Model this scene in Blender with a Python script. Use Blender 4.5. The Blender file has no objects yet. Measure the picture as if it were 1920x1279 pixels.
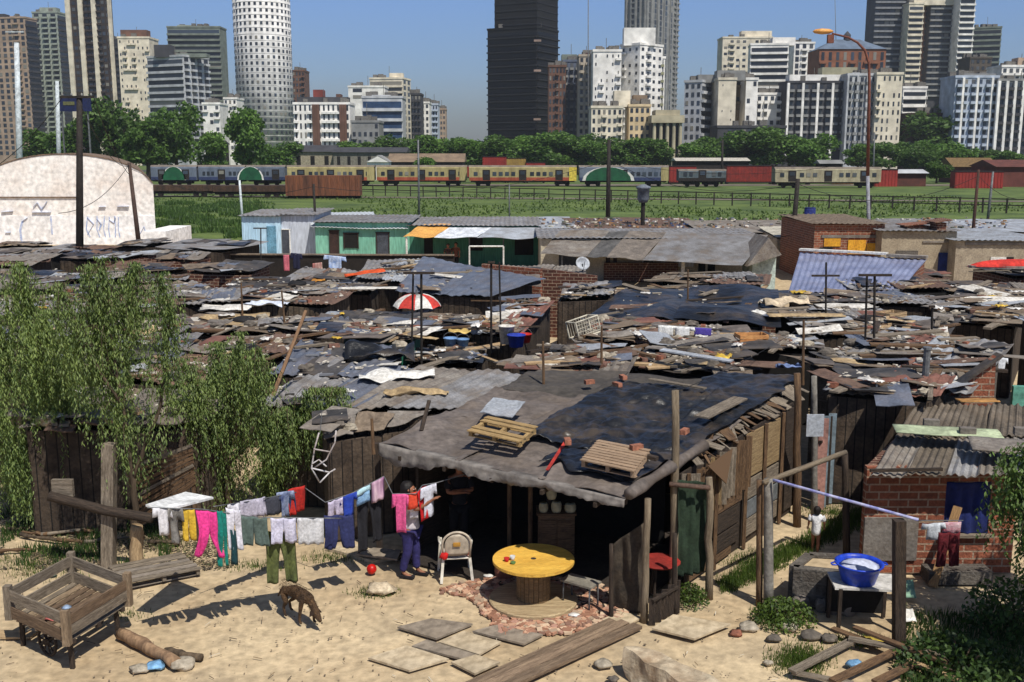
import bpy, math, random
from mathutils import Vector as V, Matrix, noise
random.seed(7)
R=math.radians
S=bpy.context.scene
COL=S.collection
# ---------------- camera ----------------
H=7.0; PITCH=R(10.27); F=1960.0; CX=960.0; CY=639.5
cp,sp=math.cos(PITCH),math.sin(PITCH)
cam=bpy.data.cameras.new('camera'); co=bpy.data.objects.new('camera',cam); COL.objects.link(co)
co.location=(0,0,H); co.rotation_euler=(R(90)-PITCH,0,0)
cam.sensor_width=36; cam.lens=36*F/1920; cam.clip_end=6000; cam.clip_start=.1
S.camera=co
S.render.resolution_x=1024; S.render.resolution_y=682
# ---------------- light ----------------
SUNDIR=V((.50,-.86,0)).normalized(); ELEV=R(57)
sv=V((SUNDIR.x*math.cos(ELEV),SUNDIR.y*math.cos(ELEV),math.sin(ELEV)))
sl=bpy.data.lights.new('sun','SUN'); sl.energy=5.0; sl.angle=R(.5); sl.color=(1,.95,.86)
so=bpy.data.objects.new('sun',sl); COL.objects.link(so); so.rotation_euler=sv.to_track_quat('Z','Y').to_euler(); so.location=(20,-30,60)
w=bpy.data.worlds.new('World'); S.world=w; w.use_nodes=True
nt=w.node_tree; bg=nt.nodes['Background']
sky=nt.nodes.new('ShaderNodeTexSky'); sky.sky_type='NISHITA'; sky.sun_disc=False; sky.sun_elevation=ELEV
sky.sun_rotation=math.atan2(sv.x,sv.y); sky.air_density=1.0; sky.dust_density=1.0; sky.ozone_density=2.0
SKYMIX=nt.nodes.new('ShaderNodeMixRGB'); SKYMIX.blend_type='MULTIPLY'; SKYMIX.inputs[0].default_value=1
tc=nt.nodes.new('ShaderNodeTexCoord'); sx=nt.nodes.new('ShaderNodeSeparateXYZ'); cr=nt.nodes.new('ShaderNodeValToRGB')
nt.links.new(tc.outputs['Generated'],sx.inputs[0]); nt.links.new(sx.outputs[2],cr.inputs[0])
e=cr.color_ramp.elements; e[0].position=0; e[0].color=(.46,.47,.50,1); e[1].position=.5; e[1].color=(.75,.8,.9,1)
for p_,c_ in ((.03,(.50,.57,.68)),(.07,(.60,.78,1.10)),(.16,(.72,.95,1.45))):
    q=cr.color_ramp.elements.new(p_); q.color=c_+(1,)
nt.links.new(sky.outputs[0],SKYMIX.inputs[1]); nt.links.new(cr.outputs[0],SKYMIX.inputs[2]); nt.links.new(SKYMIX.outputs[0],bg.inputs[0])
bg.inputs[1].default_value=.085
S.view_settings.view_transform='Standard'; S.view_settings.look='None'; S.view_settings.exposure=.0; S.view_settings.gamma=1
S.render.engine='CYCLES'; S.cycles.max_bounces=5; S.cycles.diffuse_bounces=3; S.cycles.transparent_max_bounces=6
# ---------------- measuring helpers ----------------
def G(px,py,z=0.):          # point of height z seen at a photo pixel
    a=(px-CX)/F; b=(CY-py)/F
    d=V((a,cp+b*sp,-sp+b*cp)); t=(z-H)/d.z
    return V((0,0,H))+d*t
def D(px,py,Y):             # point at distance Y seen at a photo pixel
    a=(px-CX)/F; b=(CY-py)/F
    d=V((a,cp+b*sp,-sp+b*cp)); return V((0,0,H))+d*(Y/d.y)
def PX(p):
    d=p-V((0,0,H)); dep=d.y*cp-d.z*sp
    return CX+F*d.x/dep, CY-F*(d.y*sp+d.z*cp)/dep
def rnd(a,b): return random.uniform(a,b)
# ---------------- object helpers ----------------
W={}
def T(o,label=None,cat=None,group=None,kind=None):
    if label: o['label']=label
    if cat: o['category']=cat
    if group: o['group']=group
    if kind: o['kind']=kind
    return o
def thing(name,label,cat,loc=(0,0,0),rz=0,group=None):
    o=bpy.data.objects.new(name,None); COL.objects.link(o); o.location=loc; o.rotation_euler=(0,0,rz)
    o.empty_display_size=.2
    W[o]=Matrix.Translation(V(loc))@Matrix.Rotation(rz,4,'Z')
    return T(o,label,cat,group)
def copy_tree(o,parent=None):
    c=o.copy(); COL.objects.link(c)
    if parent: c.parent=parent
    W[c]=W.get(o,Matrix())
    for ch in list(o.children): copy_tree(ch,c)
    return c
class MB:
    def __init__(s): s.v=[]; s.f=[]; s.uv=[]
    def add(s,vs,fs,uvs=None):
        n=len(s.v); s.v+= [V(p) for p in vs]
        for i,f in enumerate(fs):
            s.f.append([n+k for k in f]); s.uv.append(uvs[i] if uvs else None)
    def box(s,c,d,rz=0,M=None):
        c=V(c); h=V(d)/2; Q=M if M is not None else Matrix.Rotation(rz,3,'Z')
        p=[c+Q@V((x*h.x,y*h.y,z*h.z)) for x in(-1,1) for y in(-1,1) for z in(-1,1)]
        fs=[(0,1,3,2),(4,6,7,5),(0,4,5,1),(2,3,7,6),(0,2,6,4),(1,5,7,3)]
        s.add(p,fs); return s
    def beam(s,a,b,w,h=None,roll=0,taper=1):
        a=V(a);b=V(b);h=h or w; ax=(b-a); L=ax.length; ax=ax/max(L,1e-6)
        up=V((0,0,1)) if abs(ax.z)<.9 else V((0,1,0))
        sd=ax.cross(up).normalized(); u=sd.cross(ax)
        if roll: q=Matrix.Rotation(roll,3,ax); sd=q@sd; u=q@u
        p=[]
        for e,t in((a,1),(b,taper)):
            for i,j in((-1,-1),(1,-1),(1,1),(-1,1)): p.append(e+sd*(i*w/2*t)+u*(j*h/2*t))
        fs=[(0,3,2,1),(4,5,6,7)]; uv=[[(0,0)]*4,[(0,0)]*4]; o=rnd(0,50)
        for k in range(4):
            k2=(k+1)%4; fs.append((k,k2,4+k2,4+k)); ww=w if k%2==0 else h
            uv.append([(0,o+k),(0,o+k+ww),(L,o+k+ww),(L,o+k)])
        s.add(p,fs,uv); return s
    def tube(s,pts,r,n=8,cap=True):
        pts=[V(p) for p in pts]; rs=r if isinstance(r,(list,tuple)) else [r]*len(pts)
        base=len(s.v); sd=None
        for i,p in enumerate(pts):
            ax=(pts[min(i+1,len(pts)-1)]-pts[max(i-1,0)]).normalized()
            if sd is None:
                t=V((0,0,1)) if abs(ax.z)<.9 else V((1,0,0)); sd=ax.cross(t).normalized()
            else: sd=(sd-ax*sd.dot(ax)).normalized()
            u=ax.cross(sd)
            for k in range(n):
                a=2*math.pi*k/n; s.v.append(p+(sd*math.cos(a)+u*math.sin(a))*rs[i])
        L=0
        for i in range(len(pts)-1):
            L2=L+(pts[i+1]-pts[i]).length
            for k in range(n):
                k2=(k+1)%n; c=6.28*rs[i]/n
                s.f.append([base+i*n+k,base+i*n+k2,base+(i+1)*n+k2,base+(i+1)*n+k])
                s.uv.append([(L,k*c),(L,k*c+c),(L2,k*c+c),(L2,k*c)])
            L=L2
        if cap:
            s.f.append([base+k for k in range(n)][::-1]); s.uv.append(None)
            s.f.append([base+(len(pts)-1)*n+k for k in range(n)]); s.uv.append(None)
        return s
    def lathe(s,c,prof,n=20,ax=None):     # prof: (r,z)
        c=V(c); base=len(s.v)
        for r,z in prof:
            for k in range(n):
                a=2*math.pi*k/n; p=V((r*math.cos(a),r*math.sin(a),z))
                if ax is not None: p=ax@p
                s.v.append(c+p)
        for i in range(len(prof)-1):
            for k in range(n):
                k2=(k+1)%n; s.f.append([base+i*n+k,base+i*n+k2,base+(i+1)*n+k2,base+(i+1)*n+k]); s.uv.append(None)
        s.f.append([base+k for k in range(n)][::-1]); s.uv.append(None)
        s.f.append([base+(len(prof)-1)*n+k for k in range(n)]); s.uv.append(None)
        return s
    def prism(s,poly,off):
        poly=[V(p) for p in poly]; off=V(off); n=len(poly)
        s.add(poly+[p+off for p in poly],[list(range(n))[::-1],list(range(n,2*n))]+[(i,(i+1)%n,n+(i+1)%n,n+i) for i in range(n)]); return s
    def sheet(s,a,b,c,d,nu,nv,fn,th=.012):   # a-b u direction, a-d v direction
        a,b,c,d=map(V,(a,b,c,d)); nrm=(b-a).cross(d-a).normalized()
        if nrm.z<0: nrm=-nrm
        base=len(s.v); lu=(b-a).length; lv=(d-a).length
        for lay in(0,1):
            for j in range(nv+1):
                for i in range(nu+1):
                    u=i/nu;v=j/nv; p=(a*(1-u)+b*u)*(1-v)+(d*(1-u)+c*u)*v
                    s.v.append(p+nrm*(fn(u,v)-(th if lay else 0)))
        m=(nu+1)*(nv+1)
        def id(i,j,l): return base+l*m+j*(nu+1)+i
        for j in range(nv):
            for i in range(nu):
                q=[(i,j),(i+1,j),(i+1,j+1),(i,j+1)]; uv=[(lu*x/nu,lv*y/nv) for x,y in q]
                s.f.append([id(x,y,0) for x,y in q]); s.uv.append(uv)
                s.f.append([id(x,y,1) for x,y in q][::-1]); s.uv.append(uv[::-1])
        for i in range(nu):
            for j,fl in((0,1),(nv,0)):
                q=[id(i,j,0),id(i,j,1),id(i+1,j,1),id(i+1,j,0)]
                s.f.append(q if fl else q[::-1]); s.uv.append([(0,0)]*4)
        for j in range(nv):
            for i,fl in((0,0),(nu,1)):
                q=[id(i,j,0),id(i,j,1),id(i,j+1,1),id(i,j+1,0)]
                s.f.append(q if fl else q[::-1]); s.uv.append([(0,0)]*4)
        return s
    def weld(s):
        key={};mp=[];nv=[]
        for p in s.v:
            k=(round(p.x,4),round(p.y,4),round(p.z,4))
            if k not in key: key[k]=len(nv); nv.append(p)
            mp.append(key[k])
        nf=[];nu=[]
        for f,u in zip(s.f,s.uv):
            g=[mp[i] for i in f]
            if len(set(g))==len(g): nf.append(g);nu.append(u)
        s.v=nv;s.f=nf;s.uv=nu
    def build(s,name,mat,parent=None,smooth=False):
        me=bpy.data.meshes.new(name); o=bpy.data.objects.new(name,me); COL.objects.link(o)
        if smooth: s.weld()
        vs=s.v
        if parent is None:
            n=len(vs); L=V((sum(p.x for p in vs)/n,sum(p.y for p in vs)/n,min(p.z for p in vs)))
            W[o]=Matrix.Translation(L); o.location=L; lv=[p-L for p in vs]
        else:
            o.parent=parent; W[o]=W[parent].copy(); inv=W[parent].inverted(); lv=[inv@p for p in vs]
        me.from_pydata(lv,[],s.f)
        ul=me.uv_layers.new(name='UVMap').data
        li=0; up=V((0,0,1))
        for f,uv in zip(s.f,s.uv):
            if uv is None:
                p0=vs[f[0]]; nr=V((0,0,0))
                for k in range(1,len(f)-1): nr+=(vs[f[k]]-p0).cross(vs[f[k+1]]-p0)
                if nr.length<1e-12: nr=V((0,0,1))
                nr.normalize()
                if abs(nr.z)>.9: t=V((1,0,0)); b=V((0,1,0))
                else: t=up.cross(nr).normalized(); b=up
                for k in f:
                    ul[li].uv=(vs[k].dot(t),vs[k].dot(b)); li+=1
            else:
                for q in uv: ul[li].uv=q; li+=1
        if smooth:
            for p in me.polygons: p.use_smooth=True
        if mat: me.materials.append(mat)
        return o
def lin(c):
    c=c/255.
    return c/12.92 if c<=.04045 else ((c+.055)/1.055)**2.4
def hexc(c): return tuple(lin(x) for x in c)+(1,)
MC={}
def M(name,col,col2=None,kind='noise',scale=2.,rough=.85,bump=.3,bs=12.,metal=0.,var=.12,lo=.35,hi=.65,dirt=0.):
    """col, col2: sRGB albedo 0-255"""
    if name in MC: return MC[name]
    m=bpy.data.materials.new(name); m.use_nodes=True; n=m.node_tree.nodes; l=m.node_tree.links
    b=n['Principled BSDF']; b.inputs['Roughness'].default_value=rough; b.inputs['Metallic'].default_value=metal
    if 'Specular IOR Level' in b.inputs: b.inputs['Specular IOR Level'].default_value=.35
    tc=n.new('ShaderNodeTexCoord'); mp=n.new('ShaderNodeMapping'); l.new(tc.outputs['UV' if kind in('wood','brick','plank','block','boards') else 'Object'],mp.inputs[0])
    if kind in('wood','plank'): mp.inputs['Scale'].default_value=(1,9,9)
    if kind=='streak': mp.inputs['Scale'].default_value=(1,1,.12)
    no=n.new('ShaderNodeTexNoise'); no.inputs['Scale'].default_value=scale; no.inputs['Detail'].default_value=8; no.inputs['Roughness'].default_value=.65
    if kind in('brick','block','boards'): l.new(tc.outputs['Object'],no.inputs[0])
    else: l.new(mp.outputs[0],no.inputs[0])
    c1=hexc(col); c2=hexc(col2 or tuple(x*.72 for x in col))
    ra=n.new('ShaderNodeValToRGB'); ra.color_ramp.elements[0].position=lo; ra.color_ramp.elements[1].position=hi
    ra.color_ramp.elements[0].color=c2; ra.color_ramp.elements[1].color=c1; l.new(no.outputs[0],ra.inputs[0]); out=ra.outputs[0]; bh=no.outputs[0]
    if kind in('brick','block','boards'):
        br=n.new('ShaderNodeTexBrick'); l.new(tc.outputs['UV'],br.inputs[0])
        br.inputs['Scale'].default_value=1; br.inputs['Brick Width'].default_value=.33 if kind=='brick' else .42; br.inputs['Row Height'].default_value=.13 if kind=='brick' else .2
        br.inputs['Mortar Size'].default_value=.014
        if kind=='boards': br.offset=0; br.inputs['Brick Width'].default_value=.19; br.inputs['Row Height'].default_value=5; br.inputs['Mortar Size'].default_value=.012
        br.inputs['Mortar'].default_value=hexc((150,128,108)) if kind=='brick' else hexc((20,17,15)) if kind=='boards' else hexc((95,90,84))
        l.new(out,br.inputs['Color1']); mx=n.new('ShaderNodeMixRGB'); mx.blend_type='MULTIPLY'; mx.inputs[0].default_value=1; mx.inputs[2].default_value=(.62,.58,.56,1)
        l.new(out,mx.inputs[1]); l.new(mx.outputs[0],br.inputs['Color2']); out=br.outputs[0]; bh=br.outputs['Fac']
    n2=n.new('ShaderNodeTexNoise'); n2.inputs['Scale'].default_value=bs; n2.inputs['Detail'].default_value=6
    l.new(mp.outputs[0] if kind not in('brick','block','boards') else tc.outputs['Object'],n2.inputs[0])
    # fine mottling + per-object variation
    mr=n.new('ShaderNodeMapRange'); mr.inputs['From Min'].default_value=.3; mr.inputs['From Max'].default_value=.7; mr.inputs['To Min'].default_value=.72; mr.inputs['To Max'].default_value=1.22
    l.new(n2.outputs[0],mr.inputs[0])
    oi=n.new('ShaderNodeObjectInfo'); m2=n.new('ShaderNodeMapRange'); m2.inputs['To Min'].default_value=1-var; m2.inputs['To Max'].default_value=1+var; l.new(oi.outputs['Random'],m2.inputs[0])
    mu=n.new('ShaderNodeMath'); mu.operation='MULTIPLY'; l.new(mr.outputs[0],mu.inputs[0]); l.new(m2.outputs[0],mu.inputs[1])
    vm=n.new('ShaderNodeVectorMath'); vm.operation='SCALE'; l.new(out,vm.inputs[0]); l.new(mu.outputs[0],vm.inputs['Scale']); out=vm.outputs[0]
    if dirt:
        n3=n.new('ShaderNodeTexNoise'); n3.inputs['Scale'].default_value=.9; n3.inputs['Detail'].default_value=9; n3.inputs['Roughness'].default_value=.7; l.new(tc.outputs['Object'],n3.inputs[0])
        r3=n.new('ShaderNodeValToRGB'); r3.color_ramp.elements[0].position=.48; r3.color_ramp.elements[1].position=.62; l.new(n3.outputs[0],r3.inputs[0])
        m3=n.new('ShaderNodeMixRGB'); m3.inputs[2].default_value=hexc((112,96,78)); sc=n.new('ShaderNodeMath'); sc.operation='MULTIPLY'; sc.inputs[1].default_value=dirt
        l.new(r3.outputs[0],sc.inputs[0]); l.new(sc.outputs[0],m3.inputs[0]); l.new(out,m3.inputs[1]); out=m3.outputs[0]
    l.new(out,b.inputs['Base Color'])
    if bump:
        bp=n.new('ShaderNodeBump'); bp.inputs['Strength'].default_value=bump; bp.inputs['Distance'].default_value=.05
        ad=n.new('ShaderNodeMath'); ad.operation='ADD'; l.new(n2.outputs[0],ad.inputs[0])
        if kind in('brick','block','boards'):
            mm=n.new('ShaderNodeMath'); mm.operation='MULTIPLY'; mm.inputs[1].default_value=-1; l.new(bh,mm.inputs[0]); l.new(mm.outputs[0],ad.inputs[1])
        else: l.new(bh,ad.inputs[1])
        l.new(ad.outputs[0],bp.inputs['Height']); l.new(bp.outputs[0],b.inputs['Normal'])
    MC[name]=m; return m
def leafm(name,c1,c2,tr=.35):
    if name in MC: return MC[name]
    m=bpy.data.materials.new(name); m.use_nodes=True; n=m.node_tree.nodes; l=m.node_tree.links; b=n['Principled BSDF']
    g=n.new('ShaderNodeNewGeometry'); no=n.new('ShaderNodeTexNoise'); tc=n.new('ShaderNodeTexCoord'); no.inputs['Scale'].default_value=.9; no.inputs['Detail'].default_value=3
    l.new(tc.outputs['Object'],no.inputs[0])
    ad=n.new('ShaderNodeMath'); ad.operation='ADD'; l.new(g.outputs['Random Per Island'],ad.inputs[0]); l.new(no.outputs[0],ad.inputs[1])
    hf=n.new('ShaderNodeMath'); hf.operation='MULTIPLY'; hf.inputs[1].default_value=.5; l.new(ad.outputs[0],hf.inputs[0])
    r=n.new('ShaderNodeValToRGB'); r.color_ramp.elements[0].color=hexc(c1); r.color_ramp.elements[1].color=hexc(c2); r.color_ramp.elements[0].position=.2; r.color_ramp.elements[1].position=.8
    l.new(hf.outputs[0],r.inputs[0]); oi=n.new('ShaderNodeObjectInfo'); mr=n.new('ShaderNodeMapRange'); mr.inputs['To Min'].default_value=.78; mr.inputs['To Max'].default_value=1.2; l.new(oi.outputs['Random'],mr.inputs[0])
    vm=n.new('ShaderNodeVectorMath'); vm.operation='SCALE'; l.new(r.outputs[0],vm.inputs[0]); l.new(mr.outputs[0],vm.inputs['Scale'])
    l.new(vm.outputs[0],b.inputs['Base Color']); b.inputs['Roughness'].default_value=.6
    tl=n.new('ShaderNodeBsdfTranslucent'); l.new(vm.outputs[0],tl.inputs[0]); mx=n.new('ShaderNodeMixShader'); mx.inputs[0].default_value=tr
    l.new(b.outputs[0],mx.inputs[1]); l.new(tl.outputs[0],mx.inputs[2]); l.new(mx.outputs[0],n['Material Output'].inputs[0])
    MC[name]=m; return m
def multim(name,cols):
    m=bpy.data.materials.new(name); m.use_nodes=True; n=m.node_tree.nodes; l=m.node_tree.links; b=n['Principled BSDF']; g=n.new('ShaderNodeNewGeometry'); r=n.new('ShaderNodeValToRGB'); r.color_ramp.interpolation='CONSTANT'
    e=r.color_ramp.elements; e[0].color=hexc(cols[0]); e[1].position=1/len(cols); e[1].color=hexc(cols[1])
    for i,c in enumerate(cols[2:]): q=e.new((i+2)/len(cols)); q.color=hexc(c)
    l.new(g.outputs['Random Per Island'],r.inputs[0]); l.new(r.outputs[0],b.inputs['Base Color']); b.inputs['Roughness'].default_value=.85; MC[name]=m; return m
# common materials
woodg=M('wood_grey',(142,130,114),(92,82,70),'wood',3,.85,.4)
woodb=M('wood_brown',(118,92,66),(70,52,38),'wood',3,.85,.4)
woodl=M('wood_light',(186,160,122),(140,114,84),'wood',3,.85,.3)
woodd=M('wood_dark',(70,58,48),(38,31,26),'wood',3,.85,.4)
zinc=M('zinc',(144,144,146),(104,100,96),'noise',1.3,.6,.15,20,.0,.15,dirt=.5)
zincl=M('zinc_light',(176,182,190),(140,142,144),'noise',1.2,.5,.1,20,.0,.12,dirt=.35)
zincb=M('zinc_blue',(108,115,130),(82,86,96),'noise',1.2,.5,.1,20,.0,.1,dirt=.25)
rust=M('rust',(116,90,76),(78,62,54),'noise',2.2,.85,.3,18,0,.2,dirt=.3)
rustr=M('rust_red',(126,84,72),(90,62,54),'noise',2,.8,.3,18,0,.15,dirt=.3)
asb=M('fibre_cement',(138,132,124),(96,88,82),'noise',1.6,.9,.3,16,0,.18,dirt=.4)
tar=M('tar_felt',(74,72,72),(46,45,46),'noise',1.5,.7,.4,9,0,.15,dirt=.35)
felt=M('brown_felt',(112,103,97),(78,71,67),'noise',1.5,.8,.3,9,0,.15,dirt=.3)
tarp=M('black_plastic',(42,44,48),(25,26,29),'noise',1.0,.34,1.0,3.0,0,.1,dirt=.3)
boardb=M('board_roof',(132,117,100),(88,76,65),'noise',3,.9,.4,14,0,.2,dirt=.5)
brick=M('brick_red',(156,92,66),(120,70,52),'brick',3,.9,.5,20)
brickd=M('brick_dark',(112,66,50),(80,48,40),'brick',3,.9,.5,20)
block=M('block_grey',(112,106,98),(78,72,66),'block',3,.95,.6,20)
plast=M('plaster_beige',(172,158,134),(142,128,108),'noise',1,.9,.15)
white=M('white_paint',(228,226,220),(196,192,184),'noise',3,.6,.1)
metg=M('metal_grey',(110,112,114),None,'noise',3,.5,.1)
poled=M('pole_dark',(46,40,36),(28,25,23),'noise',3,.8,.2)
polec=M('pole_concrete',(140,136,128),(110,104,96),'noise',5,.9,.3)
wallb=M('wall_boards',(84,72,60),(52,44,38),'boards',3,.9,.4,16,0,.25)
wallc=M('wall_boards_pale',(116,102,84),(76,66,56),'boards',3,.9,.4,16,0,.25)
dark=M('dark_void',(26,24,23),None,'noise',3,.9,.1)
def glassmat():
    m=bpy.data.materials.new('window_glass'); m.use_nodes=True; n=m.node_tree.nodes; l=m.node_tree.links; b=n['Principled BSDF']; g=n.new('ShaderNodeNewGeometry'); oi=n.new('ShaderNodeObjectInfo'); a=n.new('ShaderNodeMath'); f=n.new('ShaderNodeMath'); f.operation='FRACT'; r=n.new('ShaderNodeValToRGB'); r.color_ramp.interpolation='CONSTANT'
    l.new(g.outputs['Random Per Island'],a.inputs[0]); l.new(oi.outputs['Random'],a.inputs[1]); l.new(a.outputs[0],f.inputs[0]); l.new(f.outputs[0],r.inputs[0]); e=r.color_ramp.elements; e[0].color=hexc((46,50,58)); e[1].position=.35; e[1].color=hexc((62,68,76))
    for p,c in ((.6,(40,43,50)),(.75,(84,86,88)),(.88,(60,70,84)),(.94,(128,124,114))): q=e.new(p); q.color=hexc(c)
    l.new(r.outputs[0],b.inputs['Base Color']); b.inputs['Roughness'].default_value=.3; MC['window_glass']=m; return m
glass=glassmat()
# ================= SETTING =================
def ground():
    m=MB(); xs=[-2500,-400,-120,-60]+[x*1. for x in range(-34,-9)]+[-9+.25*x for x in range(72)]+[x*1. for x in range(9,35)]+[60,120,400,2500]; ys=[-60,-20,0,6]+[8+k for k in range(4)]+[12+.25*k for k in range(40)]+[22+k for k in range(10)]+[32,36,42,50,60,80,120,200,300,600,1500,4000]
    for y in ys:
        for x in xs:
            z=0
            if 6<y<31 and abs(x)<34: z=(noise.noise(V((x*.5,y*.5,0)))*.03+noise.noise(V((x*1.7,y*1.7,3)))*.016+noise.noise(V((x*4,y*4,5)))*.008)-.03
            m.v.append(V((x,y,z)))
    n=len(xs)
    for j in range(len(ys)-1):
        for i in range(n-1): m.f.append([j*n+i,j*n+i+1,(j+1)*n+i+1,(j+1)*n+i]); m.uv.append(None)
    mt=M('dirt',(200,180,146),(154,132,102),'noise',.45,.95,.45,7,0,0,.3,.62,dirt=.45)
    T(m.build('ground',mt),kind='structure')
ground()
gm=M('field_grass',(96,112,54),(60,78,36),'noise',.16,.95,.5,3.2,0,0,.36,.62)
m=MB(); m.sheet((-900,84,.02),(900,84,.02),(900,900,.02),(-900,900,.02),60,40,lambda u,v:0,.01); T(m.build('grass_field',gm),kind='structure')
gr=M('ballast',(128,118,106),(92,84,76),'noise',.5,.95,.4,8)
def strip(name,p,q,wd,z,mat):
    p=V(p);q=V(q); n=(q-p).cross(V((0,0,1))).normalized()*wd/2
    m=MB(); m.prism([p-n+V((0,0,z)),p+n+V((0,0,z)),q+n+V((0,0,z)),q-n+V((0,0,z))],(0,0,-.01)); return T(m.build(name,mat),kind='structure')
strip('track_bed',(-300,222,0),(300,222,0),9,.1,gr)
strip('gravel_road',(-60,168,0),(180,133,0),3.5,.1,gr)
strip('road',(-500,390,0),(500,390,0),30,.1,M('asphalt',(84,82,80),None,'noise',.5,.9,.1))
def blades(name,pts,hmin,hmax,wid,mat,label,seg=1,parent=None,cat='grass'):
    m=MB()
    for p in pts:
        h=rnd(hmin,hmax); a=rnd(0,6.28); d=V((math.cos(a),math.sin(a),0))*wid; l=V((rnd(-.5,.5),rnd(-.5,.5),0))*h*.8
        p=V(p); m.add([p-d,p+d,p+l+V((0,0,h))],[(0,1,2)],[[(0,0)]*3])
    return T(m.build(name,mat),label,cat,kind='stuff')
grassm=leafm('grass_leaf',(40,62,20),(104,128,48)); weedm=leafm('weed_leaf',(36,60,26),(84,112,48))
pts=[]
for i in range(15000):
    px=rnd(283,470); y=86+60*random.random()**1.3; pts.append(V(((px-960)/1990*y+rnd(-3,3),y+rnd(-1,1),0)))
pts=[p for p in pts if noise.noise(V((p.x*.25,p.y*.18,2)))>-.12]
blades('weed_patch',pts,.2,.6,.1,weedm,'tall dark weeds growing beside the arched white warehouse',cat='weeds')
pts=[]
for i in range(16000):
    y=84+90*random.random()**1.3; x=rnd(-.5,.52)*y
    if noise.noise(V((x*.06,y*.05,1)))>-.1: pts.append(V((x,y,0)))
blades('meadow_grass',pts,.12,.4,.16,grassm,'long green meadow grass between the slum and the railway')
# grass tufts in the yard
gp=[]
def tuft(px,py,rx,ry,n):
    for i in range(int(n*1.3)):
        a=rnd(0,6.28); r=random.random()**.8*rnd(.6,1.25); p=G(px+rx*r*math.cos(a),py+ry*r*math.sin(a)); gp.append(p-V((0,0,.03)))
for a in [(60,1060,110,35,900),(700,1110,50,12,260),(620,1045,60,14,300),(600,1000,60,14,200),(1290,1115,35,16,700),(1465,1150,55,28,1500),(1500,1235,60,32,1500),(1600,1200,60,16,300),
          (1400,1055,50,14,500),(1560,960,70,16,600),(1430,1040,60,16,500),(200,1010,160,30,500),(480,1060,80,14,250),(330,1020,90,18,250),(240,1150,50,14,80),(1380,1085,40,12,260),(1800,1240,120,30,500)]: tuft(*a)
blades('yard_grass',gp,.03,.12,.007,grassm,'patchy short green grass growing in the sandy yard')
# litter and pebbles on the yard
m=MB()
for i in range(420):
    p=G(rnd(0,1500),rnd(1080,1279)); s=rnd(.006,.02); m.box(p+V((0,0,s*.1)),(s*rnd(1,2),s*rnd(.7,1.3),s*.7),rnd(0,3))
T(m.build('pebbles',M('pebble',(170,152,126),(110,96,80),'noise',9,.9,.1)),'small pebbles scattered over the sandy yard','pebbles',kind='stuff')
# ================= SKYLINE =================
K=F/cp
def mx(px): return (px-CX)/K
def ztop(py,Y): return D(960,py,Y).z
WM={}
def wbox(key,dims,mat):
    if key not in WM:
        m=MB(); m.box((0,0,0),dims); me=m.build('window',mat); WM[key]=me.data; bpy.data.objects.remove(me)
    return WM[key]
def putpart(name,data,parent,loc,rz,label=None):
    o=bpy.data.objects.new(name,data); COL.objects.link(o); o.parent=parent; o.location=W[parent].inverted()@V(loc); o.rotation_euler=(0,0,rz); return o
def facade(root,P,d,wid,z0,z1,spec,tone):
    if not spec: return
    st,nc=spec[0],spec[1]; opt=spec[2] if len(spec)>2 else {}
    fl=opt.get('fl',3.1); n=V((d.y,-d.x,0)); 
    if n.dot(V((P.x,P.y,0))+d*wid/2)>0: n=-n
    rz=math.atan2(d.y,d.x); g=opt.get('glass',glass); nf=int((z1-z0-1)/fl); cw=wid/nc
    ww=cw*opt.get('ww',.5); wh=fl*opt.get('wh',.5); zs=z1-.5*fl-opt.get('off',.6)
    colb={c for c in range(nc) if random.random()<.3} if st=='grid' and nc>2 else set(); bc=0; cnt=0; rest=MB(); restb=MB(); Q=Matrix.Rotation(rz,3,'Z')
    skip=opt.get('skip',0)
    for k in range(nf):
        z=zs-k*fl
        if st=='bands':
            m=MB(); m.box(P+d*wid/2+n*.03+V((0,0,z)),(wid-.8,.12,wh),rz); m.build('window_band',g,root)
            if k<90:
                m=MB(); m.box(P+d*wid/2+n*.45+V((0,0,z-fl*.5)),(wid+.2,.9,fl*opt.get('slab',.35)),rz); m.build('balcony',opt.get('bm',tone),root)
            continue
        for c in range(nc):
            if skip and random.random()<skip: continue
            q=P+d*(cw*(c+.5))+n*.04+V((0,0,z))
            if cnt<100: putpart('window',wbox(('w',round(ww,1),round(wh,1),g.name),(round(ww,1),.14,round(wh,1)),g),root,q,rz)
            else: rest.box(q,(ww,.14,wh),rz)
            if c in colb:
                q2=q+n*.5-V((0,0,fl*.36))
                if bc<90: putpart('balcony',wbox(('b',round(cw*.95,1),tone.name),(round(cw*.95,1),1.0,.8),tone),root,q2,rz)
                bc+=1
            if st=='balc':
                q2=q+n*.6-V((0,0,fl*.38))
                if cnt<100: putpart('balcony',wbox(('b',round(ww*1.25,1),opt.get('bm',tone).name),(round(ww*1.25,1),1.2,1.0),opt.get('bm',tone)),root,q2,rz)
                else: restb.box(q2,(ww*1.25,1.2,1.0),rz)
            cnt+=1
    if rest.v: T(rest.build('window_rows',g,root),kind='stuff')
    if restb.v: T(restb.build('balcony_rows',opt.get('bm',tone),root),kind='stuff')
    for r_ in opt.get('ribs',()):
        m=MB(); m.box(P+d*(wid*r_)+n*.5+V((0,0,(z0+z1)/2)),(opt.get('rw',1.),1.1,z1-z0),rz); m.build('pilaster',opt.get('rm',tone),root)
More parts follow.
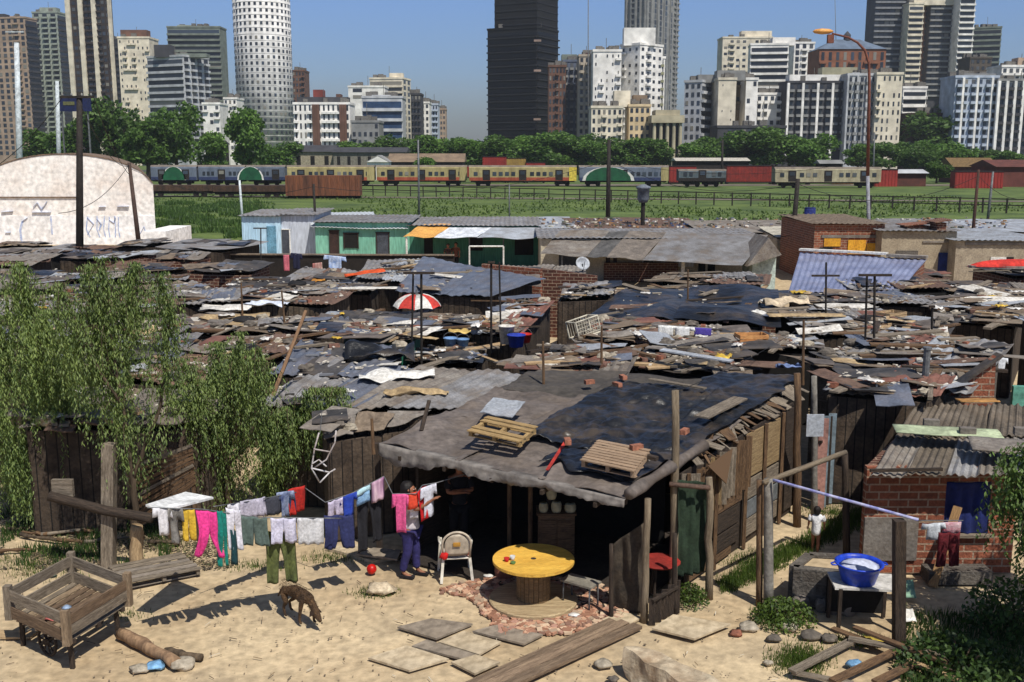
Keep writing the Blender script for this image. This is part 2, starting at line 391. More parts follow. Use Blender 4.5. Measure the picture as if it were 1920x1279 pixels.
def bldg(label,l,c,r,top,Y,th,wall,Ls=None,Rs=None,base=0,side=14,pent=(),name='apartment_building',zb=300,cat='building'):
    th=R(th); z1=ztop(top,Y); C=V((mx(c)*Y,Y,0)); u1=V((-math.cos(th),math.sin(th),0)); u2=V((math.sin(th),math.cos(th),0))
    a=(C.x-mx(l)*Y)/(math.cos(th)+mx(l)*math.sin(th)) if c>l else side
    dn=math.sin(th)-mx(r)*math.cos(th); b=(mx(r)*Y-C.x)/dn if (r>c and abs(dn)>.02) else side
    if b<=0 or b>80: b=side
    root=thing(name,label,cat,C)
    m=MB(); m.prism([C,C+u2*b,C+u2*b+u1*a,C+u1*a][::-1],(0,0,z1)); m.build('wall',wall,root)
    m=MB(); q=[C-(u1+u2)*.25,C+u2*(b+.25)-u1*.25,C+u2*(b+.25)+u1*(a+.25),C+u1*(a+.25)-u2*.25]; m.prism([p+V((0,0,z1)) for p in q][::-1],(0,0,.9)); m.build('roof',wall,root)
    z0=max(0,ztop(zb,Y))
    if c>l: facade(root,C+u1*a,-u1,a,z0,z1,Ls,wall)
    if r>c: facade(root,C,u2,b,z0,z1,Rs,wall)
    for (pl,pr,pt,pm) in pent:   # roof boxes
        x0=mx(pl)*(Y+3);x1=mx(pr)*(Y+3); zt=ztop(pt,Y+3); pk=pent.index((pl,pr,pt,pm)); m=MB(); m.box(((x0+x1)/2,Y+6+.7*pk,(z1+zt)/2),(x1-x0,6,zt-z1)); m.build('penthouse',pm or wall,root)
    for i in range(6):
        t=rnd(.08,.92); s=rnd(.15,.6); p=C+u1*a*t+u2*b*s; m=MB(); m.box(p+V((0,0,z1+1.7)),(rnd(1.5,3),rnd(1.5,3),rnd(1.,2.6))); m.build('roof_box',M('plant_grey',(120,116,110)),root)
    m=MB(); m.tube([C+u1*a*.5+u2*b*.4+V((0,0,z1)),C+u1*a*.5+u2*b*.4+V((0,0,z1+rnd(4,8)))],.12,5); m.build('antenna',MC['plant_grey'],root)
    return root
def wm(n,c,c2=None): return M('facade_'+n,c,c2 or tuple(x*.92 for x in c),'noise',.08,.85,.05,.3,0,.04)
beige=wm('beige',(168,146,126)); pgreen=wm('pale_green',(150,158,146)); brownd=wm('dark_brown',(58,48,44)); cream=wm('cream',(222,212,190)); wht=wm('white',(238,235,228)); wgrey=wm('grey_white',(186,188,190))
gry=wm('grey',(136,136,134)); blk=wm('black',(17,18,22),(13,14,17)); brn=wm('brown',(108,78,64)); dgry=wm('dark_grey',(64,64,68)); pblue=wm('pale_blue',(178,188,202)); ggrey=wm('green_grey',(120,128,118))
blkg=M('black_glass',(10,13,20),None,'noise',.2,.5,0,3,0,.3); blug=M('blue_glass',(52,74,104),(34,50,76),'noise',.3,.25,0,3,0,.2)
bldg('beige ribbed tower block at far left edge with rows of small windows',-60,66,88,34,600,12,beige,('grid',11,{'ww':.5,'wh':.62}),('bands',1,{'bm':dgry,'wh':.7}),pent=((10,30,26,dgry),(38,58,30,None)))
bldg('pale green slab tower with dark right flank behind the beige ribbed tower',80,126,146,24,660,6,pgreen,('balc',3,{'ww':.55}),('bands',1,{'bm':dgry}),pent=((95,125,14,None),))
bldg('dark brown skyscraper with cream vertical stripes cut off by the top of the photo',146,214,228,-60,560,10,brownd,('grid',9,{'ww':.7,'wh':.5,'ribs':(.02,.36,.72),'rm':cream,'rw':2.4}),('grid',2,{'ribs':(.5,),'rm':cream,'rw':2.4}))
bldg('narrow dark block squeezed between the striped skyscraper and the cream block',216,240,240,76,600,0,dgry,('bands',1,{'bm':dgry}))
bldg('plain cream apartment block with brown roof house left of the stepped grey tower',234,292,292,72,540,0,cream,('grid',7,{'ww':.28,'wh':.4,'skip':.45}),pent=((240,288,56,brn),))
bldg('tall grey green tower under construction with open floors and netting',326,423,423,52,620,0,ggrey,('bands',4,{'bm':ggrey,'wh':.6}),pent=((345,378,47,pgreen),))
bldg('stepped white tower with dark window bands in front of the unfinished tower',286,352,400,106,500,25,wgrey,('bands',1,{'wh':.62}),('balc',4,{'wh':.6,'ww':.6}),pent=((300,330,84,dgry),(340,395,100,ggrey)))
bldg('plain white side block below the unfinished tower behind the trees',384,416,416,196,470,0,wht,('grid',3,{'skip':.5}))
# round tower
def round_tower():
    Y=570; x=mx(501.5)*Y; r=mx(553)*Y-x; z1=ztop(-60,Y); root=thing('round_tower','white cylindrical skyscraper dotted with small dark windows','building',(x,Y,0))
    m=MB(); m.lathe((x,Y,0),[(r,0),(r,z1)],64); m.build('wall',wm('tower_white',(218,216,212)),root,True)
    n=32; fl=3.2; cnt=0; rest=MB(); zt=ztop(4,Y); d_=wbox('rt',(1.25,.3,1.5),glass)
    for k in range(28):
        z=zt-k*fl
        if z<ztop(285,Y): break
        for c in range(n):
            a=2*math.pi*c/n; p=V((x+math.cos(a)*r,Y+math.sin(a)*r,z))
            if p.y>Y+2: continue
            if cnt<100: putpart('window',d_,root,p,a+math.pi/2)
            else: rest.box(p,(1.25,.3,1.5),a+math.pi/2)
            cnt+=1
    T(rest.build('window_rows',glass,root),kind='stuff')
    m=MB()
    for k in range(28): m.lathe((x,Y,zt-k*fl-1.6),[(r+.06,-.12),(r+.06,.12)],64)
    m.build('floor_joint',wm('joint',(190,188,184)),root)
round_tower()
bldg('small dark brown block right behind the round tower',553,576,576,134,620,0,brn,('grid',4,{}))
bldg('ornate white building with brick piers and red chimneys right of the round tower',553,658,658,196,430,0,wht,('grid',12,{'ww':.36,'wh':.6,'ribs':(.36,.4,.44,.84,.88,.92),'rm':brn,'rw':1.,'fl':3.6}),pent=((560,655,182,dgry),(590,608,168,wm('red',(130,64,56))),(632,640,176,brn)))
bldg('blank white wall block left of the cream banded tower',656,724,724,164,520,0,wht,('grid',2,{'skip':.6}))
bldg('cream banded tower with pale top box above the blue terraced block',696,757,772,148,560,10,cream,('bands',1,{'bm':cream,'wh':.6}),('grid',2,{'wh':.6}),pent=((733,758,137,cream),(697,722,145,wgrey)))
bldg('blue glass terraced office block with pale horizontal bands',681,756,756,184,450,0,wgrey,('bands',1,{'glass':blug,'wh':.62,'fl':4.2,'bm':wgrey,'slab':.28}),pent=((690,740,178,None),))
bldg('low plain grey block in front of the blue terraced office',660,712,712,230,420,0,gry,('grid',5,{'skip':.5}))
bldg('dark narrow block right of the cream banded tower',772,791,791,178,520,0,dgry,('balc',3,{}))
bldg('white narrow block leading the receding street row',790,806,806,194,540,0,wht,('grid',2,{}))
bldg('blue grey narrow block second in the receding street row',806,822,822,197,580,0,pblue,('grid',3,{}))
bldg('beige narrow block at the far end of the receding street row',820,836,836,206,640,0,beige,('grid',3,{}))
# black tower
rt=bldg('tall black glass skyscraper with notched left edge in the centre',915,1006,1045,52,480,28,blk,('bands',1,{'glass':blkg,'bm':wm('black2',(28,30,36)),'slab':.18}),('bands',1,{'glass':blkg,'bm':wm('black2',(28,30,36)),'slab':.18}),name='black_tower')
m=MB(); Y=484; z1=ztop(-60,Y); z0=ztop(52,480)
C=V((mx(1006)*Y,Y,z0)); th=R(28); u1=V((-math.cos(th),math.sin(th),0)); u2=V((math.sin(th),math.cos(th),0))
a_=(C.x-mx(928)*Y)/(math.cos(th)+mx(928)*math.sin(th)); b_=(mx(1044)*Y-C.x)/(math.sin(th)-mx(1044)*math.cos(th))
m.prism([C,C+u2*b_,C+u2*b_+u1*a_,C+u1*a_][::-1],(0,0,z1-z0)); m.build('upper_tower',blk,rt)
for k in range(16):
    m=MB(); z=z0+2+k*3.1; 
    if z>z1-1: break
    p=C.copy(); p.z=z; m.prism([p-u2*.2-u1*.2,p+u2*b_-u1*.2,p+u2*b_,p,p+u1*a_,p+u1*a_-u2*.2][::-1],(0,0,.6)); m.build('floor_band',MC['facade_black2'],rt)
m=MB(); z=ztop(75,478); 
for py in (77,133,224): m.box(V((mx(1007)*476,476.5,ztop(py,478))),(3.2,.8,.9))
m.build('light_panel',wm('panel',(150,128,116)),rt)
bldg('brown brick block tucked against the black tower',1028,1060,1060,126,440,0,brn,('grid',5,{'wh':.55}))
bldg('blue grey glass fronted block with pale top',1055,1086,1086,116,450,0,wm('bluegrey',(92,100,116)),('balc',3,{'bm':gry}),pent=((1052,1080,102,ggrey),))
bldg('beige balconied block left of the blank white slab',1084,1114,1114,106,430,0,wm('sand',(176,164,148)),('balc',3,{}),pent=((1096,1112,99,wm('maroon',(70,40,42))),))
bldg('white slab block with slit windows left of the tall white tower',1110,1162,1162,97,420,0,wht,('grid',5,{'ww':.22,'wh':.35,'skip':.3}),pent=((1118,1150,94,None),))
bldg('tall white stepped tower with grey left flank',1160,1196,1238,84,430,48,wht,('grid',3,{'ww':.3,'skip':.25,'wh':.4}),('grid',4,{'ww':.4,'wh':.4}),pent=((1166,1224,52,wht),(1172,1215,66,cream)))
bldg('green balconied wing of the tall white tower',1218,1243,1243,110,440,0,wht,('balc',2,{'bm':wm('olive',(140,140,110))}))
bldg('slim tall grey tower rising behind the white stepped tower',1166,1208,1266,-60,800,35,gry,('grid',4,{'ww':.35,'wh':.8,'fl':4,'ribs':(.1,.3,.5,.7,.9),'rw':1}),('grid',6,{'ww':.35,'wh':.8,'fl':4,'ribs':(.1,.3,.5,.7,.9),'rw':1}))
bldg('low cream block with four rows of grey windows under the white slab',1108,1166,1166,203,385,0,cream,('grid',6,{'wh':.5}))
bldg('cream corner block with yellowish window surrounds beside the low cream block',1178,1218,1218,200,390,0,wm('buff',(212,190,152)),('grid',4,{'wh':.5}),pent=((1150,1180,170,cream),(1186,1212,178,wm('tan',(140,120,98)))))
def classical():
    Y=380; x0=mx(1222)*Y; x1=mx(1278)*Y; zt=ztop(206,Y); root=thing('columned_building','classical cream building with tall columns left of the lower white block','building',((x0+x1)/2,Y,0))
    m=MB(); m.box(((x0+x1)/2,Y+6,zt*.4),(x1-x0,10,zt*.8)); m.build('wall',dgry,root)
    m=MB(); m.box(((x0+x1)/2,Y+4,zt*.85),(x1-x0+1,11,zt*.12)); m.box(((x0+x1)/2,Y+4,zt*.955),(x1-x0-2,9,zt*.085)); m.build('entablature',wm('stone',(176,166,140)),root)
    for i in range(5):
        x=x0+.7+(x1-x0-1.4)*i/4; m=MB(); m.lathe((x,Y-.3,0),[(.75,0),(.6,zt*.78),(.9,zt*.79)],10); m.build('column',MC['facade_stone'],root)
classical()
bldg('white grey stepped block with dark windows right of the columned building',1280,1312,1345,154,400,30,wgrey,('grid',3,{}),('bands',1,{'wh':.5}),pent=((1305,1340,140,gry),))
bldg('cream windowless flank wall block',1343,1376,1376,150,395,0,cream,('grid',2,{'ww':.1,'wh':.2,'skip':.5}),pent=((1340,1392,132,gry),))
bldg('tan block with brown lower wall between two cream walls',1374,1398,1398,148,410,0,wm('tan2',(150,134,110)),('balc',2,{'skip':.4}))
bldg('small white wall block right of the tan block',1394,1416,1416,150,400,0,wht,('grid',2,{'skip':.7}))
bldg('cream modern tower with slot windows left of the white banded tower',1348,1440,1440,72,560,0,cream,('grid',8,{'ww':.5,'wh':.4,'skip':.3}),pent=((1382,1438,58,cream),))
bldg('white tower with black window bands right of the cream modern tower',1400,1470,1484,84,500,8,wht,('bands',1,{'wh':.6,'slab':.3}),('grid',1,{'skip':.5}),pent=((1440,1482,70,wht),))
bldg('white end tower with three window columns beside the black banded one',1480,1518,1518,82,520,0,wht,('grid',3,{'wh':.7,'ww':.5}))
bldg('low white balconied block under the banded tower',1414,1474,1474,178,420,0,wht,('balc',5,{'skip':.3}))
bldg('flat dark roofed low building above the tree row',1344,1472,1472,240,372,0,dgry,('grid',14,{'skip':.4}))
def hip():
    Y=470; x0=mx(1527)*Y;x1=mx(1650)*Y; ze=ztop(92,Y); zr=ztop(70,Y); root=thing('brick_building','brown brick building with blue grey hipped roof and row of windows','building',((x0+x1)/2,Y,0))
    w_=wm('brownbrick',(138,90,66)); m=MB(); m.box(((x0+x1)/2,Y+9,ze/2),(x1-x0,18,ze)); m.build('wall',w_,root)
    m=MB(); a=V((x0-.5,Y-.5,ze));b=V((x1+.5,Y-.5,ze));c=V((x1+.5,Y+18.5,ze));d=V((x0-.5,Y+18.5,ze)); e=V((x0+9,Y+9,zr)); f=V((x1-9,Y+9,zr))
    m.add([a,b,c,d,e,f],[(0,1,5,4),(1,2,5),(2,3,4,5),(3,0,4),(0,3,2,1)]); m.build('roof',wm('slate',(96,110,128)),root)
    facade(root,V((x0,Y,0)),V((1,0,0)),x1-x0,ztop(150,Y),ze-2,('grid',9,{'ww':.4,'wh':.8,'fl':4.2}),w_)
    m=MB(); m.lathe(((x0+x1)/2,Y+9,zr-.5),[(1.6,0),(1.6,2.4),(.2,4)],10); m.build('cupola',dgry,root)
hip()
bldg('long apartment slab with dark balcony columns and white dividers',1472,1582,1582,156,410,0,dgry,('balc',8,{'bm':gry,'ribs':(0,.25,.5,.75,1),'rm':wht,'rw':.9}),pent=((1474,1580,140,wht),(1535,1600,126,wm('khaki',(150,146,122)))))
bldg('grey mid section of the long apartment slab with narrow piers',1582,1636,1636,142,405,0,wgrey,('balc',5,{'bm':gry,'ribs':(.0,.33,.66),'rw':.7}),pent=((1590,1630,136,None),))
bldg('cream end section of the long apartment slab with stained wall',1636,1684,1684,140,402,0,cream,('grid',5,{'ww':.3,'wh':.5,'skip':.25}))
bldg('giant dark glass tower with pale grid left of the cream stair column',1624,1690,1690,-50,600,0,wm('darkgrid',(70,74,84)),('balc',7,{'bm':wm('palegrid',(128,130,134)),'ww':.8}),zb=170)
bldg('cream balcony column in the middle of the giant tower',1687,1714,1714,8,590,0,cream,('bands',1,{'wh':.5}),pent=((1690,1790,-8,cream),),zb=170)
bldg('cream and red narrow shaft of the giant tower',1714,1728,1728,-10,600,0,wm('shaft',(150,110,90)),('grid',1,{'wh':.7}),zb=170)
bldg('dark windowed right wing of the giant tower',1726,1782,1782,-5,595,0,dgry,('balc',6,{'bm':gry,'ww':.8}),zb=190)
bldg('white balcony stack forming the right edge of the giant tower',1780,1808,1808,-50,585,0,wht,('bands',1,{'wh':.62,'slab':.3}),zb=170)
bldg('low block with curved white striped floors below the giant tower',1686,1730,1730,166,430,0,wht,('bands',1,{'wh':.5,'slab':.35}))
rt=bldg('dark brown low block with roof garden between the striped and the pale blue blocks',1700,1782,1782,216,410,0,wm('umber',(66,48,46)),('grid',10,{}))
bldg('grey green banded tower at right behind the pale blue block',1808,1860,1886,52,620,20,ggrey,('bands',1,{'wh':.6}),('grid',2,{'wh':.5}))
bldg('dark domed top block right of the giant tower',1806,1846,1846,110,520,0,wm('dk',(84,76,68)),('grid',4,{}))
bldg('white top floor block at the right edge above the columned pale block',1866,1960,1960,126,440,0,wht,('grid',8,{'skip':.3}),pent=((1895,1935,108,beige),))
bldg('pale blue apartment block with bay columns at right',1782,1862,1862,146,400,0,pblue,('balc',6,{'bm':pblue,'ribs':(.17,.5,.84),'rm':wht,'rw':.8}),pent=((1790,1856,138,gry),))
bldg('pale block with tall dark bays and white piers at the right edge',1862,1970,1970,152,398,0,gry,('balc',7,{'bm':dgry,'ribs':(0,.14,.28,.42,.56,.7,.85),'rm':wht,'rw':1.0}))
bldg('small white house behind the trees right of the unfinished tower',424,448,448,186,520,0,wht,('grid',3,{}),pent=((428,440,182,brn),))
# ================= FAR TREES =================
treem=leafm('tree_leaf',(44,72,26),(108,144,58),.4); barkm=M('bark',(92,78,62),(58,48,38),'streak',6,.9,.4)
TREES={}
def crown(blobs,n,s,seed):
    rr=random.Random(seed); m=MB()
    for i in range(n):
        bx,by,bz,br=blobs[rr.randrange(len(blobs))]
        while 1:
            v=V((rr.uniform(-1,1),rr.uniform(-1,1),rr.uniform(-1,1)))
            if .35<v.length<1: break
        v=v.normalized()*(.55+.45*rr.random()**.5) if rr.random()<.8 else v
        p=V((bx,by,bz))+v*br*rr.uniform(.85,1.12); a=V((rr.uniform(-1,1),rr.uniform(-1,1),rr.uniform(-1,1))).normalized(); b=a.cross(V((rr.uniform(-1,1),rr.uniform(-1,1),rr.uniform(-1,1)))).normalized()
        k=s*rr.uniform(.6,1.4); m.add([p-a*k,p+b*k*.6,p+a*k,p-b*k*.6],[(0,1,2,3)],[[(0,0)]*4])
    return m
def mktree(i,wide):
    rr=random.Random(i); root=thing('street_tree','x','tree'); bl=[]
    for k in range(16):
        a=rr.uniform(0,6.28); d=rr.uniform(.1,1)*wide; z=rr.uniform(.3,1.0); d*=math.sqrt(max(.1,1-((z-.6)/.55)**2)); bl.append((math.cos(a)*d,math.sin(a)*d,z*.82+.1,rr.uniform(.12,.22)))
    crown(bl,5200,.03,i).build('crown',treem,root)
    m=MB(); m.tube([(0,0,0),(.01,0,.25),(0,.01,.5)],[.035,.026,.018],7)
    for k in range(7):
        b=bl[k]; m.tube([(0,0,rr.uniform(.25,.45)),(b[0]*.6,b[1]*.6,b[2]*.75),(b[0],b[1],b[2])],[.016,.01,.004],5)
    m.build('trunk',barkm,root); return root
protos=[mktree(11,.34),mktree(12,.42),mktree(13,.38),mktree(14,.30)]
used=set()
def ftree(px,pytop,Y,k,label,group=None,wf=1.,leanz=0):
    o=protos[k] if k not in used else copy_tree(protos[k]); used.add(k)
    h=ztop(pytop,Y)/1.04; o.location=(mx(px)*Y,Y,0); o.rotation_euler=(0,0,rnd(0,6)); o.scale=(h*wf,h*wf,h); T(o,label,'tree',group); return o
for px,py,Y,k,lb,wf in [(215,172,262,1,'tall green tree behind the warehouse arch, tallest of the left clump',1.),(330,198,262,2,'broad dark tree between the warehouse and the round crowned tree',1.),(466,206,258,0,'dark round crowned tree in front of the white cylindrical tower',.95),
    (75,245,280,3,'low tree behind the white pole above the warehouse',1.5),(150,215,270,1,'dark tree behind the black utility pole',1.),(275,225,255,3,'bright green tree filling the gap in the left clump',1.3),(400,250,280,0,'small dark tree beside the round crowned tree',1.2),(530,262,300,1,'low shrubby tree below the round tower',1.6)]:
    ftree(px,py,Y,k,lb,None,wf)
row=[(650,262),(700,256),(745,254),(800,246),(850,252),(895,252),(940,250),(985,248),(1035,242),(1080,246),(1130,252),(1180,256),(1222,258),(1305,258),(1345,248),(1390,242),(1435,240),(1480,242),(1520,248),(1610,268),(1650,262),(1700,256),(1750,258),(1800,262),(1850,278),(1890,272),(1000,256),(870,262),(1100,262),(1415,256),(1720,268)]
marks=[(560,'the ornate white building with brick piers'),(720,'the blue glass terraced block'),(815,'the receding street row'),(960,'the black skyscraper'),(1070,'the brown block beside the black skyscraper'),(1140,'the white slab block'),(1200,'the cream corner block'),(1310,'the stepped block right of the columns'),(1400,'the flat dark roofed building'),(1500,'the balcony slab with white dividers'),(1660,'the cream end of the long slab'),(1750,'the dark brown block with roof garden'),(1840,'the pale blue block')]
TL=[]
for i,(px,py) in enumerate(row):
    mk=min(marks,key=lambda q:abs(q[0]-px)); d=px-mk[0]; side='straight in front of' if abs(d)<15 else ('left of centre before' if d<0 else 'right of centre before')
    tl_=f'street tree {side} {mk[1]}'; TL.append((px,ftree(px,py+rnd(0,9),rnd(318,345),i%4,tl_,'trees lining the avenue below the skyline',1.75)))
g_={}
for px,o in TL: g_.setdefault(o['label'],[]).append((px,o))
for k,v in g_.items():
    if len(v)>1:
        v.sort(key=lambda t:t[0])
        for (px,o),w_ in zip(v,('left ','right ') if len(v)==2 else ('leftmost ','middle ','rightmost ')): o['label']=w_+k
for i,(px,py,Y) in enumerate([(1760,300,235),(1725,215,413),(1755,200,413),(800,296,250)]):
    ftree(px,py,Y,(i+1)%4,['small green tree in front of the red railway sheds','left tree of the roof garden block','right tree of the roof garden block','small bush by the brown shed roof'][i],None,1.6)
# ================= RAILWAY =================
silver=M('train_silver',(108,116,130),(84,92,106),'streak',.6,.5,.05); tyel=M('train_yellow',(172,160,112),(138,124,84),'streak',.6,.6,.05,dirt=.2); tred=M('train_red',(170,84,58),(132,62,44),'streak',.6,.6,.05)
troof=M('train_roof',(124,114,102),(90,80,72),'noise',.8,.8,.1); tdark=M('train_under',(44,38,36),None,'noise',2,.9,.1); tgreen=M('logo_green',(28,88,56),(20,66,44),'noise',1,.6,.05); tnavy=M('train_navy',(52,62,96),(40,48,78),'noise',1,.6,.05)
tcream=M('train_cream',(172,164,136),(140,130,108),'streak',.8,.7,.05,dirt=.3)
def coach(pl,pr,Y,body,lower,label,logo=(),h=3.9,wins=12,doors=2,end=None,rm=None,z=.35):
    x0=mx(pl)*Y;x1=mx(pr)*Y;L=x1-x0; cx=(x0+x1)/2; root=thing('train_coach',label,'train coach',(cx,Y,0))
    m=MB(); m.prism([(x0+.2,Y-1.5,z+.9),(x0+.2,Y-1.5,z+h-.45),(x0+.2,Y-1.1,z+h-.12),(x0+.2,Y+1.1,z+h-.12),(x0+.2,Y+1.5,z+h-.45),(x0+.2,Y+1.5,z+.9)],(L-.4,0,0)); m.build('body',body,root)
    m=MB(); m.prism([(x0+.1,Y-1.35,z+h-.3),(x0+.1,Y-.9,z+h+.02),(x0+.1,Y+.9,z+h+.02),(x0+.1,Y+1.35,z+h-.3)],(L-.2,0,0)); m.build('roof',rm or troof,root)
    m=MB(); m.box((cx,Y-1.53,z+1.2),(L-.5,.08,.65)); m.build('lower_band',lower,root)
    m=MB(); m.box((cx,Y,z+.75),(L-1,2.4,.35)); m.build('underframe',tdark,root)
    for sx_ in(-1,1):
        m=MB(); X=cx+sx_*(L/2-3); m.box((X,Y,z+.35),(3.,2.3,.4))
        bo=m.build('bogie',tdark,root)
        for q in(-1,1):
            m=MB(); m.lathe((X+q*1.0,Y-.9,z+.15),[(.45,-.07),(.45,.07)],12,Matrix.Rotation(R(90),3,'X')); m.build('wheel',tdark,bo)
    dp=[x0+L*(k+.5)/doors for k in range(doors)]
    for d in dp:
        m=MB(); m.box((d,Y-1.5,z+2.),(1.5,.16,2.1)); do=m.build('door',tdark,root); m=MB(); m.box((d,Y-1.6,z+2.45),(1.,.04,.7)); m.build('pane',glass,do)
    for k in range(wins):
        X=x0+.9+(L-1.8)*(k+.5)/wins
        if any(abs(X-d)<1.3 for d in dp) or any(abs(X-lx)<ls for lx,ls in [(x0+L*a,b) for a,b in logo]): continue
        m=MB(); m.box((X,Y-1.53,z+2.25),((L-1.8)/wins*.62,.08,.75)); m.build('window',glass,root)
    for a,b in logo:
        X=x0+L*a; pts=[(X+b*math.cos(t)*1.0,Y-1.54,z+.9+2.7*math.sin(t)) for t in [math.pi*i/10 for i in range(11)]]
        m=MB(); m.prism([(X+b*1.14*math.cos(t),Y-1.53,z+.9+2.75*math.sin(t)) for t in [math.pi*i/10 for i in range(11)]],(0,-.05,0)); m.build('logo_rim',white,root)
        m=MB(); m.prism([(p[0],p[1]-.05,p[2]) for p in pts],(0,-.05,0)); m.build('logo',tgreen,root)
    if end:
        m=MB(); m.box((x1-.9,Y-1.56,z+2.2),(1.5,.1,2.7)); m.build('cab_panel',end,root)
    return root
Y=219
coach(283,372,Y,silver,tnavy,'silver blue coach with green arch emblem at the left end of the train',logo=((.5,2.2),),wins=9)
coach(372,462,Y,silver,tnavy,'plain silver blue coach second from the left end of the train',wins=9,doors=1)
coach(437+25,537,Y,silver,tnavy,'silver blue coach with green arch emblem coupled before the yellow coaches',logo=((.12,2.4),),wins=8)
Y=217
coach(538,704,Y,tyel,tred,'yellow coach partly hidden behind the rusty wagon',wins=14,doors=3,end=tyel)
coach(705,877,Y,tyel,tred,'middle yellow coach with red lower band',wins=14,doors=3,end=tyel)
coach(878,1082,Y-2,tyel,tred,'right yellow coach with bright cab end by the navy coach',wins=16,doors=3,end=M('cab_yellow',(222,198,80)))
coach(1084,1254,Y-3,silver,tnavy,'navy and grey coach with large green arch emblem in the middle',logo=((.33,4.6),),wins=14,doors=1,end=tyel)
coach(1270,1362,Y-6,M('coach_grey',(96,108,116),(70,82,88),'streak',.8,.7,.05,dirt=.3),tdark,'short dull grey coach standing on its own',wins=7,doors=1,h=3.2)
coach(1450,1652,Y-12,tcream,tcream,'faded cream and grey coach behind the lamp post',wins=15,doors=3,h=3.7)
rr_=M('rolling_red',(150,50,40),(108,42,36),'noise',.8,.7,.1); rbr=M('rolling_brown',(104,60,50),(76,46,40),'noise',.8,.8,.1)
def container(pl,pr,pt,Y,h,mat,label,z=None,cat='container',name='container'):
    x0=mx(pl)*Y;x1=mx(pr)*Y; zt=ztop(pt,Y); root=thing(name,label,cat,((x0+x1)/2,Y,0))
    m=MB(); n=max(4,int((x1-x0)/.6)); m.box(((x0+x1)/2,Y,zt-h/2),(x1-x0,2.4,h))
    for i in range(n): m.box((x0+(x1-x0)*(i+.5)/n,Y-1.22,zt-h/2),((x1-x0)/n*.45,.1,h*.88))
    m.build('body',mat,root)
    m=MB(); m.box(((x0+x1)/2,Y,zt+.05),(x1-x0+.1,2.6,.14)); m.build('top_rail',tdark,root)
    if zt-h>.3:
        m=MB(); 
        for X in (x0+.3,x1-.3): m.box((X,Y,(zt-h)/2),(.4,2.2,zt-h))
        m.box(((x0+x1)/2,Y,zt-h-.15),(x1-x0,2.3,.3)); m.build('support',tdark,root)
cr_=M('container_red',(150,48,40),(126,42,36),'noise',.6,.6,.1); cy_=M('container_yellow',(158,130,66),(126,100,54),'noise',.6,.6,.1)
for a in [(905,950,294,240,2.6,cr_,'bright red container standing left of the yellow container'),(950,986,297,240,2.6,cy_,'mustard yellow container beside the bright red one'),(986,1022,305,238,2.6,cr_,'low red container right of the yellow container'),(820,905,311,238,2.4,cr_,'long low red container behind the yellow coaches'),
 (1255,1305,312,232,3.4,cr_,'red container behind the short grey coach'),(1362,1450,311,232,3.4,rr_,'long orange red wagon behind the gap right of the grey coach'),(1452,1520,313,225,3.2,rbr,'brown wagon roof behind the cream coach, left half'),(1560,1600,316,225,3.2,rr_,'orange wagon end behind the cream coach'),
 (1640,1682,318,215,3.6,cr_,'red locomotive body right of the cream coach'),(1790,1880,322,205,3.2,cr_,'bright red wagon left of the brown end shed')]: container(*a)
def shed(pl,pr,ph,pt,Y,dep,wallm,roofm,label,name='railway_shed',gable=False,ndoor=0):
    x0=mx(pl)*Y;x1=mx(pr)*Y; zh=ztop(ph,Y); ze=ztop(pt,Y); root=thing(name,label,'shed',((x0+x1)/2,Y,0))
    m=MB(); m.box(((x0+x1)/2,Y+dep/2,ze/2),(x1-x0,dep,ze)); m.build('wall',wallm,root); m=MB()
    if gable:
        c=(x0+x1)/2; m.prism([(x0-.3,Y-.4,ze),(c,Y-.4,zh),(x1+.3,Y-.4,ze)],(0,dep+.8,0)); m.build('roof',roofm,root)
        m=MB(); m.prism([(x0,Y-.45,ze),(c,Y-.45,zh-.3),(x1,Y-.45,ze)],(0,.04,0)); m.build('gable',wallm,root)
    else:
        m.add([(x0-.4,Y-.6,ze-.1),(x1+.4,Y-.6,ze-.1),(x1+.4,Y+dep/2,zh),(x0-.4,Y+dep/2,zh),(x0-.4,Y+dep+.6,ze-.1),(x1+.4,Y+dep+.6,ze-.1)],[(0,1,2,3),(3,2,5,4),(0,3,4),(1,5,2),(0,4,5,1)]); m.build('roof',roofm,root)
    for k in range(ndoor):
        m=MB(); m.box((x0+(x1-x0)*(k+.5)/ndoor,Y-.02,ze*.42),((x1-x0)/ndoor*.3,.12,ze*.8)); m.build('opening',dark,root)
shed(520,625,272,284,300,12,M('shed_pale',(176,166,142)),dgry,'long pale railway shed with dark roof under the ornate building',ndoor=4)
shed(625,760,276,285,296,12,M('shed_mixed',(128,124,112)),dgry,'dark roofed open shed with pale panels behind the white gable',ndoor=7)
shed(688,728,291,304,262,8,wht,gry,'small white gabled hut behind the yellow coaches','railway_hut',True)
shed(728,868,288,303,268,12,M('shed_dark',(70,62,58)),M('shed_roof',(140,120,98),(110,94,78),'noise',.5,.9,.1),'brown roofed goods shed beside the white gabled hut')
shed(283,312,282,293,270,6,wht,wht,'small white roofed hut behind the warehouse edge','railway_hut')
shed(1270,1405,296,301,262,8,tdark,M('canopy_white',(196,190,176)),'flat pale station canopy under the trees right of the columned building','station_canopy')
shed(1540,1580,300,306,240,4,tdark,gry,'small grey signal gantry box behind the cream coach','signal_box')
shed(1682,1740,318,324,215,6,rbr,wgrey,'low brown shed with white roof edge right of the red locomotive')
shed(1872,1990,300,312,212,12,M('end_shed',(112,62,54),(86,50,44),'noise',.6,.9,.1),rbr,'brown red gabled shed at the right edge')
shed(1790,1870,296,312,240,8,rbr,M('shed_ochre',(122,98,62)),'ochre roofed shed behind the bright red wagon')
shed(385,415,264,270,300,8,tdark,dgry,'dark hut below the white side block')
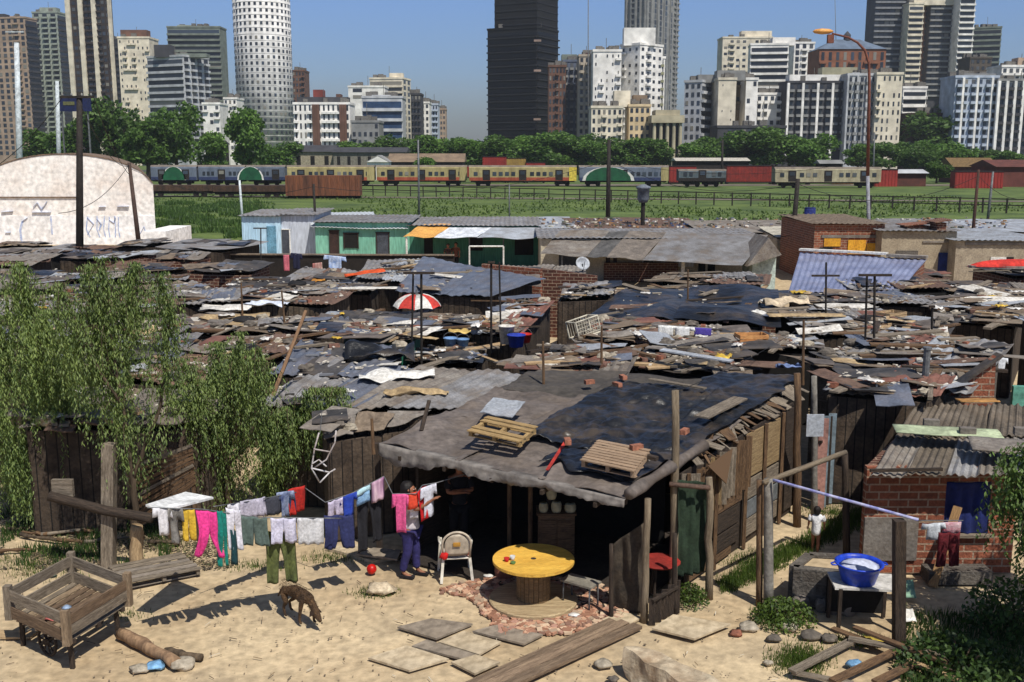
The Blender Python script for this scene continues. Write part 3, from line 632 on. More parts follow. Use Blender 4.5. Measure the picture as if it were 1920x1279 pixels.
# rusty wagon and flatcars
def wagon(pl,pr,pt,Y,label,mat,h,base=.6):
    x0=mx(pl)*Y;x1=mx(pr)*Y; zt=ztop(pt,Y); root=thing('goods_wagon',label,'wagon',((x0+x1)/2,Y,0)); m=MB(); m.box(((x0+x1)/2,Y,zt-h/2),(x1-x0,2.6,h))
    for i in range(12): m.box((x0+(x1-x0)*(i+.5)/12,Y-1.34,zt-h/2),(.16,.12,h))
    m.build('body',mat,root); m=MB(); m.box(((x0+x1)/2,Y,zt-h-.2),(x1-x0-.4,2.2,.4)); m.build('underframe',tdark,root)
    for q in (.12,.24,.76,.88):
        m=MB(); m.lathe((x0+(x1-x0)*q,Y-1.0,.48),[(.46,-.07),(.46,.07)],12,Matrix.Rotation(R(90),3,'X')); m.build('wheel',tdark,root)
wagon(536,675,329,160,'rust streaked open goods wagon in front of the yellow coaches',M('wagon_rust',(128,78,52),(78,52,42),'streak',1.2,.85,.3),3.0)
wagon(400,534,348,163,'low dark flat wagon left of the rusty wagon',M('flat_rust',(84,62,48),(52,42,36),'noise',1.2,.85,.3),.9)
wagon(270,398,347,165,'low dark flat wagon farthest left beside the warehouse',MC['flat_rust'],.9)
# field fence
def rail_fence():
    A=V((mx(675)*172,172,0)); B=V((mx(1990)*118,118,0)); root=thing('railway_fence','long thin dark post and rail fence crossing the grass field','fence',(A+B)/2)
    n=40; 
    for i in range(n+1):
        p=A.lerp(B,i/n); m=MB(); m.beam(p,p+V((rnd(-.04,.04),0,1.75)),.16); m.build('post',poled,root)
    for z in (1.65,.95):
        m=MB(); m.beam(A+V((0,0,z)),B+V((0,0,z)),.08,.12); m.build('rail',poled,root)
rail_fence()
# ================= WAREHOUSE =================
def warehouse():
    Y=80; x0=mx(-40)*Y; x1=mx(283)*Y; xc=mx(118)*Y; zc=ztop(290,Y); hw=x1-xc; ze=ztop(345,Y)
    root=thing('warehouse','arched white warehouse wall with faded blue graffiti and stained top','warehouse',(xc,Y,0))
    mat=M('whitewash',(240,236,230),(222,208,196),'noise',.35,.9,.15,3,0,0,.3,.55); pts=[(xc-hw,Y,0),(xc-hw,Y,ze)]
    for i in range(17):
        t=-1+2*i/16; pts.append((xc+hw*t,Y,ze+(zc-ze)*(1-t*t)**.62 if abs(t)<1 else ze))
    pts+= [(x1,Y,0)]
    m=MB(); m.prism(pts,(-9.4,26,0)); m.build('wall',mat,root)
    rp=[p for p in pts[1:-1]]; m=MB()
    for a,b in zip(rp,rp[1:]):
        if abs(a[0]-b[0])<.01: continue
        a=V(a);b=V(b); m.add([a+V((0,-.05,.02)),b+V((0,-.05,.02)),b+V((0,-.05,.1)),a+V((0,-.05,.1)),a+V((-9.4,26,.02)),b+V((-9.4,26,.02)),b+V((-9.4,26,.1)),a+V((-9.4,26,.1))],[(0,1,2,3),(3,2,6,7),(7,6,5,4),(4,5,1,0),(0,3,7,4),(1,5,6,2)])
    m.build('roof_edge',M('stain_edge',(150,128,108),(90,72,60),'noise',2,.9,.2),root)
    m=MB(); zz=ztop(405,Y); m.box((xc,Y-.03,zz/2),(2*hw-.1,.06,zz)); m.build('white_band',M('limewash',(242,240,238),(216,212,208),'noise',.5,.9,.1,3,0,0,.25,.6),root)
    m=MB(); m.box((xc-3.2,Y-.05,ztop(370,Y)),(hw*1.3,.1,.1)); m.build('ledge',M('stain_edge',(0,0,0)),root)
    bl=M('graffiti_blue',(150,168,208),(206,210,222),'noise',4,.8,.05); m=MB(); Yg=Y-.08
    def st(pts,r=.07):
        q=[D(a,b,Yg) for a,b in pts]
        for a,b in zip(q,q[1:]): m.beam(a,b,r*1.6,.02)
    st([(52,408),(42,415),(38,432),(40,450),(48,462)],.1); st([(10,436),(20,436)],.12)
    for x in (148,164,182,196,205,215,222): st([(x,405+rnd(-3,3)),(x+rnd(-3,3),430),(x+rnd(-2,6),445)],.05)
    st([(164,408),(176,420),(164,440)]); st([(182,410),(190,420),(186,432)]); st([(205,412),(214,418),(216,408)]); st([(95,405),(98,440)]); st([(60,398),(95,398)],.12); st([(220,387),(242,387)],.14); st([(185,388),(198,388)],.1); st([(2,398),(24,396)],.1); st([(258,420),(262,440),(270,425),(274,440)],.05); st([(62,388),(70,380),(78,392),(88,378)],.07)
    m.build('graffiti',bl,root)
    m=MB(); m.box(((mx(283)+mx(312))/2*(Y-4),Y-3,ztop(430,Y-4)/2),(1.6,6,ztop(430,Y-4))); m.build('side_wall',MC['limewash'],root)
warehouse()
# ================= POLES =================
def pole(px,pb,pt,Y,r,mat,label,name='utility_pole',arms=(),px2=None,insul=True,z0=0,cat='pole'):
    b=D(px,pb,Y) if z0 is None else V((mx(px)*Y,Y,z0)); t=D(px2 if px2 is not None else px,pt,Y)
    root=thing(name,label,cat,(b.x,Y,b.z)); m=MB(); m.tube([b,(b+t)/2,t],[r*1.15,r,r*.8],8); m.build('shaft',mat,root,True)
    for (py,x0,x1) in arms:
        a=D(x0,py,Y-.12);c=D(x1,py,Y-.12); m=MB(); m.beam(a,c,.12,.12); m.build('crossarm',mat,root)
        if insul:
            for t_ in (.08,.35,.65,.92):
                p=a.lerp(c,t_); m=MB(); m.lathe(p+V((0,0,.06)),[(.04,0),(.06,.05),(.03,.14)],8); m.build('insulator',M('insulator',(150,150,146)),root)
    return root
whp=M('pole_white',(214,222,226))
pole(131,480,172,55,.19,poled,'thick dark leaning utility pole with crossarm in front of the warehouse',px2=149,arms=((182,112,176),))
pole(250,460,305,76,.16,M('pole_brown',(84,66,58)),'slim dark brown pole at the right end of the warehouse wall',px2=242)
pole(31,300,80,150,.42,whp,'tall white floodlight mast at far left','light_mast',arms=((60,10,45),))
pole(107,230,152,240,.5,whp,'short white mast behind the dark utility pole','light_mast')
pole(449,405,338,100,.12,whp,'thin white pole above the pale blue house')
pole(588,478,345,68,.09,poled,'thin dark pole between the white and the green house')
pole(784,405,262,100,.1,metg,'thin grey pole over the green house roofs')
pole(955,405,345,100,.07,metg,'very thin mast above the corrugated canopy roof')
pole(1142,425,262,80,.17,poled,'dark utility pole in the grass left of the grey tank')
pole(1355,332,262,230,.25,poled,'distant dark pole below the flat roofed building')
pole(1492,490,335,62,.16,poled,'stout dark pole beside the corrugated canopy gable',px2=1496)
pole(1835,518,318,62,.1,M('pole_brown2',(76,52,44)),'brown pole in front of the beige house at right')
pole(1862,430,322,100,.13,metg,'grey pole behind the beige house at right')
pole(1640,330,250,260,.2,metg,'thin distant mast beside the street lamp')
pole(1103,250,-20,400,.2,metg,'radio mast right of the black skyscraper'); pole(1565,90,-20,480,.15,metg,'thin rooftop antenna left of the giant tower',z0=30)
# blue billboard
def billboard():
    Y=245; x0=mx(112)*Y;x1=mx(177)*Y; z1=ztop(184,Y); z0=ztop(209,Y); root=thing('billboard','dark blue billboard behind the top of the black utility pole','billboard',((x0+x1)/2,Y,0))
    m=MB(); m.box(((x0+x1)/2,Y,(z0+z1)/2),(x1-x0,.4,z1-z0)); m.build('panel',M('sign_blue',(24,36,84)),root)
    m=MB(); m.box(((x0+x1)/2-1,Y-.25,(z0+z1)/2+.3),(2.6,.06,.8)); m.build('yellow_mark',M('mark',(110,110,70)),root)
    for x in (x0+1,x1-1): 
        m=MB(); m.beam((x,Y+.3,0),(x,Y+.3,z0+1),.3); m.build('post',metg,root)
billboard()
# street lamp
def lamp():
    Y=72; b=D(1628,510,Y); b.z=0; t=D(1630,150,Y); root=thing('street_lamp','tall rusty street lamp with curved arm and orange lamp head before the brick building','street lamp',b)
    m=MB(); k=D(1627,330,Y); m.tube([b,k],[.14,.12],8); m.build('lower_shaft',M('lamp_grey',(150,150,158)),root,True)
    lr=M('lamp_rust',(134,82,64),(104,66,56),'noise',3,.8,.2)
    m=MB(); m.tube([k,t,D(1629,118,Y),D(1622,95,Y),D(1608,80,Y),D(1590,70,Y),D(1560,63,Y)],[.12,.1,.09,.09,.08,.07,.06],8); m.build('arm',lr,root,True)
    m=MB(); h=D(1545,59,Y); m.lathe(h,[(.02,-.75),(.2,-.6),(.3,-.15),(.24,.35),(.08,.6)],12,Matrix.Rotation(R(90),3,'Y')@Matrix.Scale(.65,3,V((1,0,0)))); m.build('lamp_head',M('lamp_shell',(216,158,84),(190,130,66),'noise',2,.5,.1),root,True)
    m=MB(); m.box(D(1557,73,Y),(.4,.3,.55)); m.build('control_box',lr,root)
lamp()
def tank():
    Y=72; p=D(1208,412,Y); zb=ztop(380,Y); zt=ztop(349,Y); x=mx(1208)*Y; root=thing('water_tower','small grey water tank raised on a dark post above the roofs','water tank',(x,Y,0))
    m=MB(); m.lathe((x,Y,zb),[(.28,0),(.4,.25),(.42,zt-zb-.2),(.52,zt-zb-.15),(.5,zt-zb-.05),(.1,zt-zb+.12)],14); m.build('tank',M('tank_grey',(128,136,148)),root,True)
    m=MB(); m.tube([(x,Y,0),(x,Y,zb)],.14,8); m.build('stand',poled,root)
tank()
def barrel(px,py,z,r,h,mat,label,rz=0):
    p=G(px,py,z); root=thing('barrel',label,'barrel',p); m=MB(); m.lathe(p,[(r*.9,0),(r,h*.1),(r,h*.32),(r*1.04,h*.35),(r,h*.38),(r,h*.62),(r*1.04,h*.65),(r,h*.68),(r,h*.9),(r*.92,h)],16); m.build('body',mat,root,True)
    m=MB(); m.lathe(p+V((0,0,h)),[(r*.96,0),(r*.96,.03)],16); m.build('lid',mat,root)
barrel(1517,428,2.14,.36,1.3,M('plastic_blue',(38,52,120)),'dark blue plastic barrel on a roof just left of the unfinished brick house')
# ================= ROW HOUSES =================
seen=[]
def sheetm(a,b,c,d,wave=.0,pitch=.2,amp=.015,sag=.03,seed=0,nv=5,th=.012,ridge=0):
    m=MB(); a,b,c,d=map(V,(a,b,c,d)); L=(b-a).length; nu=max(3,int(L/pitch*4)) if wave else max(4,min(14,int(L/.3)))
    if ridge: nu=24
    def fn(u,v): return (amp*math.sin(u*L/pitch*2*math.pi) if wave else 0)+sag*noise.noise(V((u*2.1+seed,v*2.3,seed)))*1.6-ridge*abs(noise.noise(V((u*4+v*2+seed,v*5-u*2,seed+3))))+(rnd(-.003,.003) if ridge else 0)
    m.sheet(a,b,c,d,nu,nv,fn,th); return m
def wallrun(root,a,b,h0,h1,mat,th=.12,name='wall',ph=None):
    a=V(a);b=V(b); n=(b-a).cross(V((0,0,1))).normalized()*th/2; m=MB()
    A=a.copy();B=b.copy(); m.add([V((a.x,a.y,0))-n,V((b.x,b.y,0))-n,V((b.x,b.y,h1))-n,V((a.x,a.y,h0))-n,V((a.x,a.y,0))+n,V((b.x,b.y,0))+n,V((b.x,b.y,h1))+n,V((a.x,a.y,h0))+n],[(0,1,2,3),(5,4,7,6),(3,2,6,7),(0,3,7,4),(1,5,6,2),(0,4,5,1)])
    return m.build(name,mat,root)
def opening(root,px0,px1,py0,py1,Y,mat,name,fr=None):
    a=D(px0,py0,Y);b=D(px1,py1,Y); m=MB(); m.box(((a.x+b.x)/2,Y-.03,(a.z+b.z)/2),(b.x-a.x,.07,a.z-b.z)); o=m.build(name,mat,root)
    if fr:
        m=MB(); t=.06
        for x in (a.x,b.x): m.box((x,Y-.05,(a.z+b.z)/2),(t,.1,a.z-b.z+t))
        m.box(((a.x+b.x)/2,Y-.05,a.z),(b.x-a.x+t*2,.11,t)); m.build('frame',fr,o)
def house(name,label,pl,pr,pt,Y,dep,mat,roofm=None,ops=(),over=.25,cat='house'):
    x0=mx(pl)*Y;x1=mx(pr)*Y;z=ztop(pt,Y); root=thing(name,label,cat,((x0+x1)/2,Y,0)); m=MB(); m.box(((x0+x1)/2,Y+dep/2,z/2),(x1-x0,dep,z)); m.build('wall',mat,root)
    if roofm: m=sheetm((x0-.2,Y-over,z+.06),(x1+.2,Y-over,z+.06),(x1+.2,Y+dep+.3,z+.12),(x0-.2,Y+dep+.3,z+.12),1,.3,.025,.02); m.build('roof',roofm,root)
    for o in ops: opening(root,*o[:4],Y,*o[4:])
    return root
pb=M('house_blue',(184,212,228),(156,190,212),'streak',1,.9,.1); pbl=M('house_cyan',(108,158,184)); pg=M('house_green',(122,178,154),(96,150,130),'streak',1,.9,.1,dirt=.15); hw_=M('house_white',(206,212,222),(176,182,194),'streak',1.2,.9,.1)
dr=M('door_brown',(62,44,38)); doorc=M('door_grey',(72,76,84))
house('house','pale blue house with darker blue side at the left end of the row',447,520,406,65,6,pb,zinc,((500,519,424,475,pbl,'door'),))
house('house','white house with green door and scribbled wall between blue and green houses',519,586,404,65.3,6,hw_,zinc,((527,545,430,475,doorc,'door',white),))
house('house','long green house with brown door and barred window under a white eave',586,765,418,64,6,pg,zinc,((618,636,432,476,dr,'door',woodd),(645,672,437,465,dark,'window',dr),(706,730,436,476,doorc,'door',dr)))
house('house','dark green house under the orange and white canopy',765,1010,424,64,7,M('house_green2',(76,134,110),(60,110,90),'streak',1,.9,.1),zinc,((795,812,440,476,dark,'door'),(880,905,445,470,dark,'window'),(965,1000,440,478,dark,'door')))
def flat(label,name,pts,mat,wave=0,parent=None,pitch=.25,cat='roof sheet',amp=.02,sag=.04,nv=6):
    q=[D(*p) for p in pts]; m=sheetm(*q,wave,pitch,amp,sag,rnd(0,9),nv); o=m.build(name,mat,parent); 
    return T(o,label,cat) if label else o
flat('bright white corrugated eave roof over the long green house','roof_sheet',[(582,426,63.7),(765,429,63.7),(765,417,66.2),(582,415,66.2)],M('zinc_white',(206,212,216),(176,180,184),'noise',1,.5,.1),1)
flat('white corrugated sheet lying on the roof behind the green house','roof_sheet',[(595,405,73),(705,406,73),(700,398,80),(575,398,80)],MC['zinc_white'],1)
def canopy(pts,cols,label,posts=()):
    q=[D(*p) for p in pts]; root=thing('canopy',label,'canopy',(q[0]+q[1])/2)
    for (u0,u1,mt) in cols:
        a=q[0].lerp(q[1],u0);b=q[0].lerp(q[1],u1);c=q[3].lerp(q[2],u1);d=q[3].lerp(q[2],u0); sheetm(a,b,c,d,0,.2,.02,.06,u0*7).build('panel',mt,root)
    for (px,py,mt,r_) in posts:
        t=D(px,py,q[0].y+.1); m=MB(); m.tube([(t.x,t.y,0),t],r_,8); m.build('post',mt,root)
    return root
org=M('canvas_orange',(222,168,88),(196,142,74)); cw=M('canvas_white',(222,226,232))
canopy([(756,444,61.5),(1000,447,60.5),(1030,424,64.5),(792,420,64.5)],[(0,.24,org),(.24,.57,cw),(.57,1,zincl)],'orange, white and grey striped canopy over the dark green house',((762,445,white,.06),(880,447,metg,.04),(944,447,metg,.04)))
c=canopy([(1012,476,54.5),(1392,497,52),(1440,440,57),(1052,431,59)],[(0,.24,asb),(.24,.34,M('asb2',(96,94,92))),(.34,.52,M('asb3',(132,122,112))),(.52,1,zinc)],'big grey corrugated canopy roof over the long yard building',((1281,490,white,.1),(1325,490,metg,.06),(1054,480,metg,.04),(1095,480,metg,.04)))
rt=house('house','low yard building under the big grey canopy with cream and white walls',1015,1440,448,57,6,M('yardwall',(196,186,164),(164,152,132),'noise',1,.9,.1),zinc,((1048,1080,470,505,doorc,'door'),(1136,1143,478,510,dr,'window'),(1150,1156,478,510,dr,'window'),(1205,1225,488,505,dark,'window',white),(1310,1340,478,515,dark,'door'),(1240,1300,470,500,hw_,'panel')))
m=MB(); m.box((D(1200,515,57).x,56.7,.55),(4.,.4,1.0)); m.build('brick_base',brickd,rt)
# gable at canopy's right end
def gab():
    Y=61; root=thing('gabled_hut','pale hut with dark triangular gable at the right end of the grey canopy','hut',G(1430,525)); a=D(1392,497,60);b=D(1440,440,64.5);c=D(1466,480,61.2)
    m=MB(); m.prism([D(1400,500,52.6),D(1442,446,52.6),D(1466,478,52.6)],(0,3,0)); m.build('gable',asb,root)
    m=MB(); m.box((D(1436,505,53).x,54.6,.85),(1.2,2.4,1.7)); m.build('wall',M('gable_wall',(176,190,182)),root)
gab()
# right side buildings
yel=M('paint_yellow',(214,158,46),(184,128,40),'noise',2,.9,.1)
rt=house('house','unfinished brick house with yellow painted panels at right of centre',1535,1668,421,56,7,brick,boardb,())
for a in [(1545,1575,447,462,yel,'panel'),(1590,1622,450,476,yel,'panel'),(1625,1660,456,478,yel,'panel'),(1537,1560,464,472,dark,'window'),(1540,1660,441,446,asb,'ledge')]: opening(rt,*a[:4],56,*a[4:])
rt=house('house','long beige plastered house with blue door at right',1664,1806,434,55,7,plast,zinc,((1760,1796,474,520,M('door_blue',(28,44,104)),'door'),(1680,1720,470,482,block,'block_patch'),(1730,1790,452,455,asb,'ledge')))
rt=house('house','beige house with white gridded window and tin roof at the right edge',1806,1990,452,54,7,M('plaster2',(158,146,126),(128,116,100),'noise',2,.9,.15),zincl,((1857,1884,482,506,white,'window'),(1886,1898,482,506,dark,'window'),(1810,1920,455,460,asb,'ledge')))
for a in [(1700,1745,424,436,54,brick,'small brick parapet block on the beige house roof'),(1757,1775,418,436,53,brickd,'tiny brick chimney block at the beige house roof corner')]:
    p=D(a[0],a[3],a[4]+2);q=D(a[1],a[2],a[4]+2); m=MB(); m.box(((p.x+q.x)/2,a[4]+2.5,(p.z+q.z)/2),(q.x-p.x,1,q.z-p.z)); m.prism([V((p.x-.2,a[4]+1.8,q.z)),V((q.x+.2,a[4]+1.8,q.z+.15)),V((q.x+.2,a[4]+3.2,q.z+.15)),V((p.x-.2,a[4]+3.2,q.z))],(0,0,.05)); T(m.build('brick_parapet',a[5]),a[6],'parapet')
# blue shiny roof shack
def blueroof():
    z=2.5; q=[G(1478,548,2.1),G(1680,552,2.2),G(1738,486,2.9),G(1500,474,2.9)]; root=thing('brick_shack','brick shack with shiny blue corrugated roof and white rear edge','shack',V(((q[0].x+q[1].x)/2,q[0].y,0)))
    sheetm(*q,1,.18,.02,.05,3).build('roof',M('roof_violet',(140,146,172),(106,112,140),'noise',1.2,.35,.1,20,0,.1,dirt=.2),root)
    for a,b,mt in ((0,1,boardb),(1,2,brick),(2,3,brick),(3,0,brickd)):
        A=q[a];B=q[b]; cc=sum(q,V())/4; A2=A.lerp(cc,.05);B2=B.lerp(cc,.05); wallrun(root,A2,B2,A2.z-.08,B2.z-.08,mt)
    m=MB(); m.beam(q[3]+V((0,0,.14)),q[3].lerp(q[2],.7)+V((0,0,.14)),.35,.08); m.build('white_edge',white,root)
    m=MB(); m.beam(q[2]+V((0,0,.08)),q[3].lerp(q[2],.7)+V((0,0,.08)),.45,.1); m.build('grey_edge',asb,root)
blueroof()
# dark wall before the row houses
rt=thing('board_wall','long low dark wall in front of the blue and green houses','wall',G(590,512)); a=V((mx(390)*52,52,0));b=V((mx(850)*52,52,0)); wallrun(rt,a,b,1.95,1.9,M('black_board',(40,34,30),(24,20,18),'noise',2,.9,.3)); 
m=MB(); m.beam(V((a.x,a.y,1.98)),V((b.x,b.y,1.93)),.3,.06); m.build('coping',boardb,rt)
rt=thing('yard_wall','low pale wall stub with sand heap beside the dark wall','wall',G(375,505)); wallrun(rt,G(358,505),G(392,505),1.1,1.1,plast)
def goalframe():
    a=D(880,462,59);b=D(944,462,59); root=thing('goal_frame','white tubular goal shaped frame before the dark green house','frame',V(((a.x+b.x)/2,59,0)))
    for p in (a,b): m=MB(); m.tube([(p.x,59,0),p],.05,6); m.build('upright',white,root)
    m=MB(); m.tube([a,b],.05,6); m.build('crossbar',white,root)
goalframe()
# ================= SLUM ROOFS =================
LM=[]   # landmarks: (phrase, point)
def lmk(ph,px,py,z=2.3): LM.append((ph,G(px,py,z)))
for a in [('the red and white umbrella',780,565),('the blue grey tin roof',850,525),('the big black plastic roof',1270,570),('the shiny blue roof',1600,515),('the green tarpaulin',710,622),('the T shaped aerial post',790,560),('the white cage frame',1098,612),('the white and violet laundry',1290,620),
  ('the orange wooden crate',1410,643),('the long dark wall',560,505),('the satellite dish',1090,505),('the long leaning plank',540,680),('the wide grey zinc roof',730,690),('the weeping willow',230,650),('the main shack',1200,720),('the red rooftop canoe',1885,520),('the brick gable wall',1820,700),('the rusty tin roof by the alley',1680,700),('the cross shaped aerial',1548,540),('the blue and white bucket',960,640),('the red brick wall stump',1040,520),('the orange cloth',680,515)]: lmk(*a)
def relate(p,skip=0):
    d=sorted(LM,key=lambda q:(q[1]-p).length)
    q=d[skip]; a=PX(p);b=PX(q[1]); dx=a[0]-b[0];dy=a[1]-b[1]
    w_='beside'
    if abs(dx)>abs(dy)*2: w_='left of' if dx<0 else 'right of'
    elif dy>12: w_='in front of'
    elif dy<-12: w_='behind'
    return w_+' '+q[0]
LAB=[]  # (obj, base, pos)
def defer(o,base,p): LAB.append((o,base,p))
ROOFS=[]  # polygons for overlap test
def inpoly(p,poly):
    c=False;n=len(poly)
    for i in range(n):
        a=poly[i];b=poly[(i+1)%n]
        if (a.y>p.y)!=(b.y>p.y) and p.x<(b.x-a.x)*(p.y-a.y)/(b.y-a.y)+a.x: c=not c
    return c
def shack(q,rm,wm_,label,strips=3,wave=1,base=None,pitch=.2,gap=True,jit=.05,name='shack',walls=(0,1,2,3),sag=.05,extra=0):
    """q: four world corners of the roof (front left, front right, back right, back left)"""
    c=sum(q,V())/4; root=thing(name,label,'shack',V((c.x,c.y,0))); rms=rm if isinstance(rm,list) else [rm]
    for s in range(strips):
        u0=s/strips;u1=(s+1)/strips+.06; j=lambda:V((rnd(-1,1)*jit*2,rnd(-1,1)*jit*3,rnd(0,1)*jit+.012*s))
        a=q[0].lerp(q[1],u0)+j();b=q[0].lerp(q[1],u1)+j();cc=q[3].lerp(q[2],u1)+j();d=q[3].lerp(q[2],u0)+j()
        mt=rms[s%len(rms)]; wv=wave and mt not in (tar,felt,tarp,boardb)
        sheetm(a,b,cc,d,wv,pitch,.018,sag*(1.6 if mt is tarp else 1),rnd(0,50),6 if not mt is tarp else 10).build('roof_sheet',mt,root)
    if extra:
        for _ in range(extra):
            u=rnd(.1,.75);v=rnd(.05,.6);du=rnd(.25,.45);dv=rnd(.3,.6);h_=V((0,0,.07+.02*_)); P=lambda a_,b_:(q[0]*(1-a_)+q[1]*a_)*(1-b_)+(q[3]*(1-a_)+q[2]*a_)*b_+h_; s_=rnd(-.15,.15); mt=random.choice([zinc,asb,boardb,tar,felt,tarp,tar,rust,zincb])
            sheetm(P(u,v),P(u+du,v+s_),P(u+du-s_,v+dv+s_),P(u-s_,v+dv),mt in(zinc,rust,zincb),pitch,.018,.07,rnd(0,50),5).build('loose_sheet',mt,root)
    for k in walls:
        A=q[k].lerp(c,.08);B=q[(k+1)%4].lerp(c,.08); wallrun(root,A,B,A.z-.1,B.z-.1,wm_,.08)
    ROOFS.append(([V((p.x,p.y,0)) for p in q],c,root,q)); return root
def rq(spec): return [G(*s) for s in spec]
zr=[zinc,rust,zinc]
# explicit roofs
shack(rq([(745,548,2.3),(905,556,2.3),(1008,520,2.6),(795,484,2.6)]),[zincb],wallb,'shack under the broad blue grey tin roof with brown planks',2,1,pitch=.3)
shack(rq([(668,520,2.2),(752,530,2.2),(800,486,2.5),(690,490,2.4)]),[zinc,zincl],wallb,'small shack with sloping grey sheets holding the orange cloth',2)
shack(rq([(1090,600,2.1),(1440,612,2.1),(1442,545,2.4),(1190,538,2.4)]),[tarp],wallb,'shack covered by the big black plastic sheet at centre right',2,0,sag=.12)
shack(rq([(470,765,2.0),(830,772,2.1),(990,708,2.2),(600,672,2.3)]),[zinc,zincb,asb],wallb,'long shack with wide patched grey zinc roof, main roof left of centre',4,1)
shack(rq([(500,700,2.2),(690,712,2.2),(760,655,2.4),(560,640,2.4)]),[zincb,tar],wallb,'shack with bluish roof and torn black felt by the long leaning plank',3,1)
shack(rq([(640,636,2.5),(780,640,2.4),(790,600,2.5),(650,612,2.4)]),[boardb],M('green_tarp_wall',(36,104,80),(26,78,62)),'low shack wrapped in green tarpaulin below the umbrella',2,0)
shack(rq([(1510,690,2.3),(1800,742,2.2),(1885,650,2.6),(1640,620,2.6)]),[zinc,rustr,zincl],block,'large shack by the alley with mixed zinc and rust red roof',4,1,pitch=.22)
shack(rq([(1545,735,2.3),(1745,748,2.2),(1790,712,2.4),(1580,700,2.4)]),[asb,rustr],wallb,'front strip shack with grey and red roof edge over the alley',2,1)
shack(rq([(880,622,2.2),(960,632,2.2),(1035,565,2.6),(960,560,2.5)]),[zincl,rustr],wallb,'narrow shack with white sheet beside rust red sheet',2,1)
shack(rq([(420,556,1.9),(530,562,1.9),(536,522,2.2),(440,524,2.1)]),[tar],wallb,'low dark felt roofed shack in front of the dark wall',1,0)
shack(rq([(1180,690,2.2),(1395,705,2.2),(1400,650,2.4),(1230,640,2.4)]),[tar,boardb],dark,'shack with dark sagging roof and open black side behind the main shack',2,0)
shack(rq([(960,720,2.1),(1170,712,2.3),(1190,655,2.4),(1020,650,2.3)]),[boardb,rust,asb],wallc,'shack of brown planks and scrap right of the wide zinc roof',3,1)
shack(rq([(1745,600,2.1),(1905,615,2.1),(1930,545,2.4),(1800,535,2.4)]),[tar,boardb],wallb,'dark scrap roofed shack below the red canoe',2,0)
shack(rq([(40,800,2.1),(240,800,2.0),(340,738,2.3),(150,728,2.3)]),[asb,boardb],wallb,'shack with pale patched boards showing through the willow',3,0)
shack(rq([(232,808,1.9),(380,790,1.9),(430,750,2.2),(300,752,2.2)]),[felt,asb],wallb,'shack with light brown felt roof behind the willow stems',2,0)
shack(rq([(610,822,1.95),(760,800,2.0),(800,775,2.2),(600,780,2.2)]),[asb,boardb],wallb,'low shack with scrap board roof left of the main shack',3,0)
shack(rq([(1600,655,2.3),(1750,660,2.3),(1790,600,2.5),(1640,600,2.5)]),[boardb,tar],wallb,'rubbish laden dark roofed shack behind the alley shack',2,0)
# generated shacks in the gaps
mats=[([zinc,rust],'grey and rust tin roofed'),([asb],'pale fibre cement roofed'),([tar],'black felt roofed'),([boardb],'brown board roofed'),([rust],'rusty tin roofed'),([zinc],'grey zinc roofed'),([felt,tar],'patched brown felt roofed'),([zincl,asb],'light grey sheet roofed'),([tarp],'black plastic roofed'),([boardb,rust,asb],'scrap sheet roofed'),([tar,zinc],'half black half grey roofed')]
avoid=[rq([(1690,775,1.5),(1920,775,1.5),(1920,690,2),(1740,690,2)]),rq([(690,950,2),(1170,960,2),(1520,900,2),(1520,690,2.3),(980,680,2.3)]),[V((4.2,10,0)),V((12,10,0)),V((12,21,0)),V((6,21,0))],[V((4.2,14,0)),V((6.2,14,0)),V((10.2,25,0)),V((8.2,25,0))],[V((mx(1440)*30,30,0)),V((mx(1490)*30,30,0)),V((mx(1490)*24,24,0)),V((mx(1440)*24,24,0))]]
def clear(cs):
    for poly in [r[0] for r in ROOFS]+avoid:
        for p in cs:
            if inpoly(p,poly): return False
        for p in poly:
            if inpoly(p,cs): return False
        c=sum(poly,V())/len(poly)
    return True
random.seed(21)
y=19.5
while y<56:
    x=-.54*y+rnd(-1,0)
    while x<.56*y:
        wd=rnd(2.4,3.9); dp=rnd(2.2,3.4); a=rnd(-.25,.25)-.1
        px,_=PX(V((x+wd/2,y,2)))
        ok=y+dp/2<=(41 if px>1020 and px<1480 else 41.5 if px>=1480 else 43.5 if px>390 else 56) and not(y<22 and px>690) and not (px>1440 and y<25) and not(y>56 and px<400) and not (y>52 and (390<px<850))
        if ok:
            for sc in (1,.8,.6):
                c=V((x+wd/2,y+dp/2,0)); ca,sa=math.cos(a),math.sin(a); w2,d2=wd/2*sc,dp/2*sc
                cs=[c+V((i*w2*ca-j*d2*sa,i*w2*sa+j*d2*ca,0)) for i,j in((-1,-1),(1,-1),(1,1),(-1,1))]
                if clear(cs):
                    z=rnd(1.98,2.3); tl=rnd(-.08,.2); cs=[c+(p_-c)*1.14 for p_ in cs]; t2=rnd(-.12,.12)
                    q=[cs[0]+V((0,0,z)),cs[1]+V((0,0,z+t2)),cs[2]+V((0,0,z+tl+t2)),cs[3]+V((0,0,z+tl))]
                    mm,ds=random.choice(mats); r_=shack(q,mm,random.choice([wallb,wallb,wallc,dark,wallb,wallb,wallb,wallb,brickd]),None,random.choice([2,3]) ,1 if y<45 else 0,jit=.09,extra=3); defer(r_,ds+' shack',c+V((0,0,z))); break
        x+=wd*rnd(.82,1.05)
    y+=rnd(1.9,2.5)
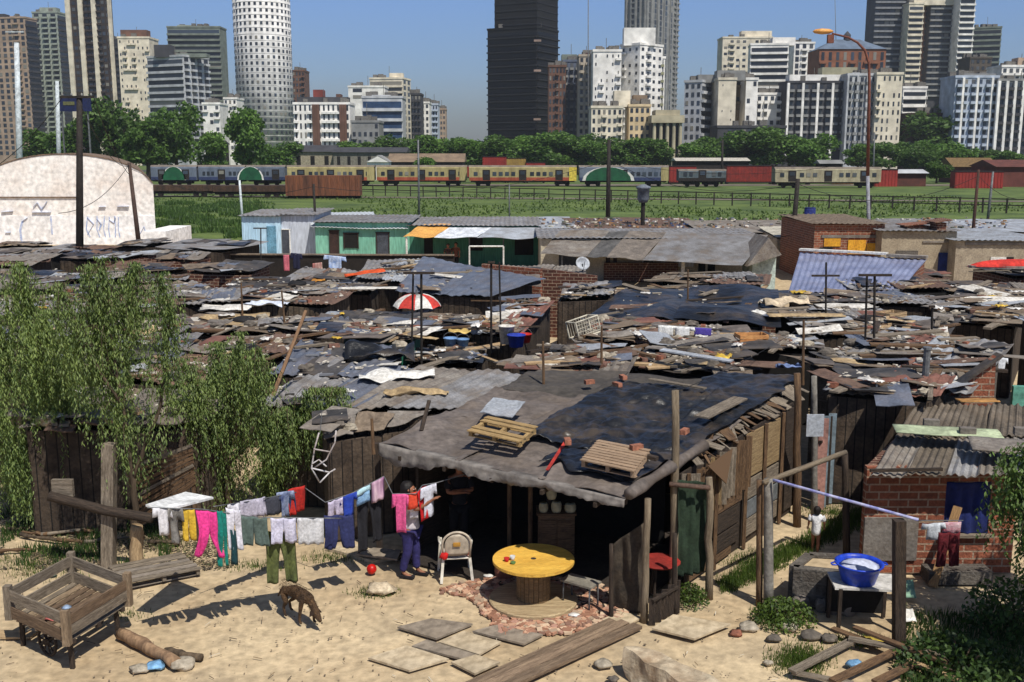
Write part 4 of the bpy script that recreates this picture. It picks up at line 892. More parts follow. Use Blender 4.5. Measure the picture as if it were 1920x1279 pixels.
# ---------------- debris on the roofs ----------------
CLEAN={}
for poly,c,root,q in ROOFS:
    lb=root.get('label','') or ''
    if 'black plastic sheet' in lb: CLEAN[root]=.85
    if 'broad blue grey' in lb or 'wide patched grey zinc' in lb or 'bluish' in lb: CLEAN[root]=.8
    if 'alley with mixed' in lb: CLEAN[root]=.5
def roofz(p):
    for poly,c,root,q in ROOFS:
        if inpoly(p,poly):
            o=poly[0]; e1=poly[1]-o; e2=poly[3]-o; det=e1.x*e2.y-e1.y*e2.x
            if abs(det)<1e-5: return q[0].z,root
            d=V((p.x,p.y,0))-o; u=(d.x*e2.y-d.y*e2.x)/det; v=(e1.x*d.y-e1.y*d.x)/det; u=min(1,max(0,u)); v=min(1,max(0,v))
            return (q[0].z*(1-u)+q[1].z*u)*(1-v)+(q[3].z*(1-u)+q[2].z*u)*v,root
    return None,None
def spot():
    while 1:
        if random.random()<.7: px=rnd(0,1920);py=rnd(505,800)
        else: px=rnd(380,1900);py=rnd(560,740)
        if px>660 and py>700 and px<1500: continue
        if px>1500 and py>755: continue
        p=G(px,py,2.2)
        if p.y>58: continue
        z,r=roofz(p)
        if z is None: continue
        if r in CLEAN and random.random()<CLEAN[r]: continue
        return V((p.x,p.y,z)),r
cols={'grey':woodg,'brown':woodb,'pale':woodl,'dark':woodd}
kc=['grey']*4+['brown']*3+['pale','dark','dark']
random.seed(5)
GM={'wp':'weathered planks lying on the slum roofs','sh':'sheet offcuts lying on the slum roofs','br':'bricks weighting the slum roofs','st':'stones weighting the slum roofs'}
for i in range(285):
    p,r=spot(); a=rnd(0,3.14) if random.random()<.45 else rnd(-.35,.35)+random.choice([0,1.0]); L=rnd(.8,2.6); k=random.choice(kc); d=V((math.cos(a),math.sin(a),rnd(-.04,.04)))*L/2
    m=MB(); m.beam(p-d+V((0,0,.07)),p+d+V((0,0,.09)),rnd(.09,.22),rnd(.025,.06),rnd(-.15,.15)); o=m.build('plank',cols[k]); T(o,None,'plank',GM['wp']); defer(o,('short ' if L<1.4 else ('long ' if L>2.1 else ''))+k+' plank lying on a roof',p)
scr=[(zincl,'light tin'),(rust,'rusty tin'),(rustr,'red rust'),(boardb,'brown board'),(M('scrap_white',(214,210,202),(170,164,152),'noise',3,.8,.2),'white board'),(tar,'black felt'),(asb,'grey cement'),(M('scrap_tan',(184,160,120),(146,124,94),'noise',3,.8,.2),'tan cardboard'),(zincb,'bluish tin'),(felt,'brown felt')]
for i in range(285):
    p,r=spot(); a=rnd(-.5,.5)+random.choice([0,0,1.57]); L=rnd(.5,1.9);B=rnd(.35,.95); mt,nm=random.choices(scr,[3,2,.6,5,2,5,5,1.2,1.5,3])[0]; u=V((math.cos(a),math.sin(a),rnd(-.12,.12)))*L/2; v=V((-math.sin(a),math.cos(a),rnd(-.15,.15)))*B/2; p=p+V((0,0,.1))
    m=MB(); sd=rnd(0,50); m.sheet(p-u-v,p+u-v,p+u+v,p-u+v,5,3,lambda s,t:.04*noise.noise(V((s*2+sd,t*2,0))),.014); o=m.build('sheet_scrap',mt); T(o,None,'sheet scrap',GM['sh']); defer(o,('small ' if L<.85 else ('large ' if L>1.5 else ''))+nm+' sheet scrap on a roof',p)
bm=[M('brick_loose',(150,96,74),(116,74,60),'noise',6,.9,.4),M('brick_dull',(132,96,80),(100,74,64),'noise',6,.9,.4)]
for i in range(110):
    p,r=spot(); m=MB(); m.box(p+V((0,0,.08)),(.26,.13,.1),rnd(0,3)); k=i%2; o=m.build('brick',bm[k]); T(o,None,'brick',GM['br']); defer(o,['orange','dull brown'][k]+' loose brick on a roof',p)
stm=[M('stone_pale',(182,172,154),(136,126,110),'noise',5,.9,.4),M('stone_dark',(112,104,94),(80,74,68),'noise',5,.9,.4)]
def rock(c,sx,sy,sz,sd,n=2):
    m=MB(); NS=10
    prof=[(math.sin(math.pi*k/6),-math.cos(math.pi*k/6)) for k in range(1,6)]
    m.lathe((0,0,0),prof,NS)
    for k,v in enumerate(m.v):
        d=1+.5*noise.noise(v*1.7+V((sd,sd,0))); m.v[k]=V(c)+V((v.x*sx*d,v.y*sy*d,v.z*sz*d))
    return m
for i in range(150):
    p,r=spot(); s=rnd(.06,.16); o=rock(p+V((0,0,s*.5+.05)),s*1.3,s,s*.7,i).build('stone',stm[i%2]); T(o,None,'stone',GM['st']); defer(o,['pale','dark'][i%2]+(' big' if s>.12 else ' small')+' stone on a roof',p)
# tyres, buckets, rags
rub=M('rubber',(34,33,34),None,'noise',4,.8,.2)
for i in range(11):
    p,r=spot(); m=MB(); n=20; c=p+V((0,0,.14)); pts=[c+V((math.cos(6.2832*k/n),math.sin(6.2832*k/n),0))*.24 for k in range(n+1)]; m.tube(pts,.09,8,False); o=m.build('tyre',rub,None,True); T(o,None,'tyre','old tyres on the slum roofs'); defer(o,'old black tyre lying on a roof',p)
ragc=[((226,222,216),'white'),((196,60,44),'red'),((60,82,160),'blue'),((214,178,70),'yellow'),((60,120,96),'green'),((160,170,184),'pale blue')]
for i in range(42):
    p,r=spot(); cc,nm=ragc[i%6 if i%3==0 else 0]; s=rnd(.1,.28); m=MB(); sd=rnd(0,90); a=rnd(0,3); u=V((math.cos(a),math.sin(a),0))*s; v=V((-math.sin(a),math.cos(a),0))*s*rnd(.4,.8); q=p+V((0,0,.16))
    m.sheet(q-u-v,q+u-v,q+u+v,q-u+v,8,6,lambda s_,t:.3*s*noise.noise(V((s_*4+sd,t*4,0)))+.05,.012); o=m.build('rag',M('rag_'+nm.replace(' ','_'),cc),None,True); T(o,None,'rag','rags thrown on the slum roofs'); defer(o,'crumpled '+nm+' rag on a roof',p)
m=MB()
for i in range(3600):
    p,r=spot(); s=rnd(.04,.14); a=rnd(0,3); 
    if i%3: m.box(p+V((0,0,rnd(.03,.08))),(s*rnd(1,3),s*rnd(.4,1),s*rnd(.1,.5)),a)
for_=multim('rubble_mix',[(150,138,120),(84,74,66),(52,48,46),(120,104,86),(150,140,124),(98,86,76),(66,60,58),(112,84,70),(110,112,118),(40,38,38),(92,90,88),(128,116,100)]) if 1 else M('rubble',(150,134,114),(62,54,48),'noise',3.5,.9,.3,30,0,0,.4,.6)
T(m.build('roof_rubble',for_),'small mixed rubble and scrap strewn over the slum roofs','rubble',kind='stuff')
m=MB()
for i in range(2300):
    p,r=spot(); s=rnd(.02,.085); m.box(p+V((0,0,rnd(.05,.12))),(s*rnd(1,3),s*rnd(.5,1.2),s*rnd(.2,.6)),rnd(0,3))
T(m.build('pale_litter',M('litter_pale',(224,216,202),(160,150,132),'noise',3.5,.8,.2)),'small pale litter strewn over the slum roofs','litter',kind='stuff')
# far litter rows behind the houses
m=MB()
for i in range(700):
    px=rnd(860,1900); Y=rnd(69,76); s=rnd(.05,.15); x=mx(px)*Y; m.box((x,Y,2.0+(Y-69)*.03+rnd(0,.12)),(s*rnd(1,3),s,s*.8),rnd(0,3))
T(m.build('rear_litter',multim('litter_mix2',[(196,186,166),(110,100,88),(60,56,54),(220,214,204),(70,84,120),(140,112,92),(120,122,126),(160,120,80),(84,90,70),(150,142,128)])),'mixed bright litter along the rear roofs before the grass field','litter',kind='stuff')
# rear roofs beyond the row houses
for (pl,pr,Y,mt,lb,) in [(845,1060,76,zincl,'long light grey rear roof behind the striped canopy'),(1060,1290,75,rust,'rust brown rear roof behind the big grey canopy'),(1290,1535,72,asb,'grey rear roof with litter left of the brick house'),(1440,1540,66,M('whitewall',(190,184,168)),'pale rear shack between canopy and brick house'),(1665,1810,74,zinc,'grey rear roof behind the long beige house'),(1800,1990,73,zincl,'white grey rear roof at the right edge')]:
    x0=mx(pl)*Y;x1=mx(pr)*Y; q=[V((x0,Y-3-(2.6 if Y>70 else 0),1.9)),V((x1,Y-3-(2.6 if Y>70 else 0),1.9)),V((x1,Y+2,2.2)),V((x0,Y+2,2.2))]; shack(q,[mt],plast,lb,2,0)
random.seed(99)
# ================= OBJECTS AMONG THE ROOFS =================
def rz_at(px,py,z=2.4):
    p=G(px,py,z); zz,_=roofz(p)
    if zz: p=G(px,py,zz+.03)
    return p
def umbrella():
    b=rz_at(782,590,2.4); root=thing('umbrella','open red and white striped umbrella standing on the roofs','umbrella',b)
    c=b+V((0,0,.66)); n=8; r=.74
    for k in range(n):
        a0=2*math.pi*k/n;a1=2*math.pi*(k+1)/n; m=MB(); rows=[]
        for j in range(6):
            t=j/5; rr2=r*math.sin(t*1.25)/math.sin(1.25); z=-(1-math.cos(t*1.25))*.6; rows.append([c+V((rr2*math.cos(a0+(a1-a0)*i/4),rr2*math.sin(a0+(a1-a0)*i/4),z+(.05*math.sin(math.pi*i/4)*t))) for i in range(5)])
        for j in range(5):
            for i in range(4): m.add([rows[j][i],rows[j+1][i],rows[j+1][i+1],rows[j][i+1]],[(0,1,2,3)])
        m.build('canopy_panel',M('umb_red',(206,64,54)) if k%2 else M('umb_white',(232,228,220)),root,True)
        m=MB(); m.tube([c,c+V((r*.97*math.cos(a0),r*.97*math.sin(a0),-.36))],.008,4); m.build('rib',metg,root)
    m=MB(); m.tube([b-V((0,0,.1)),c+V((0,0,.12))],.03,8); m.build('pole',metg,root)
umbrella()
def taerial(px,pt,pb,x0,x1,label,z=2.3,cross=None,leg2=None):
    b=rz_at(px,pb,z); Y=b.y; root=thing('aerial_post',label,'aerial post',b); m=MB(); m.tube([b-V((0,0,.3)),D(px,pt,Y)],.03,7); m.build('post',poled,root)
    if leg2: m=MB(); m.tube([b+V((leg2,.1,-.3)),D(px,pt,Y)+V((leg2*.8,.1,0))],.026,6); m.build('post',poled,root)
    m=MB(); py=cross or pt; m.beam(D(x0,py,Y-.06),D(x1,py,Y-.06),.055,.055); m.build('crossbar',woodd,root)
    return root
taerial(790,512,660,756,815,'T shaped aerial post in front of the red and white umbrella',2.3,None,-.25)
taerial(921,492,640,915,928,'thin double aerial post left of the rusty sheet',2.3,None,.25)
taerial(1549,492,600,1522,1574,'cross shaped aerial in front of the shiny blue roof',2.4,517)
taerial(1640,516,640,1610,1672,'crooked double aerial right of the cross shaped one',2.4,None,-.18)
taerial(489,428,505,475,500,'thin T post before the pale blue house',1.5)
taerial(1748,575,640,1742,1753,'thin bare pipe on the rear of the alley roof',2.4)
# chimney pipe on alley roof
b=rz_at(1734,722,2.3); rt=thing('chimney_pipe','short dark chimney pipe on the alley roof edge','chimney',b); m=MB(); m.tube([b-V((0,0,.1)),b+V((0,0,.75))],.07,10); m.build('pipe',metg,rt); m=MB(); m.tube([b+V((0,0,.75)),b+V((0,0,.8))],.09,10); m.build('rim',metg,rt)
# dish
def dish():
    b=rz_at(1092,520,2.0); b.z=max(b.z,2.0); root=thing('satellite_dish','silver satellite dish in front of the cream yard wall','satellite dish',b); c=b+V((0,0,.55)); ax=Matrix.Rotation(R(62),3,'X')@Matrix.Rotation(R(10),3,'Y')
    m=MB(); m.lathe(c,[(.02,-.08),(.14,-.06),(.23,-.01),(.28,.04),(.29,.05),(.22,0),(.12,-.04)],20,ax); m.build('reflector',M('dish',(196,200,206)),root,True)
    m=MB(); m.tube([b,c],.03,6); m.build('mast',metg,root); m=MB(); m.tube([c+ax@V((0,-.4,.05)),c+ax@V((0,-.05,.42))],.012,5); m.build('feed_arm',metg,root)
dish()
# orange cloth, other cloths lying
def lay(label,cat,px,py,L,B,mat,ang=0,z=2.3,amp=.08,th=.015,name='cloth',lift=.12,tilt=0):
    p=rz_at(px,py,z)+V((0,0,lift)); u=V((math.cos(ang),math.sin(ang),tilt))*L/2; v=V((-math.sin(ang),math.cos(ang),.02))*B/2; sd=rnd(0,99); m=MB()
    m.sheet(p-u-v,p+u-v,p+u+v,p-u+v,14,8,lambda s,t:amp*noise.noise(V((s*3+sd,t*3,0))),th); return T(m.build(name,mat,None,True),label,cat)
lay('bright orange cloth draped on the grey sloping roof','cloth',684,517,1.5,.7,M('cloth_orange',(226,88,36)),.25,2.4,tilt=.12)
lay('small ochre rag by the pale litter below the orange cloth','rag',597,531,.5,.4,M('cloth_ochre',(190,130,50)),.2)
lay('white board lying flat left of the umbrella','board',690,546,2.0,.5,M('scrap_white',(1,1,1)),.05,2.3,.02,name='board')
lay('crumpled pale sheeting at far left of the roofs','sheeting',425,583,1.6,.9,MC['umb_white'],.1,2.0,.15)
lay('second crumpled white sheeting beside the willow top','sheeting',500,575,1.3,.6,hw_,-.2,2.0,.12)
lay('cream crumpled sheeting below the pale sheet','sheeting',440,600,2.0,.7,M('scrap_tan',(1,1,1)),.1,2.0,.1)
lay('cream crumpled plastic heap left of the cross shaped aerial','sheeting',1470,573,1.5,.9,M('plastic_cream',(220,200,170)),.1,2.3,.3)
lay('flat white sheet right of the cross shaped aerial','sheeting',1585,580,1.8,.8,M('scrap_white',(1,1,1)),.05,2.3,.05)
lay('long tan board leaning over dark gap below the cross shaped aerial','board',1510,603,2.2,.5,MC['scrap_tan'],-.02,2.3,.02,name='board',lift=.2)
lay('brown plywood board on the big black plastic roof','board',1265,578,1.2,.9,woodb,.3,2.3,.02,.04,name='board')
lay('red brown plywood board in front of the big black plastic roof','board',1190,608,1.4,.7,rustr,.25,2.3,.02,.04,name='board')
lay('crumpled white plastic on the front of the grey zinc roof','sheeting',745,712,1.6,.7,white,.1,2.2,.2)
lay('long pale twisted tarp roll on the front of the grey zinc roof','tarp roll',780,745,1.3,.25,MC['scrap_tan'],-.15,2.1,.15)
lay('black crumpled plastic on the grey zinc roof','plastic',712,668,1.6,.9,tarp,.1,2.3,.35)
lay('blue and yellow trash bag on the main shack rear edge','bag',1478,695,.5,.25,M('bag_blue',(110,128,170)),.1,2.3,.12)
lay('white plastic bag on the black roof of the main shack','bag',1315,747,.3,.2,white,.1,2.2,.12)
lay('white T shirt lying left of the cross shaped aerial','cloth',1420,597,.9,.6,white,.1,2.3,.2)
# cage frame
def cage():
    b=rz_at(1098,630,2.3); root=thing('cage_frame','battered white wire cage frame standing on the roofs','frame',b); w2,d2,h=.34,.24,.46; q=[(-w2,-d2),(w2,-d2),(w2,d2),(-w2,d2)]; M_=M('frame_cream',(206,198,178)); m=MB(); tl=Matrix.Rotation(R(-14),3,'Y')@Matrix.Rotation(.5,3,'Z')
    P=lambda x,y,z:b+tl@V((x,y,z))
    for x,y in q: m.tube([P(x,y,0),P(x,y,h)],.022,6)
    for z in(.03,h):
        for i in range(4): m.tube([P(*q[i],z),P(*q[(i+1)%4],z)],.022,6)
    m.build('frame',M_,root); m=MB()
    for i in range(1,9):
        x=-w2+2*w2*i/9; m.tube([P(x,-d2,0),P(x,-d2,h)],.009,4); m.tube([P(x,d2,0),P(x,d2,h)],.009,4)
    for i in range(1,5): m.tube([P(-w2,-d2,h*i/5),P(w2,-d2,h*i/5)],.009,4)
    m.build('wire',M_,root)
cage()
# crate
def crate(px,py,label,L=.7,B=.45,h=.35,ang=.1,z=2.3,mat=None):
    b=rz_at(px,py,z); root=thing('wooden_crate',label,'crate',b); mat=mat or M('crate_orange',(206,150,92),(160,108,64),'wood',3,.8,.3); Q=Matrix.Rotation(ang,3,'Z')
    for sx_ in(-1,1):
        for sy in(-1,1): m=MB(); m.box(b+Q@V((sx_*(L/2-.03),sy*(B/2-.03),h/2)),(.05,.05,h),ang); m.build('corner_post',mat,root)
    for k in range(3):
        for sy in(-1,1): m=MB(); m.box(b+Q@V((0,sy*B/2,.05+k*(h-.1)/2)),(L,.015,.09),ang); m.build('slat',mat,root)
        for sx_ in(-1,1): m=MB(); m.box(b+Q@V((sx_*L/2,0,.05+k*(h-.1)/2)),(.015,B,.09),ang); m.build('slat',mat,root)
    m=MB(); m.box(b+V((0,0,.02)),(L-.02,B-.02,.02),ang); m.build('bottom',mat,root)
crate(1408,652,'orange wooden slatted crate on the roofs')
crate(1670,600,'pale broken crate on the roof behind the alley shack',.8,.5,.25,.6,2.3,woodl)
# bucket
def bucket(px,py,label,r=.16,h=.28,mat=None,z=2.3,hd=True,name='bucket'):
    b=rz_at(px,py,z) if z>1 else G(px,py,z); root=thing(name,label,'bucket',b); m=MB(); m.lathe(b,[(r*.75,0),(r,h),(r*1.06,h),(r*1.06,h-.02),(r*.96,h-.005),(r*.7,.03)],16); m.build('body',mat,root,True)
    if hd: m=MB(); m.tube([b+V((r*math.cos(t),0,h+r*.8*math.sin(t))) for t in [math.pi*i/8 for i in range(9)]],.006,5); m.build('handle',metg,root)
bl=M('plastic_bright_blue',(42,66,176))
bucket(950,644,'white bucket standing left of the blue crate on the roofs',.2,.45,white); bucket(968,650,'blue bucket beside the white bucket on the roofs',.22,.3,bl); bucket(984,642,'red and white small tub beside the blue bucket',.17,.22,M('plastic_red',(200,44,36)))
# yellow sunshade table thing
lay('yellow and cream rag over sawn boxes left of the blue bucket','cloth',862,638,.6,.35,M('cloth_yellow',(218,186,110)),.05,2.3,.1,lift=.25)
bucket(845,652,'pale blue bucket under the yellow rag',.18,.26,M('plastic_pale',(120,160,210))); bucket(868,654,'second pale blue bucket right under the yellow rag',.16,.26,MC['plastic_pale'])
# red canoe / car roof
def canoe():
    b=rz_at(1905,525,2.6); b.z=2.65; root=thing('canoe','red rimmed upturned boat hull lying on the roof at the right edge','boat',b); m=MB(); n=12
    rows=[]
    for i in range(n+1):
        t=-1+2*i/n; wv=.42*math.sqrt(max(0,1-abs(t)**2.5))+.01; rows.append([b+V((t*1.9,wv*math.cos(a),.06+.3*math.sin(a)*(1-abs(t)**3)*.9)) for a in [math.pi*k/8 for k in range(9)]])
    for i in range(n):
        for k in range(8): m.add([rows[i][k],rows[i+1][k],rows[i+1][k+1],rows[i][k+1]],[(0,1,2,3)])
    m.build('hull',M('hull_red',(214,58,48)),root,True)
    m=MB(); m.lathe(b+V((0,0,0)),[(.43,0),(.44,.1)],20,Matrix.Scale(4.3,3,V((1,0,0)))); m.build('lower_side',M('hull_grey',(170,160,150)),root)
canoe()
# leaning plank
a=G(512,742,2.2);b=D(574,582,a.y+.5); m=MB(); m.beam(a,b,.07,.1,0,.8); T(m.build('leaning_pole',M('pole_tan',(160,126,96),(120,92,70),'wood',3,.9,.3)),'long rough tan pole leaning above the grey zinc roof','pole')
for a_ in [(548,700,540,700,'thin grey stake right of the long leaning plank',-1),(535,612,528,545,'thin bent stake left of the umbrella',0),(1128,690,1128,612,'rusty stake in the middle of the scrap roofs',0),(1020,730,1018,640,'brown stake at the corner of the main shack roof',0),(1506,705,1507,600,'dark stake behind the main shack',0),(700,830,697,785,'short stake at the left end of the scrap roof',0),(455,600,452,530,'thin stake above the dark felt roof',0),(1290,560,1290,505,'stake at the rear of the big black plastic roof',0)]:
    if a_[5]<0: continue
    q=rz_at(a_[0],a_[1],2.2); m=MB(); m.tube([q-V((0,0,.2)),D(a_[2],a_[3],q.y)],[.035,.025],6); T(m.build('stake',woodb),a_[4],'stake')
# mid clothes
def clothpiece(name,label,cat,grid,mat,parent=None,th=.012,seed=None,amp=.03,parts=None):
    """grid: list of quads (list of 4 pts, each world), subdivided and rippled"""
    m=MB(); sd=rnd(0,99) if seed is None else seed; zt=max((q[0](0,0).z if callable(q[0]) else max(V(p).z for p in q)) for q in grid)
    for q in grid:
        if callable(q[0]):
            f,nu,nv,nr=q; base=len(m.v)
            for j in range(nv+1):
                for i in range(nu+1):
                    p=f(i/nu,j/nv); m.v.append(p+nr*(amp*1.6*noise.noise(V((p.x*7+sd,p.z*2.2,p.y*7)))+amp*.9*min(1,(zt-p.z)*2.5)*math.sin((p.x+p.y)*34+sd+2*noise.noise(V((p.x*3,p.z*2,sd))))))
            for j in range(nv):
                for i in range(nu): m.f.append([base+j*(nu+1)+i,base+j*(nu+1)+i+1,base+(j+1)*(nu+1)+i+1,base+(j+1)*(nu+1)+i]); m.uv.append(None)
            continue
        q=[V(p) for p in q]; nu=max(2,int((q[1]-q[0]).length/.05)); nv=max(2,int((q[3]-q[0]).length/.05)); nr=(q[1]-q[0]).cross(q[3]-q[0]).normalized(); base=len(m.v)
        for j in range(nv+1):
            for i in range(nu+1):
                u=i/nu;v=j/nv; p=(q[0]*(1-u)+q[1]*u)*(1-v)+(q[3]*(1-u)+q[2]*u)*v
                m.v.append(p+nr*(amp*noise.noise(V((p.x*7+sd,p.z*2.2,p.y*7)))*1.6+amp*.9*min(1,(zt-p.z)*2.5)*math.sin((p.x+p.y)*34+sd+2*noise.noise(V((p.x*3,p.z*2,sd))))))
        for j in range(nv):
            for i in range(nu): m.f.append([base+j*(nu+1)+i,base+j*(nu+1)+i+1,base+(j+1)*(nu+1)+i+1,base+(j+1)*(nu+1)+i]); m.uv.append(None)
    o=m.build(name,mat,parent,True); s=o.modifiers.new('thickness','SOLIDIFY'); s.thickness=th
    if label: T(o,label,cat)
    return o
def fab(n,c,c2=None,kind='noise'): return M('fabric_'+n,c,c2 or tuple(x*.85 for x in c),kind,4,.95,.25,25,0,.03)
def hang(kind,a,b,drop,label,mat,name=None,fl=0,amp=.036,cat=None,**k):
    """a,b: clip points on the line (left, right)."""
    a=V(a);b=V(b);dn=V((0,0,-1));ax=(b-a); L=ax.length; ax/=L; o=dn*drop; sk=ax*fl
    if kind in('pants','shorts','spread'):
        hh,lo,li,ro,ri={'pants':(.3,-.02,.36,.64,1.04),'shorts':(.5,-.05,.43,.57,1.05),'spread':(.42,-.14,.2,.9,1.2)}[kind]; nr_=ax.cross(V((0,0,1))).normalized(); nvv=max(6,int(drop/.04)); nuu=max(3,int(L/.07))
        def mk(s):
            def f(u,v):
                U=u*.5+s*.5; x=U
                if v>hh:
                    t=(v-hh)/(1-hh); y0,y1=(lo,li) if s==0 else (ro,ri); x=U*(1-t)+(y0+(y1-y0)*u)*t; t2=min(1,t*5); c_=.5-.03*t2 if s==0 else .5+.03*t2
                    if (s==0 and u>.99) or (s==1 and u<.01): x=c_*(1-t)+(y1 if s==0 else y0)*t
                return a+ax*L*x+dn*(drop*v*(1-.03*s)+.018*abs(math.sin(U*6.283)))+sk*v
            return f
        g=[(mk(0),nuu,nvv,nr_),(mk(1),nuu,nvv,nr_)]
    elif kind=='cloth': g=[[a,b,b+o+sk,a+o+sk]]
    elif kind=='shorts': w_=L; g=[[a,b,b+dn*drop*.45,a+dn*drop*.45],[a+dn*drop*.45,a+ax*L*.49+dn*drop*.45,a+ax*L*.42+o,a-ax*L*.06+o],[a+ax*L*.51+dn*drop*.45,b+dn*drop*.45,b+ax*L*.06+o,a+ax*L*.58+o]]
    elif kind=='pants': h=drop*.3; g=[[a,b,b+dn*h,a+dn*h],[a+dn*h,a+ax*L*.49+dn*h,a+ax*L*(.36)+o+sk,a-ax*L*.02+o+sk],[a+ax*L*.51+dn*h,b+dn*h,b+ax*L*.05+o*.97+sk,a+ax*L*.66+o*.97+sk]]
    elif kind=='spread': h=drop*.42; g=[[a,b,b+dn*h,a+dn*h],[a+dn*h,a+ax*L*.42+dn*h,a+ax*L*.2+o,a-ax*L*.12+o*.97],[a+ax*L*.58+dn*h,b+dn*h,b+ax*L*.22+o*.98,a+ax*L*.98+o]]
    elif kind=='shirt': h=drop*.3; g=[[a+ax*L*.2,b-ax*L*.2,b-ax*L*.2+o,a+ax*L*.2+o],[a,a+ax*L*.2,a+ax*L*.2+dn*h,a+dn*h*1.25-ax*L*.05],[b-ax*L*.2,b,b+dn*h*1.25+ax*L*.05,b-ax*L*.2+dn*h]]
    return clothpiece(name or {'cloth':'hanging_cloth','shorts':'shorts','pants':'trousers','spread':'trousers','shirt':'shirt'}[kind],label,cat or {'cloth':'cloth','shorts':'shorts','pants':'trousers','spread':'trousers','shirt':'shirt'}[kind],g,mat,amp=amp)
def hq(kind,x0,y0,x1,y1,yb,Y,label,mat,**k):
    a=D(x0,y0,Y);b=D(x1,y1,Y); c=D((x0+x1)/2,yb,Y); return hang(kind,a,b,(a.z+b.z)/2-c.z,label,mat,**k)
Yc=50.
hq('cloth',531,478,542,478,508,48,'pink cloth hanging before the dark wall',fab('pink2',(206,110,124)))
hq('shirt',545,474,566,476,505,48,'dark blue shirt hanging beside the pink cloth before the dark wall',fab('navy2',(34,36,62)))
hq('cloth',586,494,604,492,522,47,'red topped white striped cloth hanging by the roofs',fab('stripe2',(206,196,180),(150,60,60),'streak'))
hq('shirt',608,478,648,482,505,47,'white and blue patterned shirt hanging above the grey roof',fab('blueflower',(206,216,230),(110,140,190)))
m=MB(); m.tube([D(525,477,48),D(575,478,48),D(650,480,47)],.012,5); T(m.build('clothesline',metg),'thin clothesline before the dark wall','clothesline')
yy=G(1290,640,2.2).y
hq('cloth',1234,610,1262,611,630,yy,'white cloth at the left end of the roof washing line',fab('w3',(226,226,222)))
hq('shirt',1258,611,1302,614,634,yy,'white shirt in the middle of the roof washing line',fab('w4',(232,232,230)))
hq('cloth',1302,614,1334,616,630,yy,'violet blue cloth at the right end of the roof washing line',fab('violet',(84,70,160)))
m=MB(); m.tube([D(1225,609,yy+.02),D(1340,616,yy+.02)],.012,5); T(m.build('clothesline',metg),'short washing line with white and violet laundry over the roofs','clothesline')
hq('shirt',1866,668,1890,672,698,G(1880,735,1.5).y+1,'white shirt hanging right of the brick gable wall',fab('w5',(222,226,232)))
# brick stumps
def bwall(label,pts,z1,mat,name='brick_wall',th=.14):
    q=[G(*p) for p in pts]; c=sum(q,V())/len(q); root=thing(name,label,'wall',V((c.x,c.y,0)))
    for i in range(len(q)-1): wallrun(root,q[i],q[i+1],z1[i],z1[i+1],mat,th)
    return root
bwall('low red brick wall stump behind the blue grey tin roof',[(905,497,2.7),(1015,505,2.7)],[2.75,2.7],brick)
bwall('red brick corner stump right of the blue grey tin roof',[(1008,520,2.1),(1068,520,2.1)],[2.3,2.3],brick)
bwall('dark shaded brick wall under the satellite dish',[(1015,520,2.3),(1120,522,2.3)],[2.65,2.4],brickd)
# brick gable right
g0=D(1765,768,20.8);g1=D(1868,765,20.8); 
rt=thing('gable_wall','sunlit red brick gable wall under the alley roof','wall',V((g0.x,g0.y,0))); m=MB(); t0=D(1765,752,g0.y);t1=D(1868,668,g1.y)
m.prism([V((g0.x,g0.y,0)),V((g1.x,g1.y,0)),t1,t0][::1],(0,.16,0)); m.build('wall',brick,rt); m=MB(); m.beam(t0+V((-.1,.05,.03)),t1+V((.1,.05,.03)),.3,.05); m.build('coping',tar,rt)
lay('ochre tin strip lying under the brick gable wall','sheet',1832,762,.7,.25,M('tin_ochre',(170,124,70)),.0,1.3,.02,name='roof_sheet')
bwall('dark turquoise painted wall at the right edge',[(1895,770,1.0),(1960,772,1.0)],[1.6,1.6],M('turq',(96,158,142)))
